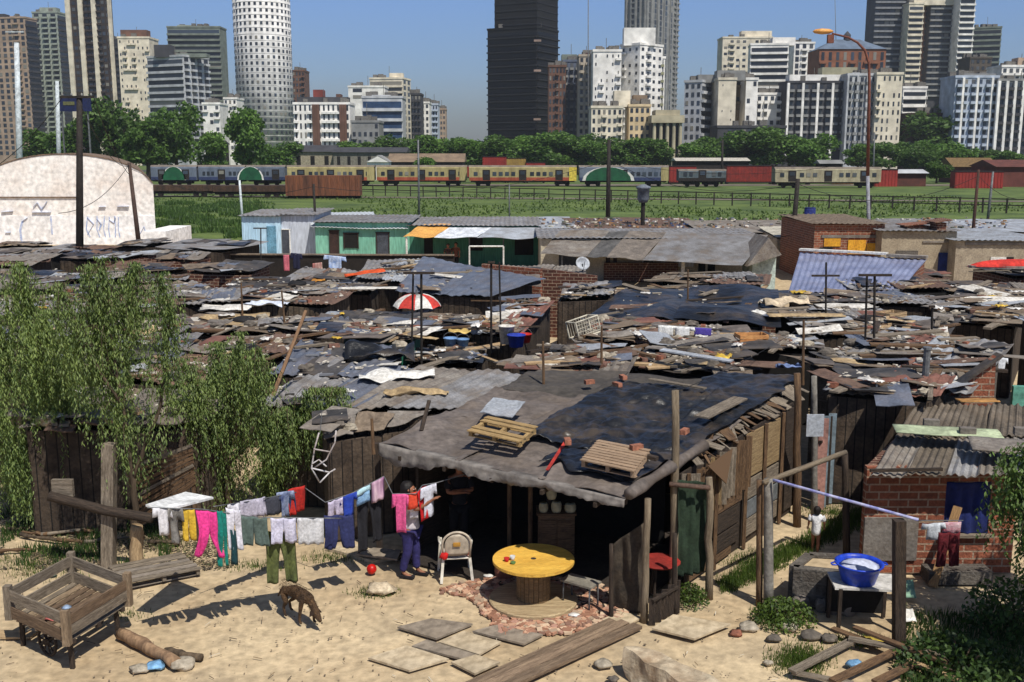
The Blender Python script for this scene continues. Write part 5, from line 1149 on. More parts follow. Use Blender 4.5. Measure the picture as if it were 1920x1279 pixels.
# ================= MAIN SHACK =================
def main_shack():
    FL=G(712,838,2.05);FR=G(1172,945,1.93);BR=G(1500,722,2.35);BL=G(1010,690,2.4); c=(FL+FR+BR+BL)/4
    root=thing('main_shack','large foreground shack with black plastic and brown felt roof and open dark front','shack',V((c.x,c.y,0)))
    def q(u,v,dz=0): return (FL*(1-u)+FR*u)*(1-v)+(BL*(1-u)+BR*u)*v+V((0,0,dz))
    # base felt strips
    for k,(v0,v1) in enumerate([(.0,.36),(.33,.68),(.66,1.0)]):
        for j,(u0,u1) in enumerate([(0,.36),(.34,.7),(.68,1.0)]):
            sheetm(q(u0,v0,.012*(j+3*(2-k))),q(u1,v0,.012*(j+3*(2-k))),q(u1,v1,.012*(j+3*(2-k))),q(u0,v1,.012*(j+3*(2-k))),0,sag=.07,seed=k*3+j,nv=20,ridge=.05).build('felt_sheet',felt if k<2 else M('felt_dark',(82,76,70),(60,56,52),'noise',1.5,.8,.3,9),root)
    # sagging front flap
    m=MB(); n=150
    def edge(u): return q(u,-.0,.15)
    rows=[]
    for i in range(n+1):
        u=i/n; e=edge(u)-V((0,0,.07)); s=.13+.24*abs(math.sin(u*8+.4))**1.5*max(0,1-u*1.3)+.05*noise.noise(V((u*9,0,0)))+.03*noise.noise(V((u*60,0,0))); out=(FR-FL).normalized().cross(V((0,0,1))).normalized()
        if out.y>0: out=-out
        rows.append([e-out*.15+V((0,0,-.02)),e+out*.01+V((0,0,-.015)),e+out*(.02+.02*noise.noise(V((u*30,1,0))))+V((0,0,-s*.3)),e+out*(.02+.05*noise.noise(V((u*22,3,0))))+V((0,0,-s*.65)),e+out*(.04+.08*noise.noise(V((u*30,3.4,0))))+V((0,0,-s*(1+.15*noise.noise(V((u*20,0,4))))))])
    for i in range(n):
        for j in range(4): m.add([rows[i][j],rows[i+1][j],rows[i+1][j+1],rows[i][j+1]],[(0,1,2,3)])
    o=m.build('front_flap',M('flap_grey',(128,122,116),(92,87,83),'noise',2.5,.85,.15,9),root,True); s=o.modifiers.new('thickness','SOLIDIFY'); s.thickness=.008
    # black plastic
    def tarpsheet(us,vs,dz,sd,nu=60,nv=50,amp=.06):
        m=MB(); rws=[]
        for j in range(nv+1):
            r_=[]
            for i in range(nu+1):
                u=i/nu;v=j/nv; fr=1-min(1,abs(u-.5)*2)**8; uu=us[0]+(us[1]-us[0])*u+.03*noise.noise(V((v*4,sd,0)))*(1 if u in(0,1) else 0); vv=vs[0]+(vs[1]-vs[0])*v+.05*noise.noise(V((u*3.5+sd,0,7)))*(1-v)
                w_=amp*(noise.noise(V((uu*7+sd,vv*5,0)))*.7+abs(noise.noise(V((uu*10+vv*7,vv*22-uu*6,sd))))*.75+.25*noise.noise(V((uu*40,vv*40,sd)))); r_.append(q(uu,vv,dz+.05+w_*(.4+.6*fr)))
            rws.append(r_)
        for j in range(nv):
            for i in range(nu): m.add([rws[j][i],rws[j][i+1],rws[j+1][i+1],rws[j+1][i]],[(0,1,2,3)])
        o=m.build('plastic_sheet',tarp,root,True); s=o.modifiers.new('thickness','SOLIDIFY'); s.thickness=.012
    tarpsheet((.42,1.0),(.20,.80),.125,3,110,90,.16); tarpsheet((.62,.97),(.07,.36),.10,9,60,40,.09)
    tarpsheet((.7,1.0),(.76,1.0),.12,14,40,24,.09)
    # rolled felt at right front edge
    out=V((1,-.6,0)).normalized(); m=MB(); pts=[q(1.0,t,.16-.05*t)+out*.06 for t in [i*.05 for i in range(-0,8)]]; m.tube(pts,[.09+.02*math.sin(i*2) for i in range(len(pts))],10); m.build('rolled_edge',felt,root,True)
    # wooden rafters front
    m=MB(); m.beam(q(.02,.03,-.06),q(.98,.03,-.06),.07,.09); m.build('front_beam',woodd,root)
    for u in (.1,.3,.5,.7,.9): m=MB(); m.beam(q(u,-.01,-.1),q(u,.98,-.12),.05,.07); m.build('rafter',woodd,root)
    # ragged boards on right eave
    for i in range(70):
        t=.32+i*.0098; b0=q(.92+rnd(-.05,.05),t,.12+.02*rnd(0,1)); b1=q(1.015+rnd(-.05,.05),t+rnd(-.09,.03),-.03+rnd(-.07,.07)); m=MB(); m.beam(b0,b1,rnd(.03,.24),.018,rnd(-.25,.25),rnd(.4,1)); m.build('eave_board',random.choice([woodg,woodb,woodg]),root)
    m=MB(); a_,b_=q(1.06,.3,-.06),q(1.05,.45,-.1); m.add([a_,b_,(a_+b_)/2+V((.1,-.05,-.45)),a_+V((.02,0,.01))],[(0,1,2)],[[(0,0)]*3]); o=m.build('torn_flap',woodb,root); s=o.modifiers.new('t','SOLIDIFY'); s.thickness=.015
    # walls: right side vertical/horizontal boards along the alley
    A=V((2.72,15.95,0));B=V((5.55,19.75,0)); L=(B-A).length; d=(B-A)/L; nn=V((d.y,-d.x,0)); h=lambda t:1.95+.28*t
    wallrun(root,A+nn*-.06,B+nn*-.06,1.95,2.23,M('board_back',(58,48,40)),.04,'backing')
    t=0;k=0
    while t<L:
        w_=rnd(.12,.2); zone=t/L
        p=A+d*(t+w_/2); 
        if zone<.52: 
            m=MB(); m.beam(p+V((0,0,1.08+rnd(-.05,.05))),p+V((0,0,h(zone)-rnd(0,.12)))+d*rnd(-.02,.02),w_*.92,.02,0); 
            m.build('wall_board',random.choice([woodb,M('wood_ply',(150,128,92),(116,94,66),'wood',3,.9,.3),woodg]),root)
        t+=w_; k+=1
    Q=Matrix.Rotation(math.atan2(d.y,d.x),3,'Z')
    for (t0,t1,z0,z1,mt) in [(0,.48,.92,1.12,woodb),(.0,.46,.55,.9,woodd),(0,.46,.2,.52,woodd),(.03,.4,.05,.18,woodb),(.5,.82,1.25,2.1,MC['wood_ply']),(.52,.82,.85,1.22,woodg),(.52,.82,.5,.82,M('metal_patch',(120,124,126))),(.52,.82,.15,.48,woodg),(.82,1,.1,2.2,woodd)]:
        p=A+d*L*(t0+t1)/2+nn*.0; m=MB(); m.box(p+V((0,0,(z0+z1)/2)),(L*(t1-t0)*.985,.03,(z1-z0)*.96),0,Q); m.build('wall_panel',mt,root)
    for t in (.02,.24,.49,.66,.83,.99): m=MB(); p=A+d*L*t+nn*.05; m.beam(p,p+V((0,0,h(t))),.06,.06); m.build('wall_stud',woodb,root)
    # left and back walls, interior partition
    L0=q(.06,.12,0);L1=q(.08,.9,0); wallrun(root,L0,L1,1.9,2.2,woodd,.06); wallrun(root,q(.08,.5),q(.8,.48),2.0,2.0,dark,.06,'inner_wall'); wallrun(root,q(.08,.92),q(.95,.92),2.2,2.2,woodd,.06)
    # front posts
    for (px,py,zt,r_,mt) in [(955,1040,1.9,.04,woodb),(994,1050,1.9,.04,woodb)]:
        b=G(px,py); m=MB(); m.tube([b,b+V((0,0,zt))],r_,7); m.build('inner_post',mt,root)
    b=G(712,1035,0); m=MB(); m.beam(b,b+V((0,0,2.)),.1,.1); m.build('inner_post',woodd,root)
    return root,q
MS,mq=main_shack()
# corner posts beside the shack
def post(px,pb,pt,r,mat,label,sq=False,tipx=None,kink=0):
    b=G(px,pb); t=D(tipx if tipx is not None else px,pt,b.y); m=MB()
    if sq: m.beam(b-V((0,0,.1)),t,r*2,r*2)
    else:
        n=6; m.tube([b.lerp(t,i/n)+V((noise.noise(V((i*.9,px,0)))*kink,0,0))-(V((0,0,.1)) if i==0 else V()) for i in range(n+1)],[r*(1.1-.2*i/n) for i in range(n+1)],9)
    return T(m.build('post',mat,None,not sq),label,'post')
pw=M('post_weathered',(136,122,102),(96,84,68),'wood',2,.9,.4)
post(1208,1166,935,.055,pw,'rough light post at the front corner of the main shack',tipx=1214,kink=.04)
post(1262,1118,732,.065,pw,'tall grey post rising through the main shack eave',tipx=1268,kink=.03)
post(1330,1120,895,.06,pw,'pale forked post beside the alley wall of the main shack',kink=.05)
post(1424,1132,900,.05,woodb,'brown wooden post tied to the concrete post in the alley')
post(1441,1136,898,.075,polec,'weathered concrete post in the alley')
post(1588,1048,850,.06,woodd,'dark post at the far end of the alley rail',tipx=1584)
post(1686,1212,975,.075,woodd,'dark square post in front of the right brick shack',True)
post(1495,985,700,.07,woodb,'brown corner post at the back of the main shack',kink=.03)
post(1527,975,705,.06,polec,'pale grey post at the back of the alley',kink=.02)
post(1622,930,740,.05,woodd,'thin dark post left of the right brick shack roof')
post(1655,925,760,.04,polec,'thin pale post above the right brick shack roof')
post(203,1062,832,.10,woodg,'thick grey square post in the yard by the willow',True,tipx=205)
post(1146,1160,1020,.035,woodd,'thin stick at the netting by the bench'); post(1265,1150,1000,.04,woodd,'short dark stake behind the green tarp')
def rail(pts,r,mat,label,name='rail',cat='rail',sag=0):
    q=[V(p) for p in pts]; out=[]
    for a,b in zip(q,q[1:]):
        for i in range(8): t=i/8; out.append(a.lerp(b,t)-V((0,0,sag*4*t*(1-t))))
    out.append(q[-1]); m=MB(); m.tube(out,r,7); return T(m.build(name,mat,None,True),label,cat)
Yp=G(1441,1136).y;Yq=G(1588,1048).y
rail([D(1432,905,Yp-.1),D(1585,848,Yq-.1)],.045,pw,'rough horizontal rail between the alley posts')
rail([D(1255,908,G(1262,1118).y-.1),D(1332,915,G(1330,1120).y-.1)],.04,rust,'short rusty rail from the main shack corner to the forked post')
Yr=G(1686,1212).y-.1
rail([D(1450,900,Yp-.1),D(1540,925,(Yp+Yr)/2),D(1722,975,Yr)],.022,M('rope_blue',(120,124,190),(190,190,214),'noise',9,.8,.2),'blue and white twisted rope stretched across the alley','rope','rope')
# green tarp and netting
q0=G(1235,1128);q1=G(1322,1118)
clothpiece('green_tarp','dark green tarp hanging between the tall post and the forked post','tarp',[[D(1270,900,q0.y+.15),D(1328,905,q1.y+.15),q1+V((0,.15,.35)),q0+V((.25,.15,.35))]],fab('tarpgreen',(42,58,42),(30,44,32)),amp=.06)
clothpiece('netting','dark torn netting stretched at the front right corner of the main shack','netting',[[G(1150,1150)+V((.0,.1,1.1)),G(1205,1160)+V((0,.1,1.5)),G(1205,1160)+V((0,.1,.02)),G(1140,1145)+V((0,.1,.02))]],fab('net',(78,68,56),(52,46,40)),amp=.04)
m=MB(); a=G(1222,1172);b=G(1268,1150)
for i in range(5): p=a.lerp(b,i/4); m.beam(p,p+V((0,0,.42+.03*i)),.1,.02)
m.beam(a+V((0,-.03,.4)),b+V((0,-.03,.45)),.06,.03); T(m.build('board_gate',woodd),'small dark board panel at the foot of the front corner post','panel')
def stool(): # red tray stool
    b=G(1235,1125); root=thing('red_table','small battered table with red metal top inside the corner','table',b); m=MB(); m.lathe(b+V((0,0,.62)),[(.3,0),(.33,.03),(.3,.05)],16); m.build('top',M('paint_red',(168,48,38)),root)
    for a in (0,2.1,4.2): m=MB(); m.tube([b+V((.2*math.cos(a),.2*math.sin(a),0)),b+V((.15*math.cos(a),.15*math.sin(a),.62))],.02,6); m.build('leg',woodd,root)
stool()
# cabinet with pots inside
def cabinet():
    b=G(1043,1062); root=thing('cabinet','dim brown wooden cabinet inside the open shack front','cabinet',b); m=MB(); m.box(b+V((0,.25,.45)),(.62,.42,.9)); m.build('body',woodb,root)
    for s in(-1,1): m=MB(); m.box(b+V((s*.145,.03,.45)),(.25,.03,.74)); m.build('door',woodb,root)
    m=MB(); m.box(b+V((0,.25,.915)),(.68,.46,.03)); m.build('top',woodb,root)
    for i,(x,h,r_,zb,lb) in enumerate([(-.22,.15,.08,0,'left small pale pot on the cabinet'),(.0,.17,.09,.0,'middle cream pot on the cabinet'),(-.08,.2,.09,.2,'tall cream jug raised behind the pots on the cabinet'),(.24,.14,.1,.0,'right wide pale pot on the cabinet')]):
        c=b+V((x,.25 if zb else .15,.93)); m=MB()
        if zb: m.box(c+V((0,.03,zb/2)),(.16,.14,zb)); r2=T(m.build('wooden_box',woodd),'small dark box behind the pots on the cabinet','box'); c=c+V((0,0,zb)); m=MB()
        m.lathe(c,[(r_*.8,0),(r_,h*.3),(r_,h*.8),(r_*.8,h),(r_*.86,h*1.03)],14); T(m.build('pot',M('enamel',(196,186,150)),None,True),lb,'pot')
cabinet()
# things on main roof
def pallet(corner,u,v,n,th,label,mats,name='pallet',gap=.55,top=True,root=None,missing=()):
    """corner, edge vectors u (long boards run along u), v"""
    c=V(corner);u=V(u);v=V(v); nr=u.cross(v).normalized(); nr=nr if nr.z>0 else -nr; root=thing(name,label,'pallet',c)
    for i in range(n):
        if i in missing: continue
        t=i/(n-1)*.93+.035; m=MB(); m.beam(c+v*t+nr*th,c+v*t+u+nr*th+nr*rnd(-.01,.01),v.length/n*gap*1.5,.02); m.build('slat',random.choice(mats),root)
    for t in (.04,.5,.96): m=MB(); m.beam(c+u*t+nr*th/2,c+u*t+v+nr*th/2,.06,th*.75); m.build('stringer',random.choice(mats),root)
    for t in (.08,.5,.92): m=MB(); m.beam(c+v*t+nr*.008,c+v*t+u+nr*.008,.08,.016); m.build('base_board',random.choice(mats),root)
    return root
wpal=M('pallet_wood',(176,148,100),(132,106,70),'wood',3,.85,.3)
a=G(878,824,2.3);b=G(975,846,2.25);c=G(912,798,2.33); pallet(a+V((0,0,.05)),b-a,c-a,5,.11,'tan wooden pallet lying on the brown felt roof',[wpal],missing=(2,))
a=G(1090,884,2.15);b=G(1190,906,2.15);c=G(1122,846,2.25); pallet(a+V((0,0,.06)),b-a,c-a,9,.13,'pale ribbed slatted panel on the front edge of the main roof',[M('panel_pale',(168,144,118),(140,116,94),'wood',3,.85,.3)],gap=.66)
m=MB(); m.beam(G(1130,848,2.3)+V((0,0,.1)),G(1232,872,2.25)+V((0,0,.1)),.1,.06); T(m.build('plank',woodd),'dark plank behind the ribbed panel on the main roof','plank')
m=MB(); m.beam(G(1314,795,2.35)+V((0,0,.12)),G(1388,758,2.4)+V((0,0,.12)),.28,.03); T(m.build('plank',woodg),'wide grey plank on the right side of the main roof','plank')
m=MB(); m.beam(G(1218,722,2.45)+V((0,0,.12)),G(1322,740,2.45)+V((0,0,.12)),.12,.03); T(m.build('plank',woodg),'narrow grey plank near the rear of the main roof','plank')
m=MB(); m.beam(G(1372,690,2.4)+V((0,0,.15)),G(1240,668,2.5)+V((0,0,.15)),.25,.03); T(m.build('plank',zincl),'light strip lying behind the main roof','strip')
m=MB(); m.beam(G(1026,892,2.1)+V((0,0,.09)),G(1060,846,2.2)+V((0,0,.16)),.05,.015); T(m.build('red_strip',M('strip_red',(186,56,46))),'thin red strip lying on the front of the main roof','strip')
for px,py,lb in [(1105,727,'left orange brick at the rear of the main roof'),(1168,718,'upright orange brick at the rear of the main roof'),(1157,732,'flat orange brick at the rear of the main roof'),(1193,852,'orange brick on the dark plank of the main roof'),(1283,822,'orange brick by the right plank of the main roof'),(1064,841,'tan wood block at the top of the red strip')]:
    p=G(px,py,2.35); m=MB(); m.box(p+V((0,0,.12)),(.2,.1,.08),rnd(0,3)); T(m.build('brick',M('brick_bright',(170,112,88),(128,84,66),'noise',6,.9,.3)),lb,'brick')
a=G(790,808,2.2);m=MB(); m.beam(a,G(805,782,2.3)+V((0,0,.3)),.06,.04); T(m.build('stick',woodd),'dark stick standing at the left edge of the main roof','stick')
m=MB(); m.sheet(G(900,785,2.35)+V((0,0,.12)),G(960,795,2.35)+V((0,0,.12)),G(985,765,2.4)+V((0,0,.12)),G(925,757,2.4)+V((0,0,.12)),8,5,lambda u,v:.03*noise.noise(V((u*3,v*3,0))),.015); T(m.build('sheet_offcut',zincl),'pale grey tin offcut behind the tan pallet','sheet')
# ================= RIGHT BRICK SHACK =================
def right_shack():
    Y=16.9; A=G(1614,1075,0); xl=A.x; Y=A.y; xr=mx(1905)*Y*1.02+.35; zt=1.86
    root=thing('brick_shack','low red brick shack with grey corrugated roof and blue covered opening at right','shack',V(((xl+xr)/2,Y,0)))
    wd0=D(1775,905,Y);wd1=D(1852,1003,Y)
    def w(x0,x1,z0,z1,mat,y=Y,name='wall'): m=MB(); m.box(((x0+x1)/2,y+.07,(z0+z1)/2),(x1-x0,.14,z1-z0)); return m.build(name,mat,root)
    w(xl,wd0.x,0,zt,brick); w(wd0.x,wd1.x,0,wd1.z,brick); w(wd1.x,xr,0,zt,brick); w(wd0.x,wd1.x,wd0.z+.02,zt,brick)
    m=MB(); m.box((xl+.45,Y-.02,.62),(.9,.05,.75)); m.build('mortar_patch',asb,root)
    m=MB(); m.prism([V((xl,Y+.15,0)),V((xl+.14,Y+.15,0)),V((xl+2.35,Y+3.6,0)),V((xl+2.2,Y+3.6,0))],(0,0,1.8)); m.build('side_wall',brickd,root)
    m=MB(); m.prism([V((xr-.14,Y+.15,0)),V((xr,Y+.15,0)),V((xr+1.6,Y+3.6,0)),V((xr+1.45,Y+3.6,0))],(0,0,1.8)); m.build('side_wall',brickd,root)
    clothpiece('blue_curtain',None,None,[[wd0+V((0,.03,0)),V((wd1.x,Y+.03,wd0.z)),wd1+V((0,.03,0)),V((wd0.x,Y+.03,wd1.z))]],M('curtain_blue',(26,40,104)),root)
    m=MB(); m.box(((wd0.x+wd1.x)/2,Y-.04,wd1.z),(wd1.x-wd0.x+.1,.1,.05)); m.build('sill',woodg,root)
    # roof sheets
    f0=G(1602,868,1.82);f1=G(1925,912,1.85);b1=G(1985,775,2.3);b0=G(1725,765,2.35)
    f0=V((xl-.1,Y-.46,1.86)); f1=V((xr+.3,Y-.44,1.86)); b0=V((xl+2.15,Y+3.6,2.0)); b1=V((xr+2.2,Y+3.6,2.0))
    cols=[(0,.2,asb),(.19,.42,M('asb_brown',(112,102,90),(78,70,60),'noise',1.6,.9,.3,16,dirt=.3)),(.41,.6,zinc),(.59,.8,asb),(.79,1,zinc)]
    for i,(u0,u1,mt) in enumerate(cols):
        for j,(v0,v1) in enumerate([(0,.52),(.48,1)]):
            P=lambda u,v:(f0*(1-u)+f1*u)*(1-v)+(b0*(1-u)+b1*u)*v+V((0,0,.018*(i%2)+.035*j))
            m2=MC['asb_brown'] if j else mt
            sheetm(P(u0,v0),P(u1,v0),P(u1,v1),P(u0,v1),1,.13,.02,.03,i*3+j,7).build('roof_sheet',m2,root)
    m=MB(); m.beam(f0+V((0,.05,.07)),f0.lerp(f1,.4)+V((0,.05,.09)),.05,.05); m.build('roof_batten',woodd,root)
    return root,Y,xl,xr
RS,RY,RX0,RX1=right_shack()
lay('pale green sheet lying across the right brick shack roof','roof sheet',1775,818,1.75,.55,M('sheet_green',(184,196,160)),-.22,2.1,.02,.02,name='roof_sheet',lift=.1)
lay('pale grey board on the right edge of the brick shack roof','board',1885,845,1.1,.8,asb,-.3,2.1,.03,.03,name='board',lift=.1)
for px,py,lb in [(1745,806,'left concrete block on the pale green sheet'),(1813,822,'right concrete block on the pale green sheet'),(1915,822,'concrete block at the right end of the brick shack roof')]:
    p=G(px,py,2.1); m=MB(); m.box(p+V((0,0,.13)),(.26,.15,.13),-.2); T(m.build('concrete_block',asb),lb,'block')
a=G(1760,1112,0); m=MB(); m.beam(V((a.x,RY-.55,0.0)),D(1796,950,RY-.12),.14,.03); T(m.build('leaning_plank',M('plank_raw',(176,140,96),(140,108,74),'wood',3,.85,.3)),'raw wood plank leaning on the brick wall below the blue curtain','plank')
# foundation step at right
m=MB(); m.box((D(1790,1120,RY-.3).x,RY-.3,.11),(1.05,.36,.22)); T(m.build('brick_step',block),'low dark block step at the foot of the right brick shack','step')
# laundry on short line in front
Yl=RY-.8
hq('shirt',1730,982,1772,980,1012,Yl,'white and grey shirt hanging before the right brick shack',fab('wgrey',(206,212,220),(130,134,140)))
hq('cloth',1768,980,1802,978,1000,Yl,'white and crimson cloth hanging beside the white shirt at the right shack',fab('crimson',(216,200,206),(150,40,70)))
hq('shorts',1760,998,1800,998,1062,Yl-.02,'maroon trousers hanging below the crimson cloth at the right shack',fab('maroon',(96,26,34)))
rail([D(1722,976,Yl+.02),D(1806,976,Yl+.02)],.008,metg,'short washing line at the right brick shack','clothesline','clothesline')
# block tank
def tankb():
    a=G(1488,1064,.6);b=G(1606,1076,.6);c=G(1618,1046,.6);d=G(1518,1040,.6); a.z=b.z=c.z=d.z=0
    root=thing('block_basin','rough grey block basin with sunlit sandy top between alley and tub','basin',(a+b+c+d)/4); h=.62
    q=[a,b,c,d]
    for i in range(4):
        wallrun(root,q[i],q[(i+1)%4],h,h,block,.15,'side')
    m=MB(); m.prism([p.lerp((a+b+c+d)/4,.06)+V((0,0,h-.1)) for p in q],(0,0,.05)); m.build('fill',MC['dirt'],root)
    for k in range(9):
        p=a.lerp(b,rnd(0,1))+V((0,-.1,0)); m=rock(p+V((0,rnd(-.1,0),.08)),rnd(.08,.16),.08,rnd(.08,.14),k); m.build('loose_block',asb,root)
tankb()
# tub on table
def tub():
    b=G(1618,1190); tb=G(1620,1182); root=thing('wash_table','rough dark table with white cloth top holding the blue tub','table',tb); tz=.68; c=tb+V((.02,.2,0))
    m=MB(); m.box(c+V((0,0,tz)),(.95,.6,.035),-.1); m.build('top',M('tablecloth',(214,210,202)),root)
    for x in(-.42,.42):
        for y in(-.25,.25): m=MB(); p=c+V((x,y,0)); m.beam(p,p+V((0,0,tz)),.05,.05); m.build('leg',woodd,root)
    m=MB(); m.box(c+V((0,.28,tz/2)),(.9,.02,tz*.8),-.1); m.build('back_panel',dark,root)
    t=c+V((-.09,-.02,tz+.02)); r2=thing('wash_tub','round bright blue plastic wash tub filled with suds','tub',t); m=MB(); m.lathe(t,[(.24,0),(.3,.2),(.33,.27),(.355,.28),(.355,.3),(.33,.3),(.31,.26),(.28,.17),(.01,.17)],28); m.build('body',M('tub_blue',(36,70,190),(30,60,170),'noise',3,.4,.05),r2,True)
    m=MB(); m.lathe(t,[(.01,.235),(.295,.235),(.22,.265),(.01,.28)],20)
    for k,v in enumerate(m.v): m.v[k]=v+V((0,0,.04*noise.noise(v*9)))
    m.build('suds',M('suds',(206,212,232)),r2,True)
    for s in(-1,1): m=MB(); m.tube([t+V((s*.34,-.06,.28)),t+V((s*.41,-.03,.27)),t+V((s*.41,.03,.27)),t+V((s*.34,.06,.28))],.012,6); m.build('handle',MC['tub_blue'],r2,True)
tub()
for i,(px,py,mt,lb) in enumerate([(1700,1130,M('pl_green',(140,176,150)),'pale green plastic tray leaning by the dark square post'),(1700,1175,white,'white rag heap at the foot of the dark square post'),(1640,1215,M('pl_yel',(196,172,70)),'small yellow scrap under the wash table')]):
    p=G(px,py); m=MB(); sd=i*9; m.sheet(p+V((-.15,0,.1)),p+V((.15,0,.08)),p+V((.15,.2,.3-.1*i)),p+V((-.15,.2,.28-.1*i)),8,6,lambda u,v:.04*noise.noise(V((u*3+sd,v*3,0))),.012); T(m.build('scrap',mt,None,True),lb,'scrap')
# fence boards across alley end (left of brick shack)
def boardfence(label,p0,p1,z0,z1,mts,wd=.16,name='board_fence'):
    a=G(*p0);b=G(*p1); root=thing(name,label,'fence',(a+b)/2); L=(b-a).length;t=0
    while t<L:
        w_=rnd(.7,1.3)*wd; p=a.lerp(b,min(1,(t+w_/2)/L)); m=MB(); m.beam(p,p+V((rnd(-.02,.02),0,z0+(z1-z0)*t/L+rnd(-.08,.08))),w_*.95,.02); m.build('board',random.choice(mts),root); t+=w_
    for z in(.4,1.4): m=MB(); m.beam(a+V((0,.04,z)),b+V((0,.04,z)),.06,.05); m.build('rail',woodd,root)
boardfence('mixed pink and brown board fence at the back of the alley',(1532,958),(1606,905),1.85,1.9,[M('board_pink',(178,132,120)),rustr,woodb,woodd,M('sheet_paleblue',(130,146,156))])
boardfence('dark board fence behind the right brick shack',(1606,905),(1700,880),2.0,2.0,[woodd,woodb,rustr,asb,woodb],.22)
m=MB(); p=G(1508,990); m.box(p+V((.1,0,2.0)),(.32,.03,.42)); T(m.build('metal_sheet',zincl),'small pale metal sheet fixed high behind the main shack','sheet')
random.seed(314)
# ================= PEOPLE =================
def skin(name,vs,es,rad,mat,parent,sub=2):
    me=bpy.data.meshes.new(name); o=bpy.data.objects.new(name,me); COL.objects.link(o); o.parent=parent; W[o]=W[parent].copy(); 
    me.from_pydata([V(v) for v in vs],es,[]); sk=o.modifiers.new('skin','SKIN'); sk.use_smooth_shade=True; sk.branch_smoothing=.4
    d=me.skin_vertices[0].data
    for i,r in enumerate(rad):
        rr=r if isinstance(r,tuple) else (r,r); d[i].radius=rr; d[i].use_root=(i==0)
    s=o.modifiers.new('sub','SUBSURF'); s.levels=sub; s.render_levels=sub; me.materials.append(mat); return o
skinm=M('skin_brown',(150,100,74),(132,86,62),'noise',3,.6,.05,12,0,0); hairm=M('hair_dark',(28,22,20),None,'noise',9,.6,.4)
def person(loc,rz,h,label,arms,shirt,trous,legs=None,hair='long',sleeve=.5,shirtlen=0.,bare=False,lean=0,name='person',sg=1.2):
    """local frame: faces +x, y is the left side; arms = two (elbow,hand) in units of height"""
    root=thing(name,label,'person',loc,rz); k=h
    P=lambda x,y,z:(x*k,y*k,z*k)
    legs=legs or [(.02,.055,.27,.0,.06),(.0,-.06,.27,-.03,-.065)]
    vs=[P(0,0,.52),P(lean*.3,0,.60),P(lean*.7,0,.70),P(lean,0,.79),P(lean,0,.84),P(lean+.012,0,.885),P(lean+.018,0,.93),P(lean+.01,0,.965)]
    es=[(0,1),(1,2),(2,3),(3,4),(4,5),(5,6),(6,7)]; rad=[(.085*k,.06*k),(.07*k,.055*k),(.085*k,.06*k),(.075*k,.05*k),.03*k,(.042*k,.045*k),(.052*k,.058*k),(.035*k,.04*k)]
    hands=[]
    for s,(el,ha) in zip((1,-1),arms):
        b=len(vs); vs+=[P(lean,s*.105,.79),P(*el),P((el[0]+ha[0])/2,(el[1]+ha[1])/2,(el[2]+ha[2])/2),P(*ha)]; es+=[(3,b),(b,b+1),(b+1,b+2),(b+2,b+3)]; rad+=[.034*k,.026*k,.022*k,.015*k]; hands.append((b+3,V(P(*ha)),(V(P(*ha))-V(P(*el))).normalized()))
    for s,(kx,ky,kz,fx,fy) in zip((1,-1),legs):
        b=len(vs); vs+=[P(0,s*.05,.48),P(kx,ky,kz),P((kx+fx)/2-.01,(ky+fy)/2,kz*.6),P(fx,fy,.045),P(fx+.05,fy,.018),P(fx+.1,fy,.012)]; es+=[(0,b),(b,b+1),(b+1,b+2),(b+2,b+3),(b+3,b+4),(b+4,b+5)]; rad+=[.058*k,.038*k,.034*k,.02*k,.02*k,.014*k]
    # hands: palm, four fingers and thumb
    for vi,hp,hd in hands:
        side=hd.cross(V((0,0,1))); side=side.normalized() if side.length>.1 else V((0,1,0)); up=side.cross(hd)
        pb=len(vs); vs.append(tuple(hp+hd*.03*k)); es.append((vi,pb)); rad.append((.02*k,.011*k))
        for f,(off,ln) in enumerate(((-.018,.036),(-.006,.044),(.006,.042),(.017,.034))):
            b=len(vs); q=hp+hd*.045*k+side*off*k; vs+=[tuple(q),tuple(q+hd*ln*.5*k-up*.004*k),tuple(q+hd*ln*.85*k-up*.016*k)]; es+=[(pb,b),(b,b+1),(b+1,b+2)]; rad+=[.0055*k,.005*k,.004*k]
        b=len(vs); q=hp+hd*.015*k-side*.02*k; vs+=[tuple(q),tuple(q-side*.014*k+hd*.022*k)]; es+=[(pb,b),(b,b+1)]; rad+=[.007*k,.005*k]
    body=skin('body',vs,es,rad,skinm,root)
    # face and ears
    hc=V(P(lean+.03,0,.925)); 
    def loc(m): 
        m.v=[W[root]@v for v in m.v]; return m
    for s in(-1,1):
        loc(MB().lathe(hc+V((.033*k,s*.02*k,.006*k)),[(.001,-.006*k),(.0065*k,0),(.001,.006*k)],8)).build('eye',M('eye_white',(225,220,212)),root,True)
        loc(MB().lathe(hc+V((.039*k,s*.02*k,.006*k)),[(.0005,-.003*k),(.003*k,0),(.0005,.003*k)],6)).build('iris',dark,root,True)
        loc(MB().lathe(hc+V((-.012*k,s*.055*k,-.002*k)),[(.002*k,-.016*k),(.008*k,-.006*k),(.01*k,.006*k),(.002*k,.015*k)],8)).build('ear',skinm,root,True)
    loc(MB().beam(hc+V((.034*k,0,.008*k)),hc+V((.05*k,0,-.01*k)),.012*k,.008*k)).build('nose',skinm,root,True)
    loc(MB().box(hc+V((.04*k,0,-.026*k)),(.01*k,.028*k,.006*k))).build('mouth',M('lips',(120,60,54)),root)
    # hair cap
    m=MB(); m.lathe((0,0,0),[(.02,.066*k),(.04*k,.06*k),(.058*k,.035*k),(.062*k,.0),(.058*k,-.03*k)] if hair!='long' else [(.02,.066*k),(.045*k,.062*k),(.064*k,.035*k),(.07*k,.0),(.07*k,-.05*k),(.055*k,-.1*k)],16)
    for i,v in enumerate(m.v): m.v[i]=V(P(lean-.022,0,.935))+v*(1+.12*noise.noise(v*40))
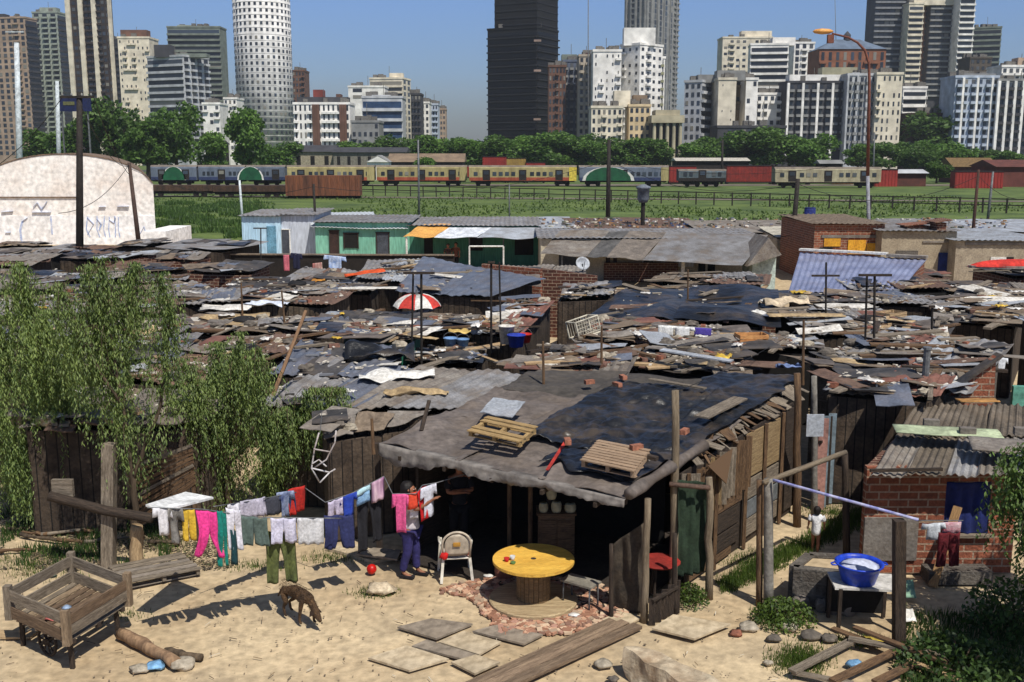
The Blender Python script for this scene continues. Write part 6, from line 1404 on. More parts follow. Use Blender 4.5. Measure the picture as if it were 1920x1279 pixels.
    loc(m).build('hair',hairm,root,True)
    # clothing
    g=1.18
    vs2=[P(0,0,.50-shirtlen),P(0,0,.54),P(lean*.3,0,.60),P(lean*.7,0,.70),P(lean,0,.79),P(lean,0,.825)]; es2=[(i,i+1) for i in range(5)]; rd=[(.1*k,.075*k),(.095*k,.07*k),(.085*k,.068*k),(.1*k,.072*k),(.088*k,.06*k),.04*k]
    for s,(el,ha) in zip((1,-1),arms):
        b=len(vs2); e_=V(P(*el)); sh=V(P(lean,s*.112,.79)); vs2+=[tuple(sh),tuple(sh.lerp(e_,.5)),tuple(sh.lerp(e_,min(1,sleeve+.35)))]; es2+=[(4,b),(b,b+1),(b+1,b+2)]; rd+=[.045*k,.038*k,.037*k]
    rd=[((r[0]*sg,r[1]*sg) if isinstance(r,tuple) else r*sg) for r in rd]
    skin('shirt',vs2,es2,rd,shirt,root)
    if not bare:
        vs3=[P(0,0,.52)]; es3=[]; rd3=[(.1*k,.078*k)]
        for s,(kx,ky,kz,fx,fy) in zip((1,-1),legs):
            b=len(vs3); vs3+=[P(0,s*.05,.47),P(kx,ky,kz),P((kx+fx)/2-.01,(ky+fy)/2,kz*.6),P(fx-.005,fy,.055)]; es3+=[(0,b),(b,b+1),(b+1,b+2),(b+2,b+3)]; rd3+=[.068*k,.05*k,.046*k,.04*k]
        skin('trousers',vs3,es3,rd3,trous,root)
        for (kx,ky,kz,fx,fy) in legs: loc(MB().box(V(P(fx+.045,fy,.012)),(.15*k,.055*k,.026*k))).build('shoe',M('shoe',(40,36,40)),root)
    return root
b=G(770,1078)
woman=person(b,R(-20),1.63,'woman with dark hair, pink and white top and blue trousers pegging laundry',[((.13,.12,.74),(.25,.07,.83)),((.14,-.11,.76),(.27,-.06,.85))],fab('top_white',(214,206,210)),fab('trous_blue',(52,48,104),(40,38,84)),[(.04,.055,.27,.05,.06),(-.0,-.06,.27,-.05,-.07)])
person(G(1528,1036),R(75),.86,'small child in a white shirt walking away up the alley',[((-.02,.15,.66),(.02,.16,.55)),((.02,-.15,.66),(.05,-.16,.56))],fab('tee',(224,224,226)),fab('x',(30,30,30)),[(.04,.05,.25,.06,.05),(-.02,-.05,.25,-.07,-.05)],hair='long',shirtlen=.14,bare=True,sg=1.5)
person(G(862,1028),R(-80),1.68,'man in dark clothes standing with folded arms in the shaded shack front',[((.07,.13,.66),(.13,-.02,.69)),((.07,-.13,.65),(.15,.02,.67))],fab('shirt_dark',(26,27,32)),fab('tr_dark',(20,20,24)),hair='short')
person(V((mx(838)*62.5,62.5,0)),R(-90),1.6,'left person in dark clothes standing under the orange and white canopy',[((.02,.14,.65),(.08,.1,.54)),((.02,-.14,.65),(.08,-.1,.55))],fab('shirt_br',(70,50,44)),fab('tr_dark',(1,1,1)),hair='short')
person(V((mx(853)*62.7,62.7,0)),R(-100),1.66,'right bare armed person standing under the orange and white canopy',[((.02,.14,.65),(.06,.14,.53)),((.02,-.14,.65),(.06,-.14,.54))],fab('shirt_rust',(124,74,56)),fab('tr_dark',(1,1,1)),hair='short')
q_=[mq(.02,.03),mq(.97,.03),mq(.95,.9),mq(.05,.9)]; m=MB(); m.prism([V((p.x,p.y,.03)) for p in q_],(0,0,-.02)); T(m.build('shade_floor',M('floor_shade',(62,54,47),(40,35,31),'noise',1.2,.95,.3)),kind='structure')  # floor sheet coloured dark to paint the shade inside the open shack
# ---- dog ----
def dog():
    b=G(560,1160); root=thing('dog','brown shaggy dog sniffing the sandy ground near the laundry','dog',b,R(-44)); root.scale=(1.0,1.0,1.0)
    vs=[(-.27,0,.44),(-.1,0,.45),(.08,0,.43),(.22,0,.44),(.33,0,.40),(.43,0,.30),(.5,0,.20),(.58,0,.13), (-.38,0,.40),(-.48,0,.28),(-.54,0,.2)]
    es=[(0,1),(1,2),(2,3),(3,4),(4,5),(5,6),(6,7),(0,8),(8,9),(9,10)]; rad=[(.085,.1),(.085,.095),(.1,.125),(.1,.12),(.065,.075),(.058,.06),(.055,.055),(.024,.026),.025,.02,.012]
    def leg(a,pts,rs):
        p=a
        for q,r in zip(pts,rs): vs.append(q); es.append((p,len(vs)-1)); rad.append(r); p=len(vs)-1
    for s,sw in((1,.05),(-1,-.06)):
        leg(3,[(.22,s*.09,.36),(.21+sw*.4,s*.09,.22),(.22+sw,s*.09,.1),(.22+sw,s*.09,.025),(.27+sw,s*.09,.018)],[.05,.03,.023,.021,.018])
        leg(0,[(-.27,s*.08,.36),(-.2-sw*.3,s*.09,.24),(-.32-sw,s*.09,.14),(-.29-sw,s*.09,.028),(-.24-sw,s*.09,.018)],[.065,.04,.022,.02,.018])
    fur=M('fur_brown',(98,74,50),(52,40,30),'noise',7,.95,.9,40,0,0); skin('body',vs,es,rad,fur,root)
    def loc(m): m.v=[W[root]@v for v in m.v]; return m
    for s in(-1,1): loc(MB().prism([(.44,s*.045,.3),(.5,s*.06,.25),(.43,s*.1,.2),(.4,s*.07,.26)],(.01,s*.008,0))).build('ear',M('fur_dark',(60,44,32)),root); loc(MB().lathe((.52,s*.035,.225),[(.001,-.008),(.009,0),(.001,.008)],6)).build('eye',dark,root)
    loc(MB().lathe((.6,0,.125),[(.004,-.012),(.018,0),(.004,.012)],8)).build('nose',dark,root)
    m=MB()
    for i in range(1500):
        t=random.random(); x=-.34+.8*t; a=rnd(0,6.28); r=.1 if x<.3 else .07; zc=.44 if x<.3 else .44-(x-.3)*.9
        p=V((x,r*math.sin(a)*.92,zc+r*1.05*math.cos(a))); d=V((-.03,.02*math.sin(a),-.01+.015*math.cos(a))); m.add([p+V((0,0,.004)),p-V((0,0,.004)),p+d],[(0,1,2)],[[(0,0)]*3])
    loc(m).build('fur',fur,root)
dog()
# ================= LAUNDRY =================
LA=D(276,950,14.0); LB_=D(400,972,14.8); LC=D(640,975,15.66)
def on(px,A,B,py0=None):
    t=(px-PX(A)[0])/(PX(B)[0]-PX(A)[0]); lo=0;hi=1
    for _ in range(30):
        mid=(lo+hi)/2
        if PX(A.lerp(B,mid))[0]<px: lo=mid
        else: hi=mid
    return A.lerp(B,lo)
def lhang(kind,x0,x1,yb,line,label,mat,dz=0,**k):
    def pt(x):
        for a,b in zip(line,line[1:]):
            if PX(b)[0]>=x or b is line[-1]: return on(x,a,b)
    a=pt(x0)+V((0,0,dz));b=pt(x1)+V((0,0,dz)); c=D((x0+x1)/2,yb,(a.y+b.y)/2); return hang(kind,a,b,(a.z+b.z)/2-c.z,label,mat,**k)
L1=[D(276,952,13.6),D(380,955,14.2),D(480,970,14.8),D(640,972,15.3)]
rail(L1,.008,metg,'front clothesline crossing the yard from the thick grey post','clothesline','clothesline')
lhang('shirt',286,322,1003,L1,'white shirt bunched at the left end of the front clothesline',fab('white1',(226,224,228)))
lhang('shirt',314,342,1018,L1,'grey crumpled shirt between white shirt and yellow trousers on the front line',fab('grey1',(140,136,130),(96,94,92)),amp=.05)
lhang('pants',343,364,1013,L1,'small yellow trousers on the front clothesline',fab('yellow1',(222,182,60)))
lhang('spread',367,408,1044,L1,'hot pink trousers with legs apart on the front clothesline',fab('pink1',(232,64,146)))
lhang('pants',405,424,1062,L1,'teal trousers right of the hot pink trousers',fab('teal',(24,128,116)),dz=.02)
lhang('pants',424,450,1030,L1,'white trousers right of the teal trousers',fab('white2',(220,218,228)),dz=.08)
lhang('cloth',430,440,1058,L1,'dark teal garment hanging low under the white trousers',fab('dteal',(26,66,72)),dz=-.25)
lhang('shorts',448,500,1022,L1,'grey green shorts in the middle of the front clothesline',fab('ggreen',(92,108,102),(74,88,84)))
lhang('shorts',507,554,1018,L1,'white checked shorts right of the grey green shorts',fab('check',(210,208,224),(176,174,196)),dz=.0)
lhang('cloth',557,606,1020,L1,'white linen cloth beside the checked shorts',fab('linen',(206,206,208)))
lhang('pants',497,552,1092,[p+V((0,.12,-.25)) for p in L1],'olive green trousers hanging low above the dog',fab('olive',(98,106,58),(66,72,42)))
lhang('pants',606,662,1028,[p+V((0,.1,0)) for p in L1[:-1]]+[D(700,965,16.1)],'navy jeans at the right end of the front clothesline',fab('navyj',(46,52,96)))
L2=[D(400,950,14.9),D(480,938,15.6),D(560,922,16.4),D(572,915,16.5)]
rail(L2,.008,metg,'rear clothesline above the front line','clothesline','clothesline')
lhang('cloth',424,448,985,L2,'white towel on the left of the rear clothesline',fab('w6',(228,226,232)))
lhang('cloth',450,500,970,L2,'pale lilac sheet on the rear clothesline',fab('lilac',(196,190,206)),dz=.02)
lhang('cloth',499,528,964,L2,'charcoal cloth on the rear clothesline',fab('charcoal',(66,68,78)))
lhang('shirt',520,548,968,L2,'white and navy shirt beside the charcoal cloth',fab('wnavy',(168,180,204),(60,72,110)),dz=.05)
lhang('cloth',538,552,960,L2,'dark blue garment in front of the red cloth',fab('dkblue',(34,56,92)))
lhang('cloth',540,570,962,L2,'red square cloth at the right end of the rear clothesline',fab('red1',(186,44,36)),dz=.06)
L3=[D(610,942,16.2),D(660,925,16.4),D(720,893,16.7),D(736,926,16.35),D(780,926,16.3),D(792,910,16.35),D(820,905,16.4)]
rail([L2[-1]]+L3+[D(900,880,16.9)],.008,metg,'short clothesline running to the shack front beside the woman','clothesline','clothesline')
lhang('shorts',614,642,970,L3,'pale lilac shorts left of the blue shirt',fab('lilac2',(206,196,220)))
lhang('shirt',638,668,968,L3,'royal blue shirt between the lilac shorts and the pale blue cloths',fab('royal',(44,72,178)),fl=-.1)
lhang('cloth',667,694,925,L3,'upper pale blue and white cloth near the striped towel',fab('pblue',(186,222,232)))
lhang('cloth',668,692,944,L3,'lower pale blue cloth with navy print near the striped towel',fab('pblue2',(150,190,214),(80,110,160)),dz=-.1)
lhang('cloth',697,720,938,L3,'multicoloured striped towel at the peak of the clothesline',fab('stripe',(214,190,196),(150,100,140),'streak'))
lhang('pants',668,712,1024,[p+V((0,.1,-.1)) for p in L3],'black trousers hanging below the pale blue cloths',fab('black',(34,34,40)))
lhang('shirt',736,768,998,L3,'pink shirt hanging in front of the woman',fab('pinkw',(226,96,150),(200,76,128)))
lhang('cloth',764,783,954,L3,'orange red cloth right of the pink shirt',fab('orred',(226,76,50)))
lhang('cloth',782,800,978,L3,'scarlet cloth between the orange red cloth and the white shirt',fab('scarlet',(206,32,38)),fl=.08)
lhang('shirt',788,818,968,L3,'white shirt at the right end of the line beside the woman',fab('w7',(214,216,228)),fl=.05)
lhang('cloth',768,784,972,[p+V((0,.08,-.1)) for p in L3],'white vest hanging behind the orange red cloth',fab('w8',(222,220,226)))
# white board at left
m=MB(); m.prism([D(273,946,14.05),D(305,957,14.0),D(400,932,15.0),D(348,922,15.4)],(0,0,-.03)); T(m.build('board',M('board_white',(244,244,242))),'flat white board propped at the left end of the clotheslines','board')
# thick rail and boards by the post
gp_=G(205,1062)
rail([D(92,930,gp_.y-.2),D(200,958,gp_.y-.16),D(285,972,gp_.y-.3)],.085,woodd,'thick dark horizontal beam fixed to the grey square post')
m=MB(); m.box(D(118,915,gp_.y-.1),(.35,.08,.3)); T(m.build('board_block',woodg),'grey board block on the left end of the dark beam','board')
post(256,1062,985,.11,woodl,'short pale stump under the weeping willow',kink=.03)
# slatted fence
def slat():
    a=G(262,985);b=G(366,985); Y=18.2; p=[D(236,880,Y),D(360,836,Y),D(366,905,Y),D(262,985,Y)]; root=thing('slatted_fence','leaning brown slatted wooden fence behind the white board','fence',V((p[0].x,Y,0)))
    for i in range(11):
        t=i/10; m=MB(); m.beam(p[0].lerp(p[3],t)+V((0,rnd(-.02,.02),0)),p[1].lerp(p[2],t)+V((0,rnd(-.02,.02),rnd(-.02,.02))),.02,.055,0); m.build('slat',random.choice([woodb,woodg,woodb]),root)
    for s in(.03,.5,.97): m=MB(); m.beam(p[0].lerp(p[1],s)+V((0,.04,0)),V((p[3].lerp(p[2],s).x,Y+.04,0)),.06,.05); m.build('post',woodb,root)
slat()
# hanging metal chair frame
def hframe():
    c=D(606,862,17.2); root=thing('chair_frame','rusty white metal chair frame hanging in the willow branches','chair frame',c); mt=M('frame_white',(206,204,206),(150,130,116)); Y=17.2
    for pts in ([(598,812),(590,840),(584,878),(600,905)],[(630,808),(628,830),(612,862),(588,878)],[(588,842),(622,848)],[(584,878),(618,886),(628,880)],[(600,905),(618,886)],[(585,870),(598,862),(612,875)]):
        m=MB(); m.tube([D(x,y,Y+.12*(i%2)) for i,(x,y) in enumerate(pts)],.014,6); m.build('tube',mt,root,True)
    m=MB(); m.tube([D(600,812,Y),D(604,770,Y+.1)],.006,4); m.build('wire',metg,root)
hframe()
# ================= CART =================
def cart():
    Lc=G(14,1104,.88);Bc=G(140,1056,.88);Rc=G(238,1080,.88);Fc=G(122,1150,.88); Bc=Lc+Rc-Fc; c=(Lc+Rc)/2; root=thing('wooden_cart','grey wooden box cart with slatted bed in the left foreground','cart',V((c.x,c.y,0)))
    P=[Lc,Fc,Rc,Bc]; dz=V((0,0,-1)); wl=woodg
    for i in range(4): m=MB(); p=P[i]; m.beam(p+V((0,0,.05)),p+dz*.46,.1,.1); m.build('corner_post',M('cart_light',(148,128,104),(104,88,70),'wood',3,.85,.4) if i in(1,2) else wl,root)
    for i in range(4):
        a=P[i];b=P[(i+1)%4]
        for z0 in(.09,.34) if i!=1 else (.12,.28):
            m=MB(); m.beam(a+dz*z0,b+dz*z0,.03,.16 if i!=1 else .15); m.build('side_board',random.choice([woodg,wl,M('cart_brown',(118,98,78),(80,64,50),'wood',3,.85,.4)]),root)
    for k in range(9):
        t=(k+.5)/9; a=P[0].lerp(P[1],t)+dz*.44;b=P[3].lerp(P[2],t)+dz*.44; m=MB(); m.beam(a,b,.11,.02); m.build('bed_slat',random.choice([woodg,MC['cart_light'],MC['cart_brown']]),root)
    for t in(.1,.5,.9):
        a=P[0].lerp(P[3],t)+dz*.47;b=P[1].lerp(P[2],t)+dz*.47; m=MB(); m.beam(a,b,.06,.06); m.build('bearer',woodd,root)
    for i,(u,v) in enumerate([(.08,.1),(.92,.1),(.08,.85),(.92,.85)]):
        p=P[0].lerp(P[1],u).lerp(P[3].lerp(P[2],u),v)+dz*.48; m=MB(); m.beam(p,V((p.x+rnd(-.05,.05),p.y,-.02)),.055,.055); m.build('leg',woodd,root)
    # spoked wheels on an axle
    ax0=P[0].lerp(P[1],.35)+dz*.55; ax1=P[3].lerp(P[2],.35)+dz*.55; d=(P[1]-P[0]); d.z=0; ctr=(P[0]+P[1]+P[2]+P[3])/4
    perp=(P[3]-P[0]); perp.z=0; perp.normalize(); dd=d.normalized(); hub=V((ctr.x,ctr.y,.21)); m=MB(); m.beam(hub-perp*.55,hub+perp*.55,.05,.05); m.build('axle',woodd,root)
    for s in(-1,1):
        cc=hub+perp*.5*s; n=24; rim=[cc+(dd*math.cos(6.2832*k/n)+V((0,0,1))*math.sin(6.2832*k/n))*.21 for k in range(n+1)]; m=MB(); m.tube(rim,.022,6,False); m.build('wheel_rim',woodd,root,True); m=MB()
        for k in range(10): m.tube([cc,rim[int(k*2.4)]],.012,5)
        m.lathe(cc,[(.05,-.05),(.05,.05)],10,Matrix.Rotation(R(90),3,'X')); m.build('spokes',woodd,root)
    p=P[0].lerp(P[1],.5).lerp(P[3].lerp(P[2],.5),.25)+dz*.42; m=MB(); sd=3; m.sheet(p+V((-.12,-.06,0)),p+V((.12,-.06,0)),p+V((.12,.08,.01)),p+V((-.12,.08,.01)),8,6,lambda u,v:.03*noise.noise(V((u*3,v*3,0)))+.02,.01); T(m.build('rag',M('rag_pink',(200,110,104)),None,True),'faded pink rag lying inside the wooden cart','rag')
    m=MB(); m.lathe(P[1]+V((.0,.06,.05)),[(.05,0),(.07,.01),(.02,.04)],8); T(m.build('bottle_cap',M('lid_blue',(150,170,196)),None,True),'pale blue crumpled lid on the front corner of the cart','lid')
cart()
# ground things
def gboard(pts,mat,label,th=.03,cat='board',name='board',lift=.03):
    q=[G(*p) for p in pts]; q=[V((p.x,p.y,(p3[2] if len(p3)>2 else 0)+lift+.012)) for p,p3 in zip(q,pts)]; m=MB(); m.prism(q,(0,0,-th)); return T(m.build(name,mat),label,cat)
mud=M('mud_stone',(178,160,130),(142,122,96),'noise',2,.95,.5,6,dirt=.2); ply=M('ply_pale',(196,180,152),(166,148,120),'noise',2,.9,.2,8,dirt=.3); plyg=M('ply_grey',(156,144,128),(122,110,96),'noise',2,.9,.2,8,dirt=.4)
gboard([(690,1238),(762,1215),(842,1240),(768,1262)],ply,'pale flat board at the left of the ground boards')
gboard([(745,1180),(808,1164),(886,1174),(818,1202)],plyg,'grey warped board behind the other ground boards')
gboard([(886,1188),(930,1176),(1018,1194),(982,1212)],plyg,'pale grey board touching the brick rubble patch')
gboard([(822,1208),(870,1188),(940,1208),(898,1232)],ply,'central pale board among the ground boards')
gboard([(772,1216),(800,1204),(892,1232),(866,1240)],plyg,'narrow grey board between two pale boards')
gboard([(846,1246),(892,1232),(938,1246),(890,1268)],ply,'short pale board nearest the long planks')
gboard([(1222,1186),(1262,1160),(1370,1178),(1302,1206)],ply,'wide pale plank ramp by the alley entrance',lift=.06)
gboard([(1128,1166),(1165,1150),(1205,1162),(1168,1180)],ply,'small pale board at the right tip of the long planks')
gboard([(610,1030),(668,1024),(742,1048),(700,1056)],ply,'pale wooden pallet board behind the red ball',.06)
gboard([(668,1050),(700,1038),(752,1042),(745,1060)],plyg,'grey board piece against the woman',lift=.1)
gboard([(0,1186),(72,1188),(56,1200),(0,1200)],woodl,'tan plank at the left edge behind the cart')
wl2=M('plank_long',(152,130,106),(104,86,70),'wood',2,.9,.6,12,0,.3)
for i,(a,b) in enumerate([((880,1290),(1150,1168)),((905,1296),(1172,1172)),((935,1300),(1196,1180))]):
    p=G(*a);q=G(*b); m=MB(); m.beam(p+V((0,0,.03+.014*i)),q+V((0,0,.03+.014*i)),.17,.05); T(m.build('plank',wl2),['left','middle','right'][i]+' long brown plank leading to the shack corner','plank')
# pallet on ground
a=G(238,1108);b=G(378,1080);c_=G(205,1078); pallet(a+V((0,0,.02)),b-a,c_-a,6,.12,'grey weathered pallet on the ground behind the cart',[woodg,M('pal_grey',(150,140,128),(110,100,90),'wood',3,.85,.3)])
# logs
def log(p,q,r,label,mat=barkm,zz=None):
    m=MB(); p=V(p);q=V(q); n=7; m.tube([p.lerp(q,i/n)+V((0,rnd(-.02,.02),rnd(-.01,.01))) for i in range(n+1)],[r*rnd(.85,1.1) for _ in range(n+1)],9); return T(m.build('log',mat,None,True),label,'log')
log(G(228,1196)+V((0,0,.08)),G(330,1252)+V((0,0,.08)),.09,'long broken log right of the cart',M('log_wood',(150,122,94),(96,74,58),'streak',5,.95,.6))
log(G(310,1228)+V((0,0,.05)),G(378,1240)+V((0,0,.05)),.06,'short dark branch piece right of the long log')
for i,(px,py,s,mt,lb) in enumerate([(345,1250,.2,stm[0],'pale stone at the end of the long log'),(262,1258,.14,stm[0],'small pale stone below the blue bag log'),(320,1240,.12,stm[0],'tan stone between the log pieces'),(714,1110,.24,M('slab_stone',(200,186,160),(168,150,124),'noise',3,.9,.4),'flat pale stone slab below the red ball'),(1030,1240,.0,None,'')]):
    if s: T(rock(G(px,py)+V((0,0,s*.25)),s,s*.7,s*.4,i).build('stone',mt,None,True),lb,'stone')
T(rock(G(290,1253)+V((0,0,.04)),.13,.1,.06,31).build('plastic_bag',M('bag_lightblue',(130,180,222),None,'noise',3,.4,.4),None,True),'light blue plastic bag beside the broken log','bag')
m=MB(); m.lathe(G(100,1080)+V((0,0,.07)),[(.07*math.sin(math.pi*k/8)+.001,-.07*math.cos(math.pi*k/8)) for k in range(9)],14); T(m.build('ball',M('ball_blue',(150,206,216)),None,True),'pale blue ball lying in the grass behind the cart','ball')
m=MB(); m.lathe(G(697,1076)+V((0,0,.085)),[(.085*math.sin(math.pi*k/8)+.001,-.085*math.cos(math.pi*k/8)) for k in range(9)],16); T(m.build('ball',M('ball_red',(216,26,20),None,'noise',3,.4,.0),None,True),'bright red ball on the ground left of the woman','ball')
# concrete slab bottom
m=MB(); q=[G(1162,1262,0),G(1350,1340,0),G(1345,1292,.35),G(1168,1218,.32)]; top=[G(1168,1216,.34),G(1210,1212,.34),G(1372,1285,.34),G(1330,1310,.34)]
m.add([V((p.x,p.y,.34)) for p in top]+[V((p.x+.02,p.y-.12,-.03)) for p in top],[(0,1,2,3),(0,4,5,1),(1,5,6,2),(2,6,7,3),(3,7,4,0)]); 
import bmesh
o=m.build('concrete_slab',M('slab_conc',(196,182,156),(138,116,92),'noise',2.2,.95,.8,6,0,0)); bm_=bmesh.new(); bm_.from_mesh(o.data); bmesh.ops.subdivide_edges(bm_,edges=bm_.edges[:],cuts=9,use_grid_fill=True)
for v in bm_.verts: v.co+=V((noise.noise(v.co*3),noise.noise(v.co*3+V((5,0,0))),noise.noise(v.co*4+V((0,9,0)))*.7))*.07
bm_.to_mesh(o.data); bm_.free(); T(o,'broken pale concrete slab sticking out at the bottom edge of the photo','slab')
for i,(px,py,s) in enumerate([(1130,1248,.1),(1068,1232,.07),(1405,1180,.12),(1450,1200,.09),(1380,1190,.08),(1520,1195,.12),(1480,1180,.1),(1555,1200,.1),(1290,1262,.05),(1150,1275,.06),(1440,1245,.06)]):
    T(rock(G(px,py)+V((0,0,s*.3)),s*1.3,s,s*.6,i+40).build('stone',stm[i%2] if i!=4 else bm[0],None,True),['grey stone left of the concrete slab','small stone by the long planks','pale stone right of the plank ramp','dark stone before the alley grass','small red stone next to the plank ramp','dark stone at the foot of the block basin','pale stone between ramp and block basin','dark stone right of the basin grass','tiny pale stone right of the slab','dark chip below the slab edge','pale chip in the sand before the broken pallet'][i],'stone')
# brick rubble patio
m=MB(); random.seed(8)
for i in range(2600):
    a=rnd(0,6.283); r=math.sqrt(random.random()); px=985+195*r*math.cos(a); py=1138+55*r*math.sin(a)
    if (900-px)*.45+(py-1122)+22*noise.noise(V((px*.03,py*.06,2)))>18+max(0,px-900) or (px-1000)**2/80**2+(py-1128)**2/32**2<1: continue
    p=G(px,py); s=rnd(.03,.085); m.box(p+V((0,0,s*.15+rnd(0,.02))),(s*rnd(1,1.9),s,s*.5),0,Matrix.Rotation(rnd(0,3),3,'Z')@Matrix.Rotation(rnd(-.25,.25),3,'X'))
T(m.build('brick_rubble',multim('brick_chip',[(178,132,106),(150,108,86),(190,150,122),(128,96,80),(166,126,108),(196,170,142),(140,100,78),(158,136,114)])),'broken brick rubble paving around the cable drum table','rubble',kind='stuff')
# spool table
def spool():
    b=G(1000,1130,0); b.z=0.02; root=thing('spool_table','large cable drum used as a table with yellow painted round top','table',b)
    tw=M('spool_wood',(184,164,128),(140,118,88),'wood',2,.85,.3)
    m=MB(); m.lathe(b,[(.66,0),(.7,.01),(.7,.055),(.68,.07)],40); m.build('bottom_disc',tw,root)
    n=22
    for k in range(n):
        a=2*math.pi*k/n; m=MB(); p=b+V((.25*math.cos(a),.25*math.sin(a),.07)); Q=Matrix.Rotation(a,3,'Z'); m.box(p+V((0,0,.30)),(.03,.068,.6),0,Q); m.build('drum_stave',M('stave',(134,110,78),(98,78,54),'wood',3,.85,.3),root)
    ty=M('top_yellow',(222,178,78),(198,150,60),'wood',.9,.7,.2); m=MB(); W_=1.28; nb=9
    for k in range(nb):
        y0=-W_/2+W_*k/nb; y1=y0+W_/nb-.006; r=W_/2; pts=[]
        for s in range(9): y=y0+(y1-y0)*s/8; pts.append((math.sqrt(max(0,r*r-y*y)),y))
        poly=[(x,y) for x,y in pts]+[(-x,y) for x,y in pts[::-1]]; Q=Matrix.Rotation(.5,3,'Z'); m2=MB(); m2.prism([b+V((0,0,.67))+Q@V((x,y,0)) for x,y in poly],(0,0,.045)); m2.build('top_board',ty,root)
    m=MB(); m.lathe(b+V((0,0,.716)),[(.045,0),(.04,.003)],14); m.build('centre_hole',woodd,root)
    return b
sb=spool()
t=sb+V((-.42,-.12,.718))
for dx,dy,c,lb,h in [(0,0,(206,40,34),'red plastic cup on the yellow round table',.06),(.09,.05,(224,224,222),'white cup beside the red cup on the yellow table',.07),(.1,-.1,(96,130,70),'green sprig bowl on the yellow table',.03)]:
    m=MB(); m.lathe(t+V((dx,dy,0)),[(.03,0),(.045,h),(.04,h),(.025,.01)],12); T(m.build('cup',M('cup_'+lb.split()[0],c),None,True),lb,'cup')
b=G(948,1082); rt=thing('stump_stool','small brown drum stool behind the yellow table','stool',b); m=MB(); m.lathe(b,[(.17,0),(.19,.12),(.17,.26)],16); m.build('body',M('clay',(128,78,60)),rt); m=MB(); m.lathe(b+V((0,0,.26)),[(.18,0),(.18,.02)],16); m.build('rim',woodd,rt)
T(rock(G(915,1083)+V((0,0,.03)),.08,.05,.03,77).build('plastic_bag',white,None,True),'white plastic scrap behind the brick rubble','bag')
T(rock(G(1076,1158)+V((0,0,.05)),.1,.06,.02,78).build('paper_scrap',white,None,True),'white paper scrap on the brick rubble right of the drum','scrap')
def bench():
    a=G(1066,1110)+V((0,0,.42)); a=G(1060,1082,.42); b=G(1118,1098,.42); root=thing('bench','low grey metal bench right of the yellow table','bench',V((a.x,a.y,0)))
    m=MB(); m.beam(a,b,.32,.03); m.build('seat',M('bench_grey',(138,132,120)),root); n=(b-a).cross(V((0,0,1))).normalized()*.13
    for p in (a.lerp(b,.08),a.lerp(b,.92)): m=MB(); m.tube([V((p.x,p.y,0))+n,p+n*.9,p-n*.9,V((p.x,p.y,0))-n],.016,6); m.build('leg',metg,root,True)
bench()
# plastic chair
def chair():
    b=G(853,1088); b=b+V((0,.18,0)); root=thing('plastic_chair','white moulded plastic armchair with arched back seen from behind','chair',b,R(8)); wm_=M('plastic_white',(214,210,198),(196,190,176),'noise',2,.45,.03); wb=M('plastic_back_shaded',(186,174,156),(168,156,138),'noise',2,.5,.03)  # back plastic is a darker, browner copy: its shaded side painted in
    def loc(m): m.v=[W[root]@v for v in m.v]; return m
    sw,sd,sh=.24,.22,.40
    m=MB(); m.sheet((-sw,-sd,sh),(sw,-sd,sh),(sw*.95,sd,sh+.015),(-sw*.95,sd,sh+.015),10,10,lambda u,v:-.02*math.sin(u*3.14)*math.sin(v*3.14),.02); loc(m).build('seat',wm_,root,True)
    for s in(-1,1):
        loc(MB().beam((s*sw*.92,-sd,sh),(s*sw*1.08,-sd-.07,0),.045,.04)).build('leg',wm_,root)
        loc(MB().beam((s*sw*.95,sd,sh+.2),(s*sw*1.1,sd+.05,0),.045,.04)).build('leg',wm_,root)
        loc(MB().tube([(s*sw*1.0,-sd-.02,sh+.24),(s*sw*1.12,-.05,sh+.24),(s*sw*1.1,sd*.9,sh+.22),(s*sw*.98,sd,sh+.16)],.02,8)).build('armrest',wm_,root,True)
    # arched back with slots
    m=MB(); n=14; pts=[]
    for i in range(n+1):
        a=math.pi*i/n; pts.append((-.235*math.cos(a),-sd-.05-.03*math.sin(a),sh+.26+.22*math.sin(a)))
    pts=[(-.22,-sd,sh)]+pts+[(.22,-sd,sh)]; loc(MB().tube(pts,.02,8)).build('back_frame',wb,root,True)
    m=MB(); rows=[]
    for j in range(9):
        v=j/8; z=sh+.06+.38*v; wd=.2*math.sqrt(max(.08,1-max(0,(v-.45)/.6)**2)); rows.append([(-wd+2*wd*i/10,-sd-.02-.05*v-.02*math.sin(math.pi*i/10),z) for i in range(11)])
    for j in range(8):
        for i in range(10):
            m.add([rows[j][i],rows[j][i+1],rows[j+1][i+1],rows[j+1][i]],[(0,1,2,3)])
    o=loc(m).build('backrest',wb,root,True); s=o.modifiers.new('t','SOLIDIFY'); s.thickness=.012
    loc(MB().box((0,-sd-.085,sh+.27),(.12,.006,.07))).build('label_patch',M('patch_orange',(226,166,70)),root)
    c=V((b.x-.17,b.y-.29,.47)); T(rock(c,.07,.05,.06,5).build('red_cloth',M('cloth_redd',(214,30,28)),None,True),'red cloth bundle on the left side of the white plastic chair','cloth')
    T(rock(b+V((.2,-.05,.44)),.05,.05,.05,6).build('red_cloth',M('cloth_redd',(1,1,1)),None,True),'small red bundle at the right side of the white plastic chair','cloth')
chair()
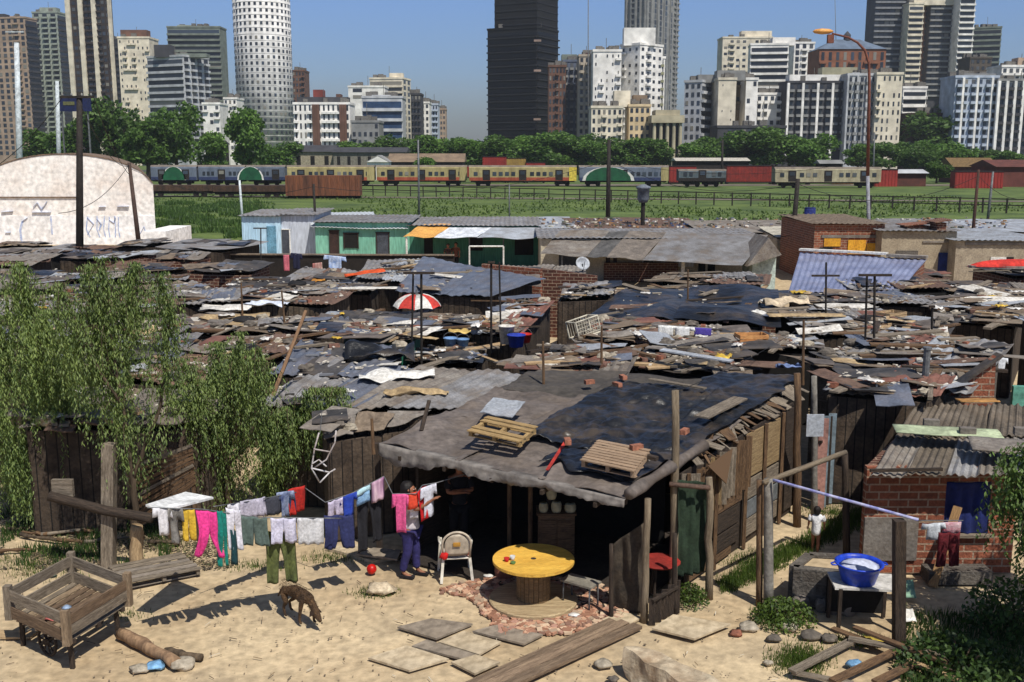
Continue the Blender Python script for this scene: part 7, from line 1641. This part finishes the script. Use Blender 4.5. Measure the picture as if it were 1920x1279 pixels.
# broken pallet in lower right
for i,(a,b,w_,z,mt,lb) in enumerate([((1484,1272),(1600,1212),.13,.1,woodg,'grey board forming the left side of the broken pallet'),((1560,1290),(1680,1232),.12,.1,woodb,'brown crosspiece in the middle of the broken pallet'),((1640,1292),(1735,1246),.12,.1,woodb,'brown crosspiece right of the middle of the broken pallet'),((1590,1214),(1770,1248),.12,.14,woodg,'long grey board along the rear of the broken pallet'),((1485,1268),(1600,1290),.1,.06,woodg,'front left board of the broken pallet'),((1600,1200),(1775,1270),.1,.2,woodb,'brown board crossing over the rear of the broken pallet'),((1560,1190),(1625,1215),.1,.1,woodb,'short brown board behind the broken pallet'),((1700,1250),(1800,1290),.09,.1,woodl,'tan board at the right end of the broken pallet')]):
    p=G(*a)+V((0,0,z));q=G(*b)+V((0,0,z)); m=MB(); m.beam(p,q,w_,.035); T(m.build('pallet_board',mt),lb,'board')
T(rock(G(1600,1250)+V((0,0,.05)),.12,.08,.05,91).build('plastic_bag',MC['bag_lightblue'],None,True),'pale bluish bag inside the broken pallet','bag')
# ================= WILLOW =================
wl_=leafm('willow_leaf',(52,78,34),(142,160,86),.4)
def willow(label,base,limbs,nst,name='willow_tree',leafmat=wl_,ll=.08,lw=.0095,slen=(.5,1.5),trs=.07,dens=.038,spread=.35):
    root=thing(name,label,'tree',base); tr=MB(); lf=MB(); tips=[]
    for (pts,r0) in limbs:
        P=[V(p) for p in pts]; C=[]
        for a,b in zip(P,P[1:]):
            for i in range(6): C.append(a.lerp(b,i/6)+V((noise.noise(V((a.x*3+i,a.z,0))),noise.noise(V((a.z*3+i,a.y,5))),0))*.05)
        C.append(P[-1]); n=len(C); tr.tube(C,[r0*(1-.88*i/(n-1)) for i in range(n)],7); tips.append(C)
    tot=sum(len(c) for c in tips)
    for s in range(nst):
        C=random.choices(tips,[len(c) for c in tips])[0]; i=int(len(C)*(.35+.65*random.random()**.8)); p=C[min(i,len(C)-1)].copy()
        a=rnd(0,6.28); out=V((math.cos(a),math.sin(a),0)); rch=rnd(.05,spread)*(.5+random.random()); L=rnd(*slen); steps=int(L/dens); top=p+V((0,0,rnd(0,.15)))
        k1=rnd(.2,.6)
        if s%6==0: tr.tube([p,p+out*rch*.6+V((0,0,.12)),p+out*rch+V((0,0,-.05)),p+out*rch*1.15+V((0,0,-L*.5))],[.006,.005,.004,.002],4,False)
        for t_ in range(steps):
            t=t_/steps; q=p+out*rch*min(1.2,t*3.2)+V((0,0,.14*math.sin(min(1,t*3)*2.2)-L*max(0,t-.12)))+V((noise.noise(V((s,t*2,0))),noise.noise(V((s,t*2,4))),0))*.16+V((rnd(-1,1),rnd(-1,1),0))*.035
            for _ in (0,1):
                b=rnd(0,6.28); d=V((math.cos(b)*.7,math.sin(b)*.7,-1)).normalized()*ll*rnd(.6,1.3); w_=V((-math.sin(b),math.cos(b),0))*lw*rnd(.7,1.3)
                lf.add([q,q+d*.45+w_,q+d,q+d*.45-w_],[(0,1,2,3)],[[(0,0)]*4])
    tr.build('trunk',barkm,root,True); lf.build('crown',leafmat,root); return root
def DD(px,py,Y): return D(px,py,Y)
B1=G(256,1055); Y1=B1.y
willow('tall young weeping willow beside the thick grey post, largest of the group',B1,[([B1,DD(250,900,Y1),DD(228,760,Y1),DD(205,620,Y1+.2),DD(190,490,Y1+.3)],.07),([DD(250,900,Y1),DD(300,760,Y1),DD(320,600,Y1),DD(300,520,Y1)],.04),([DD(228,760,Y1),DD(150,640,Y1-.2),DD(110,540,Y1)],.03),([DD(235,800,Y1),DD(200,680,Y1+.8),DD(240,560,Y1+.8),DD(255,500,Y1+.9)],.03),([DD(228,740,Y1),DD(170,600,Y1+.5),DD(165,505,Y1+.6)],.03)],560,slen=(.5,1.9))
B2=G(95,985); Y2=B2.y
willow('slender willow at the left edge behind the dark beam',B2,[([B2,DD(92,850,Y2),DD(70,700,Y2),DD(45,560,Y2),DD(35,500,Y2)],.06),([DD(92,850,Y2),DD(120,740,Y2),DD(130,640,Y2-.3)],.035),([DD(80,780,Y2),DD(20,680,Y2),DD(-10,600,Y2)],.03),([DD(80,760,Y2),DD(60,660,Y2-.8),DD(90,590,Y2-.7)],.025),([DD(90,870,Y2),DD(40,830,Y2-.4),DD(0,780,Y2-.5)],.03)],720,slen=(.5,2.1))
B3=G(430,960); Y3=B3.y
willow('dense willow clump behind the laundry, right of the slatted fence',B3,[([B3,DD(425,860,Y3),DD(430,740,Y3),DD(455,630,Y3-.2)],.06),([DD(425,860,Y3),DD(380,760,Y3-.3),DD(345,680,Y3-.4)],.04),([DD(425,840,Y3),DD(470,740,Y3-.4),DD(485,660,Y3-.4)],.035),([DD(430,870,Y3),DD(500,800,Y3-.3),DD(540,770,Y3-.3)],.035),([DD(425,850,Y3),DD(400,740,Y3+.5),DD(410,650,Y3+.6)],.03),([DD(440,850,Y3),DD(520,790,Y3+.2),DD(590,735,Y3),DD(640,735,Y3)],.025)],820,slen=(.6,1.7))
for px_,lb in [(330,'low leafy bush behind the white board, under the willows'),(500,'low leafy bush behind the lilac sheet on the clothesline'),(410,'low leafy bush right of the slatted fence'),(130,'low leafy bush behind the grey board block'),(30,'low leafy bush at the left edge under the slender willow')]:
    g_b=G(px_,955); willow(lb,g_b,[([g_b,g_b+V((0,.05,.4)),g_b+V((.1,0,.95))],.03)],110,'willow_bush',slen=(.3,.8))
# small green bush by the warehouse
def bush(label,px,py,z,rad,n,mat=weedm,s=.06,zs=.8,name='bush'):
    b=G(px,py,z); root=thing(name,label,'bush',b); m=MB()
    for i in range(n):
        v=V((rnd(-1,1),rnd(-1,1),rnd(0,1)));
        if v.length>1: continue
        p=b+V((v.x*rad,v.y*rad,v.z*rad*zs)); a=V((rnd(-1,1),rnd(-1,1),rnd(-1,1))).normalized()*s*rnd(.6,1.3); c=a.cross(V((rnd(-1,1),rnd(-1,1),rnd(-1,1)))).normalized()*s*.5; m.add([p-a,p+c,p+a,p-c],[(0,1,2,3)],[[(0,0)]*4])
    m.build('foliage',mat,root); m=MB()
    for i in range(6): m.tube([b,b+V((rnd(-.5,.5)*rad,rnd(-.5,.5)*rad,rad*zs*.7))],.01*rad+.004,4)
    m.build('stem',barkm,root); return root
bush('round green bush in front of the warehouse corner',330,520,.6,1.2,3500,weedm,.11)
bush('second pale bush before the warehouse left of the round bush',285,520,.4,.9,1600,grassm,.1)
bush('weedy bush at the foot of the alley posts',1470,1165,0,.5,2200,grassm,.035,.7)
bush('grass clump beside the forked post',1292,1130,0,.32,1200,grassm,.03,1)
bush('dark leafy undergrowth in the shaded lower right corner',1800,1262,0,.9,3000,weedm,.05,.5)
bush('dark weeds along the base of the right brick shack',1905,1180,0,.8,2600,weedm,.05,1)
m=MB()
for i in range(110):
    p=G(rnd(0,1500),rnd(1075,1279))+V((0,0,.012)); a=rnd(0,3.14); L=rnd(.02,.08); d=V((math.cos(a),math.sin(a),0))*L; m.beam(p-d,p+d+V((0,0,rnd(0,.02))),rnd(.004,.012),.006)
T(m.build('twigs',multim('twig_mix',[(90,70,52),(130,110,84),(70,56,44),(196,186,166)])),'twigs and straw scattered over the sandy yard','twigs',kind='stuff')
m=MB()
for i in range(7000):
    px=rnd(0,440); py=rnd(930,1068)
    if noise.noise(V((px*.012,py*.03,8)))<-.15: continue
    p=G(px,py)+V((0,0,.015)); a=rnd(0,6.28); s_=rnd(.015,.05); u=V((math.cos(a),math.sin(a),rnd(-.3,.3)))*s_; v=V((-math.sin(a),math.cos(a),rnd(-.3,.3)))*s_*.5; m.add([p-u,p-v,p+u,p+v],[(0,1,2,3)],[[(0,0)]*4])
T(m.build('shade_leaf_litter',multim('shade_litter_mix',[(84,68,50),(60,52,38),(110,96,70),(72,80,44),(96,84,66),(50,44,36)])),'leaf litter and rubbish coloured dark to paint shade under the willows','leaf litter',kind='stuff')  # litter kept dark so its colour stands in for the willow shade
random.seed(77)
for i in range(16):
    p=G(rnd(10,320),rnd(955,1045))+V((0,0,.05)); a=rnd(-.4,.5); L=rnd(.3,.9); d=V((math.cos(a),math.sin(a),0))*L/2; m=MB(); n=5; m.tube([p-d+2*d*k/n+V((0,rnd(-.03,.03),rnd(-.01,.02))) for k in range(n+1)],[rnd(.02,.045) for _ in range(n+1)],6); o=m.build('branch',random.choice([barkm,woodg,woodb]),None,True); T(o,None,'branch','fallen branches under the willows'); BR=globals().setdefault('BRS',[]); BR.append((PX(p)[0],o))
BRS.sort(key=lambda t:t[0])
for i,(px,o) in enumerate(BRS): o['label']='fallen branch under the willows, '+['first','second','third','fourth','fifth','sixth','seventh','eighth','ninth','tenth','eleventh','twelfth','thirteenth','fourteenth','fifteenth','sixteenth'][i]+' from the left edge'
# alley and shade weeds
pts=[]
for i in range(3600):
    t=random.random(); p=G(1345,1098).lerp(G(1612,955),t)+V((rnd(-.05,.4)*(.5+t),rnd(-.3,.2),-.02)); pts.append(p); pts.append(p+V((rnd(-.05,.05),rnd(-.05,.05),0)))
blades('alley_weeds',pts,.05,.16,.008,grassm,'green weeds growing along the foot of the alley wall',cat='weeds')
pts=[]
for i in range(5000):
    px=rnd(0,320); py=rnd(955,1060)
    if noise.noise(V((px*.02,py*.04,3)))>0: pts.append(G(px,py)-V((0,0,.02)))
for i in range(2500): pts.append(G(rnd(1690,1920),rnd(1150,1290))-V((0,0,.02)))
blades('shade_weeds',pts,.05,.22,.014,weedm,'dark ground weeds under the willows and in the lower right corner',cat='weeds')
# right edge tree
rl=leafm('broad_leaf',(32,56,22),(116,146,66),.35); bx=V((8.3,13.6,0))
willow('leafy tree hanging into the photo from the right edge',bx,[([bx,V((8.2,13.6,1.5)),V((8.0,13.5,2.6)),D(1940,850,14.2)],.09),([V((8.2,13.6,1.2)),V((7.8,13.3,2.0)),D(1945,960,13.8)],.05),([V((8.2,13.6,1.4)),V((8.8,13.0,2.8)),V((8.6,12.4,3.6))],.06),([V((8.2,13.6,1.8)),V((9.2,14,3.2)),V((9.4,14.6,3.8))],.05),([V((8.2,13.6,1.0)),V((7.7,12.9,1.6)),V((7.5,12.5,1.9))],.04),([V((8.2,13.6,1.4)),V((7.9,14.2,2.2)),D(1940,900,14.8)],.04),([V((8.2,13.6,1.6)),V((7.9,12.4,2.8)),V((7.5,11.7,3.3))],.05),([V((8.2,13.6,1.6)),V((8.5,12.4,3.0)),V((8.4,11.3,3.7))],.05),([V((8.2,13.6,1.6)),V((8.0,12.8,2.6)),V((7.1,12.3,2.9))],.04),([V((8.2,13.6,1.6)),V((8.8,12.8,2.6)),V((9.0,12.0,3.4))],.04)],2600,'leafy_tree',rl,.075,.018,(.4,1.3),spread=.5)
# ================= WIRES =================
def wire(pts,label,r=.012,sag=.5):
    q=[V(p) for p in pts]; out=[]
    for a,b in zip(q,q[1:]):
        for i in range(10): t=i/10; out.append(a.lerp(b,t)-V((0,0,sag*4*t*(1-t))))
    out.append(q[-1]); m=MB(); m.tube(out,r,5); return T(m.build('wire',M('wire_black',(38,36,36),None,'noise',3,.7,0),None,True),label,'wire')
wire([D(145,184,55),D(242,312,76)],'wire from the thick leaning pole to the slim brown pole',.02,1.)
wire([D(116,184,55),D(-40,330,60)],'left wire running down from the crossarm of the thick pole',.02,.5); wire([D(176,184,55),D(245,330,70)],'short right wire from the crossarm of the thick pole',.02,.6)
wire([D(242,308,76),D(110,400,60)],'wire crossing the warehouse wall towards the willow',.02,.8)
wire([D(242,315,76),D(588,350,68),D(1142,300,80),D(1496,345,62),D(1835,330,62),D(1990,340,62)],'long cable across the grass field from pole to pole',.016,1.2)
wire([D(1020,452,58),D(1496,440,61),D(1835,458,61),D(1990,452,60)],'lower long cable passing in front of the beige house',.02,.4)
wire([D(1142,300,80),D(1628,300,72)],'cable between the field pole and the street lamp',.014,1.)
wire([D(1268,735,G(1262,1118).y),D(1507,610,30)],'wire over the black roof of the main shack',.006,.1)
# ================= HAZE =================
m=MB(); m.box((0,1950,119),(5200,4300,240)); o=m.build('haze',None); hz=bpy.data.materials.new('haze'); hz.use_nodes=True; n=hz.node_tree.nodes; n.remove(n['Principled BSDF']); pv=n.new('ShaderNodeVolumePrincipled'); pv.inputs['Density'].default_value=.00012; pv.inputs['Color'].default_value=(.78,.84,.92,1); pv.inputs['Anisotropy'].default_value=.0
hz.node_tree.links.new(pv.outputs[0],n['Material Output'].inputs['Volume']); o.data.materials.append(hz); T(o,'thin pale city haze over the whole scene','haze',kind='stuff')
# ================= FINISH LABELS =================
from collections import defaultdict
def dedupe():
    cur={}
    for o,b,p in LAB: cur[o]=b+' '+relate(p)
    for rnd_ in (1,2):
        g=defaultdict(list)
        for o,b,p in LAB: g[cur[o]].append((o,b,p))
        for k,v in g.items():
            if len(v)>1:
                for o,b,p in v[1:] if rnd_==1 else v[2:]: cur[o]=b+' '+relate(p,rnd_)
    g=defaultdict(list)
    for o,b,p in LAB: g[cur[o]].append((o,p))
    for k,v in g.items():
        n=len(v)
        if n<2: continue
        v.sort(key=lambda t:PX(t[1])[0])
        if n==2: ws=['left ','right ']
        elif n==3: ws=['leftmost ','middle ','rightmost ']
        else: ws=[['first ','second ','third ','fourth ','fifth ','sixth ','seventh ','eighth ','ninth ','tenth '][min(i,9)] for i in range(n)]; 
        for (o,p),w_ in zip(v,ws): cur[o]=w_+k+(' counting from the left' if n>3 else '')
    for o in cur:
        q=cur[o].split()
        if len(q)>16: cur[o]=cur[o].replace(' lying on a roof',' on a roof').replace(' counting from the left',' from left').replace(' in the middle','').replace(' on a roof','')
    for o,b,p in LAB:
        o['label']=cur[o]; o['category']=o.get('category') or 'shack'
        if 'group' not in o: o['group']='patched shacks filling the slum'
dedupe()
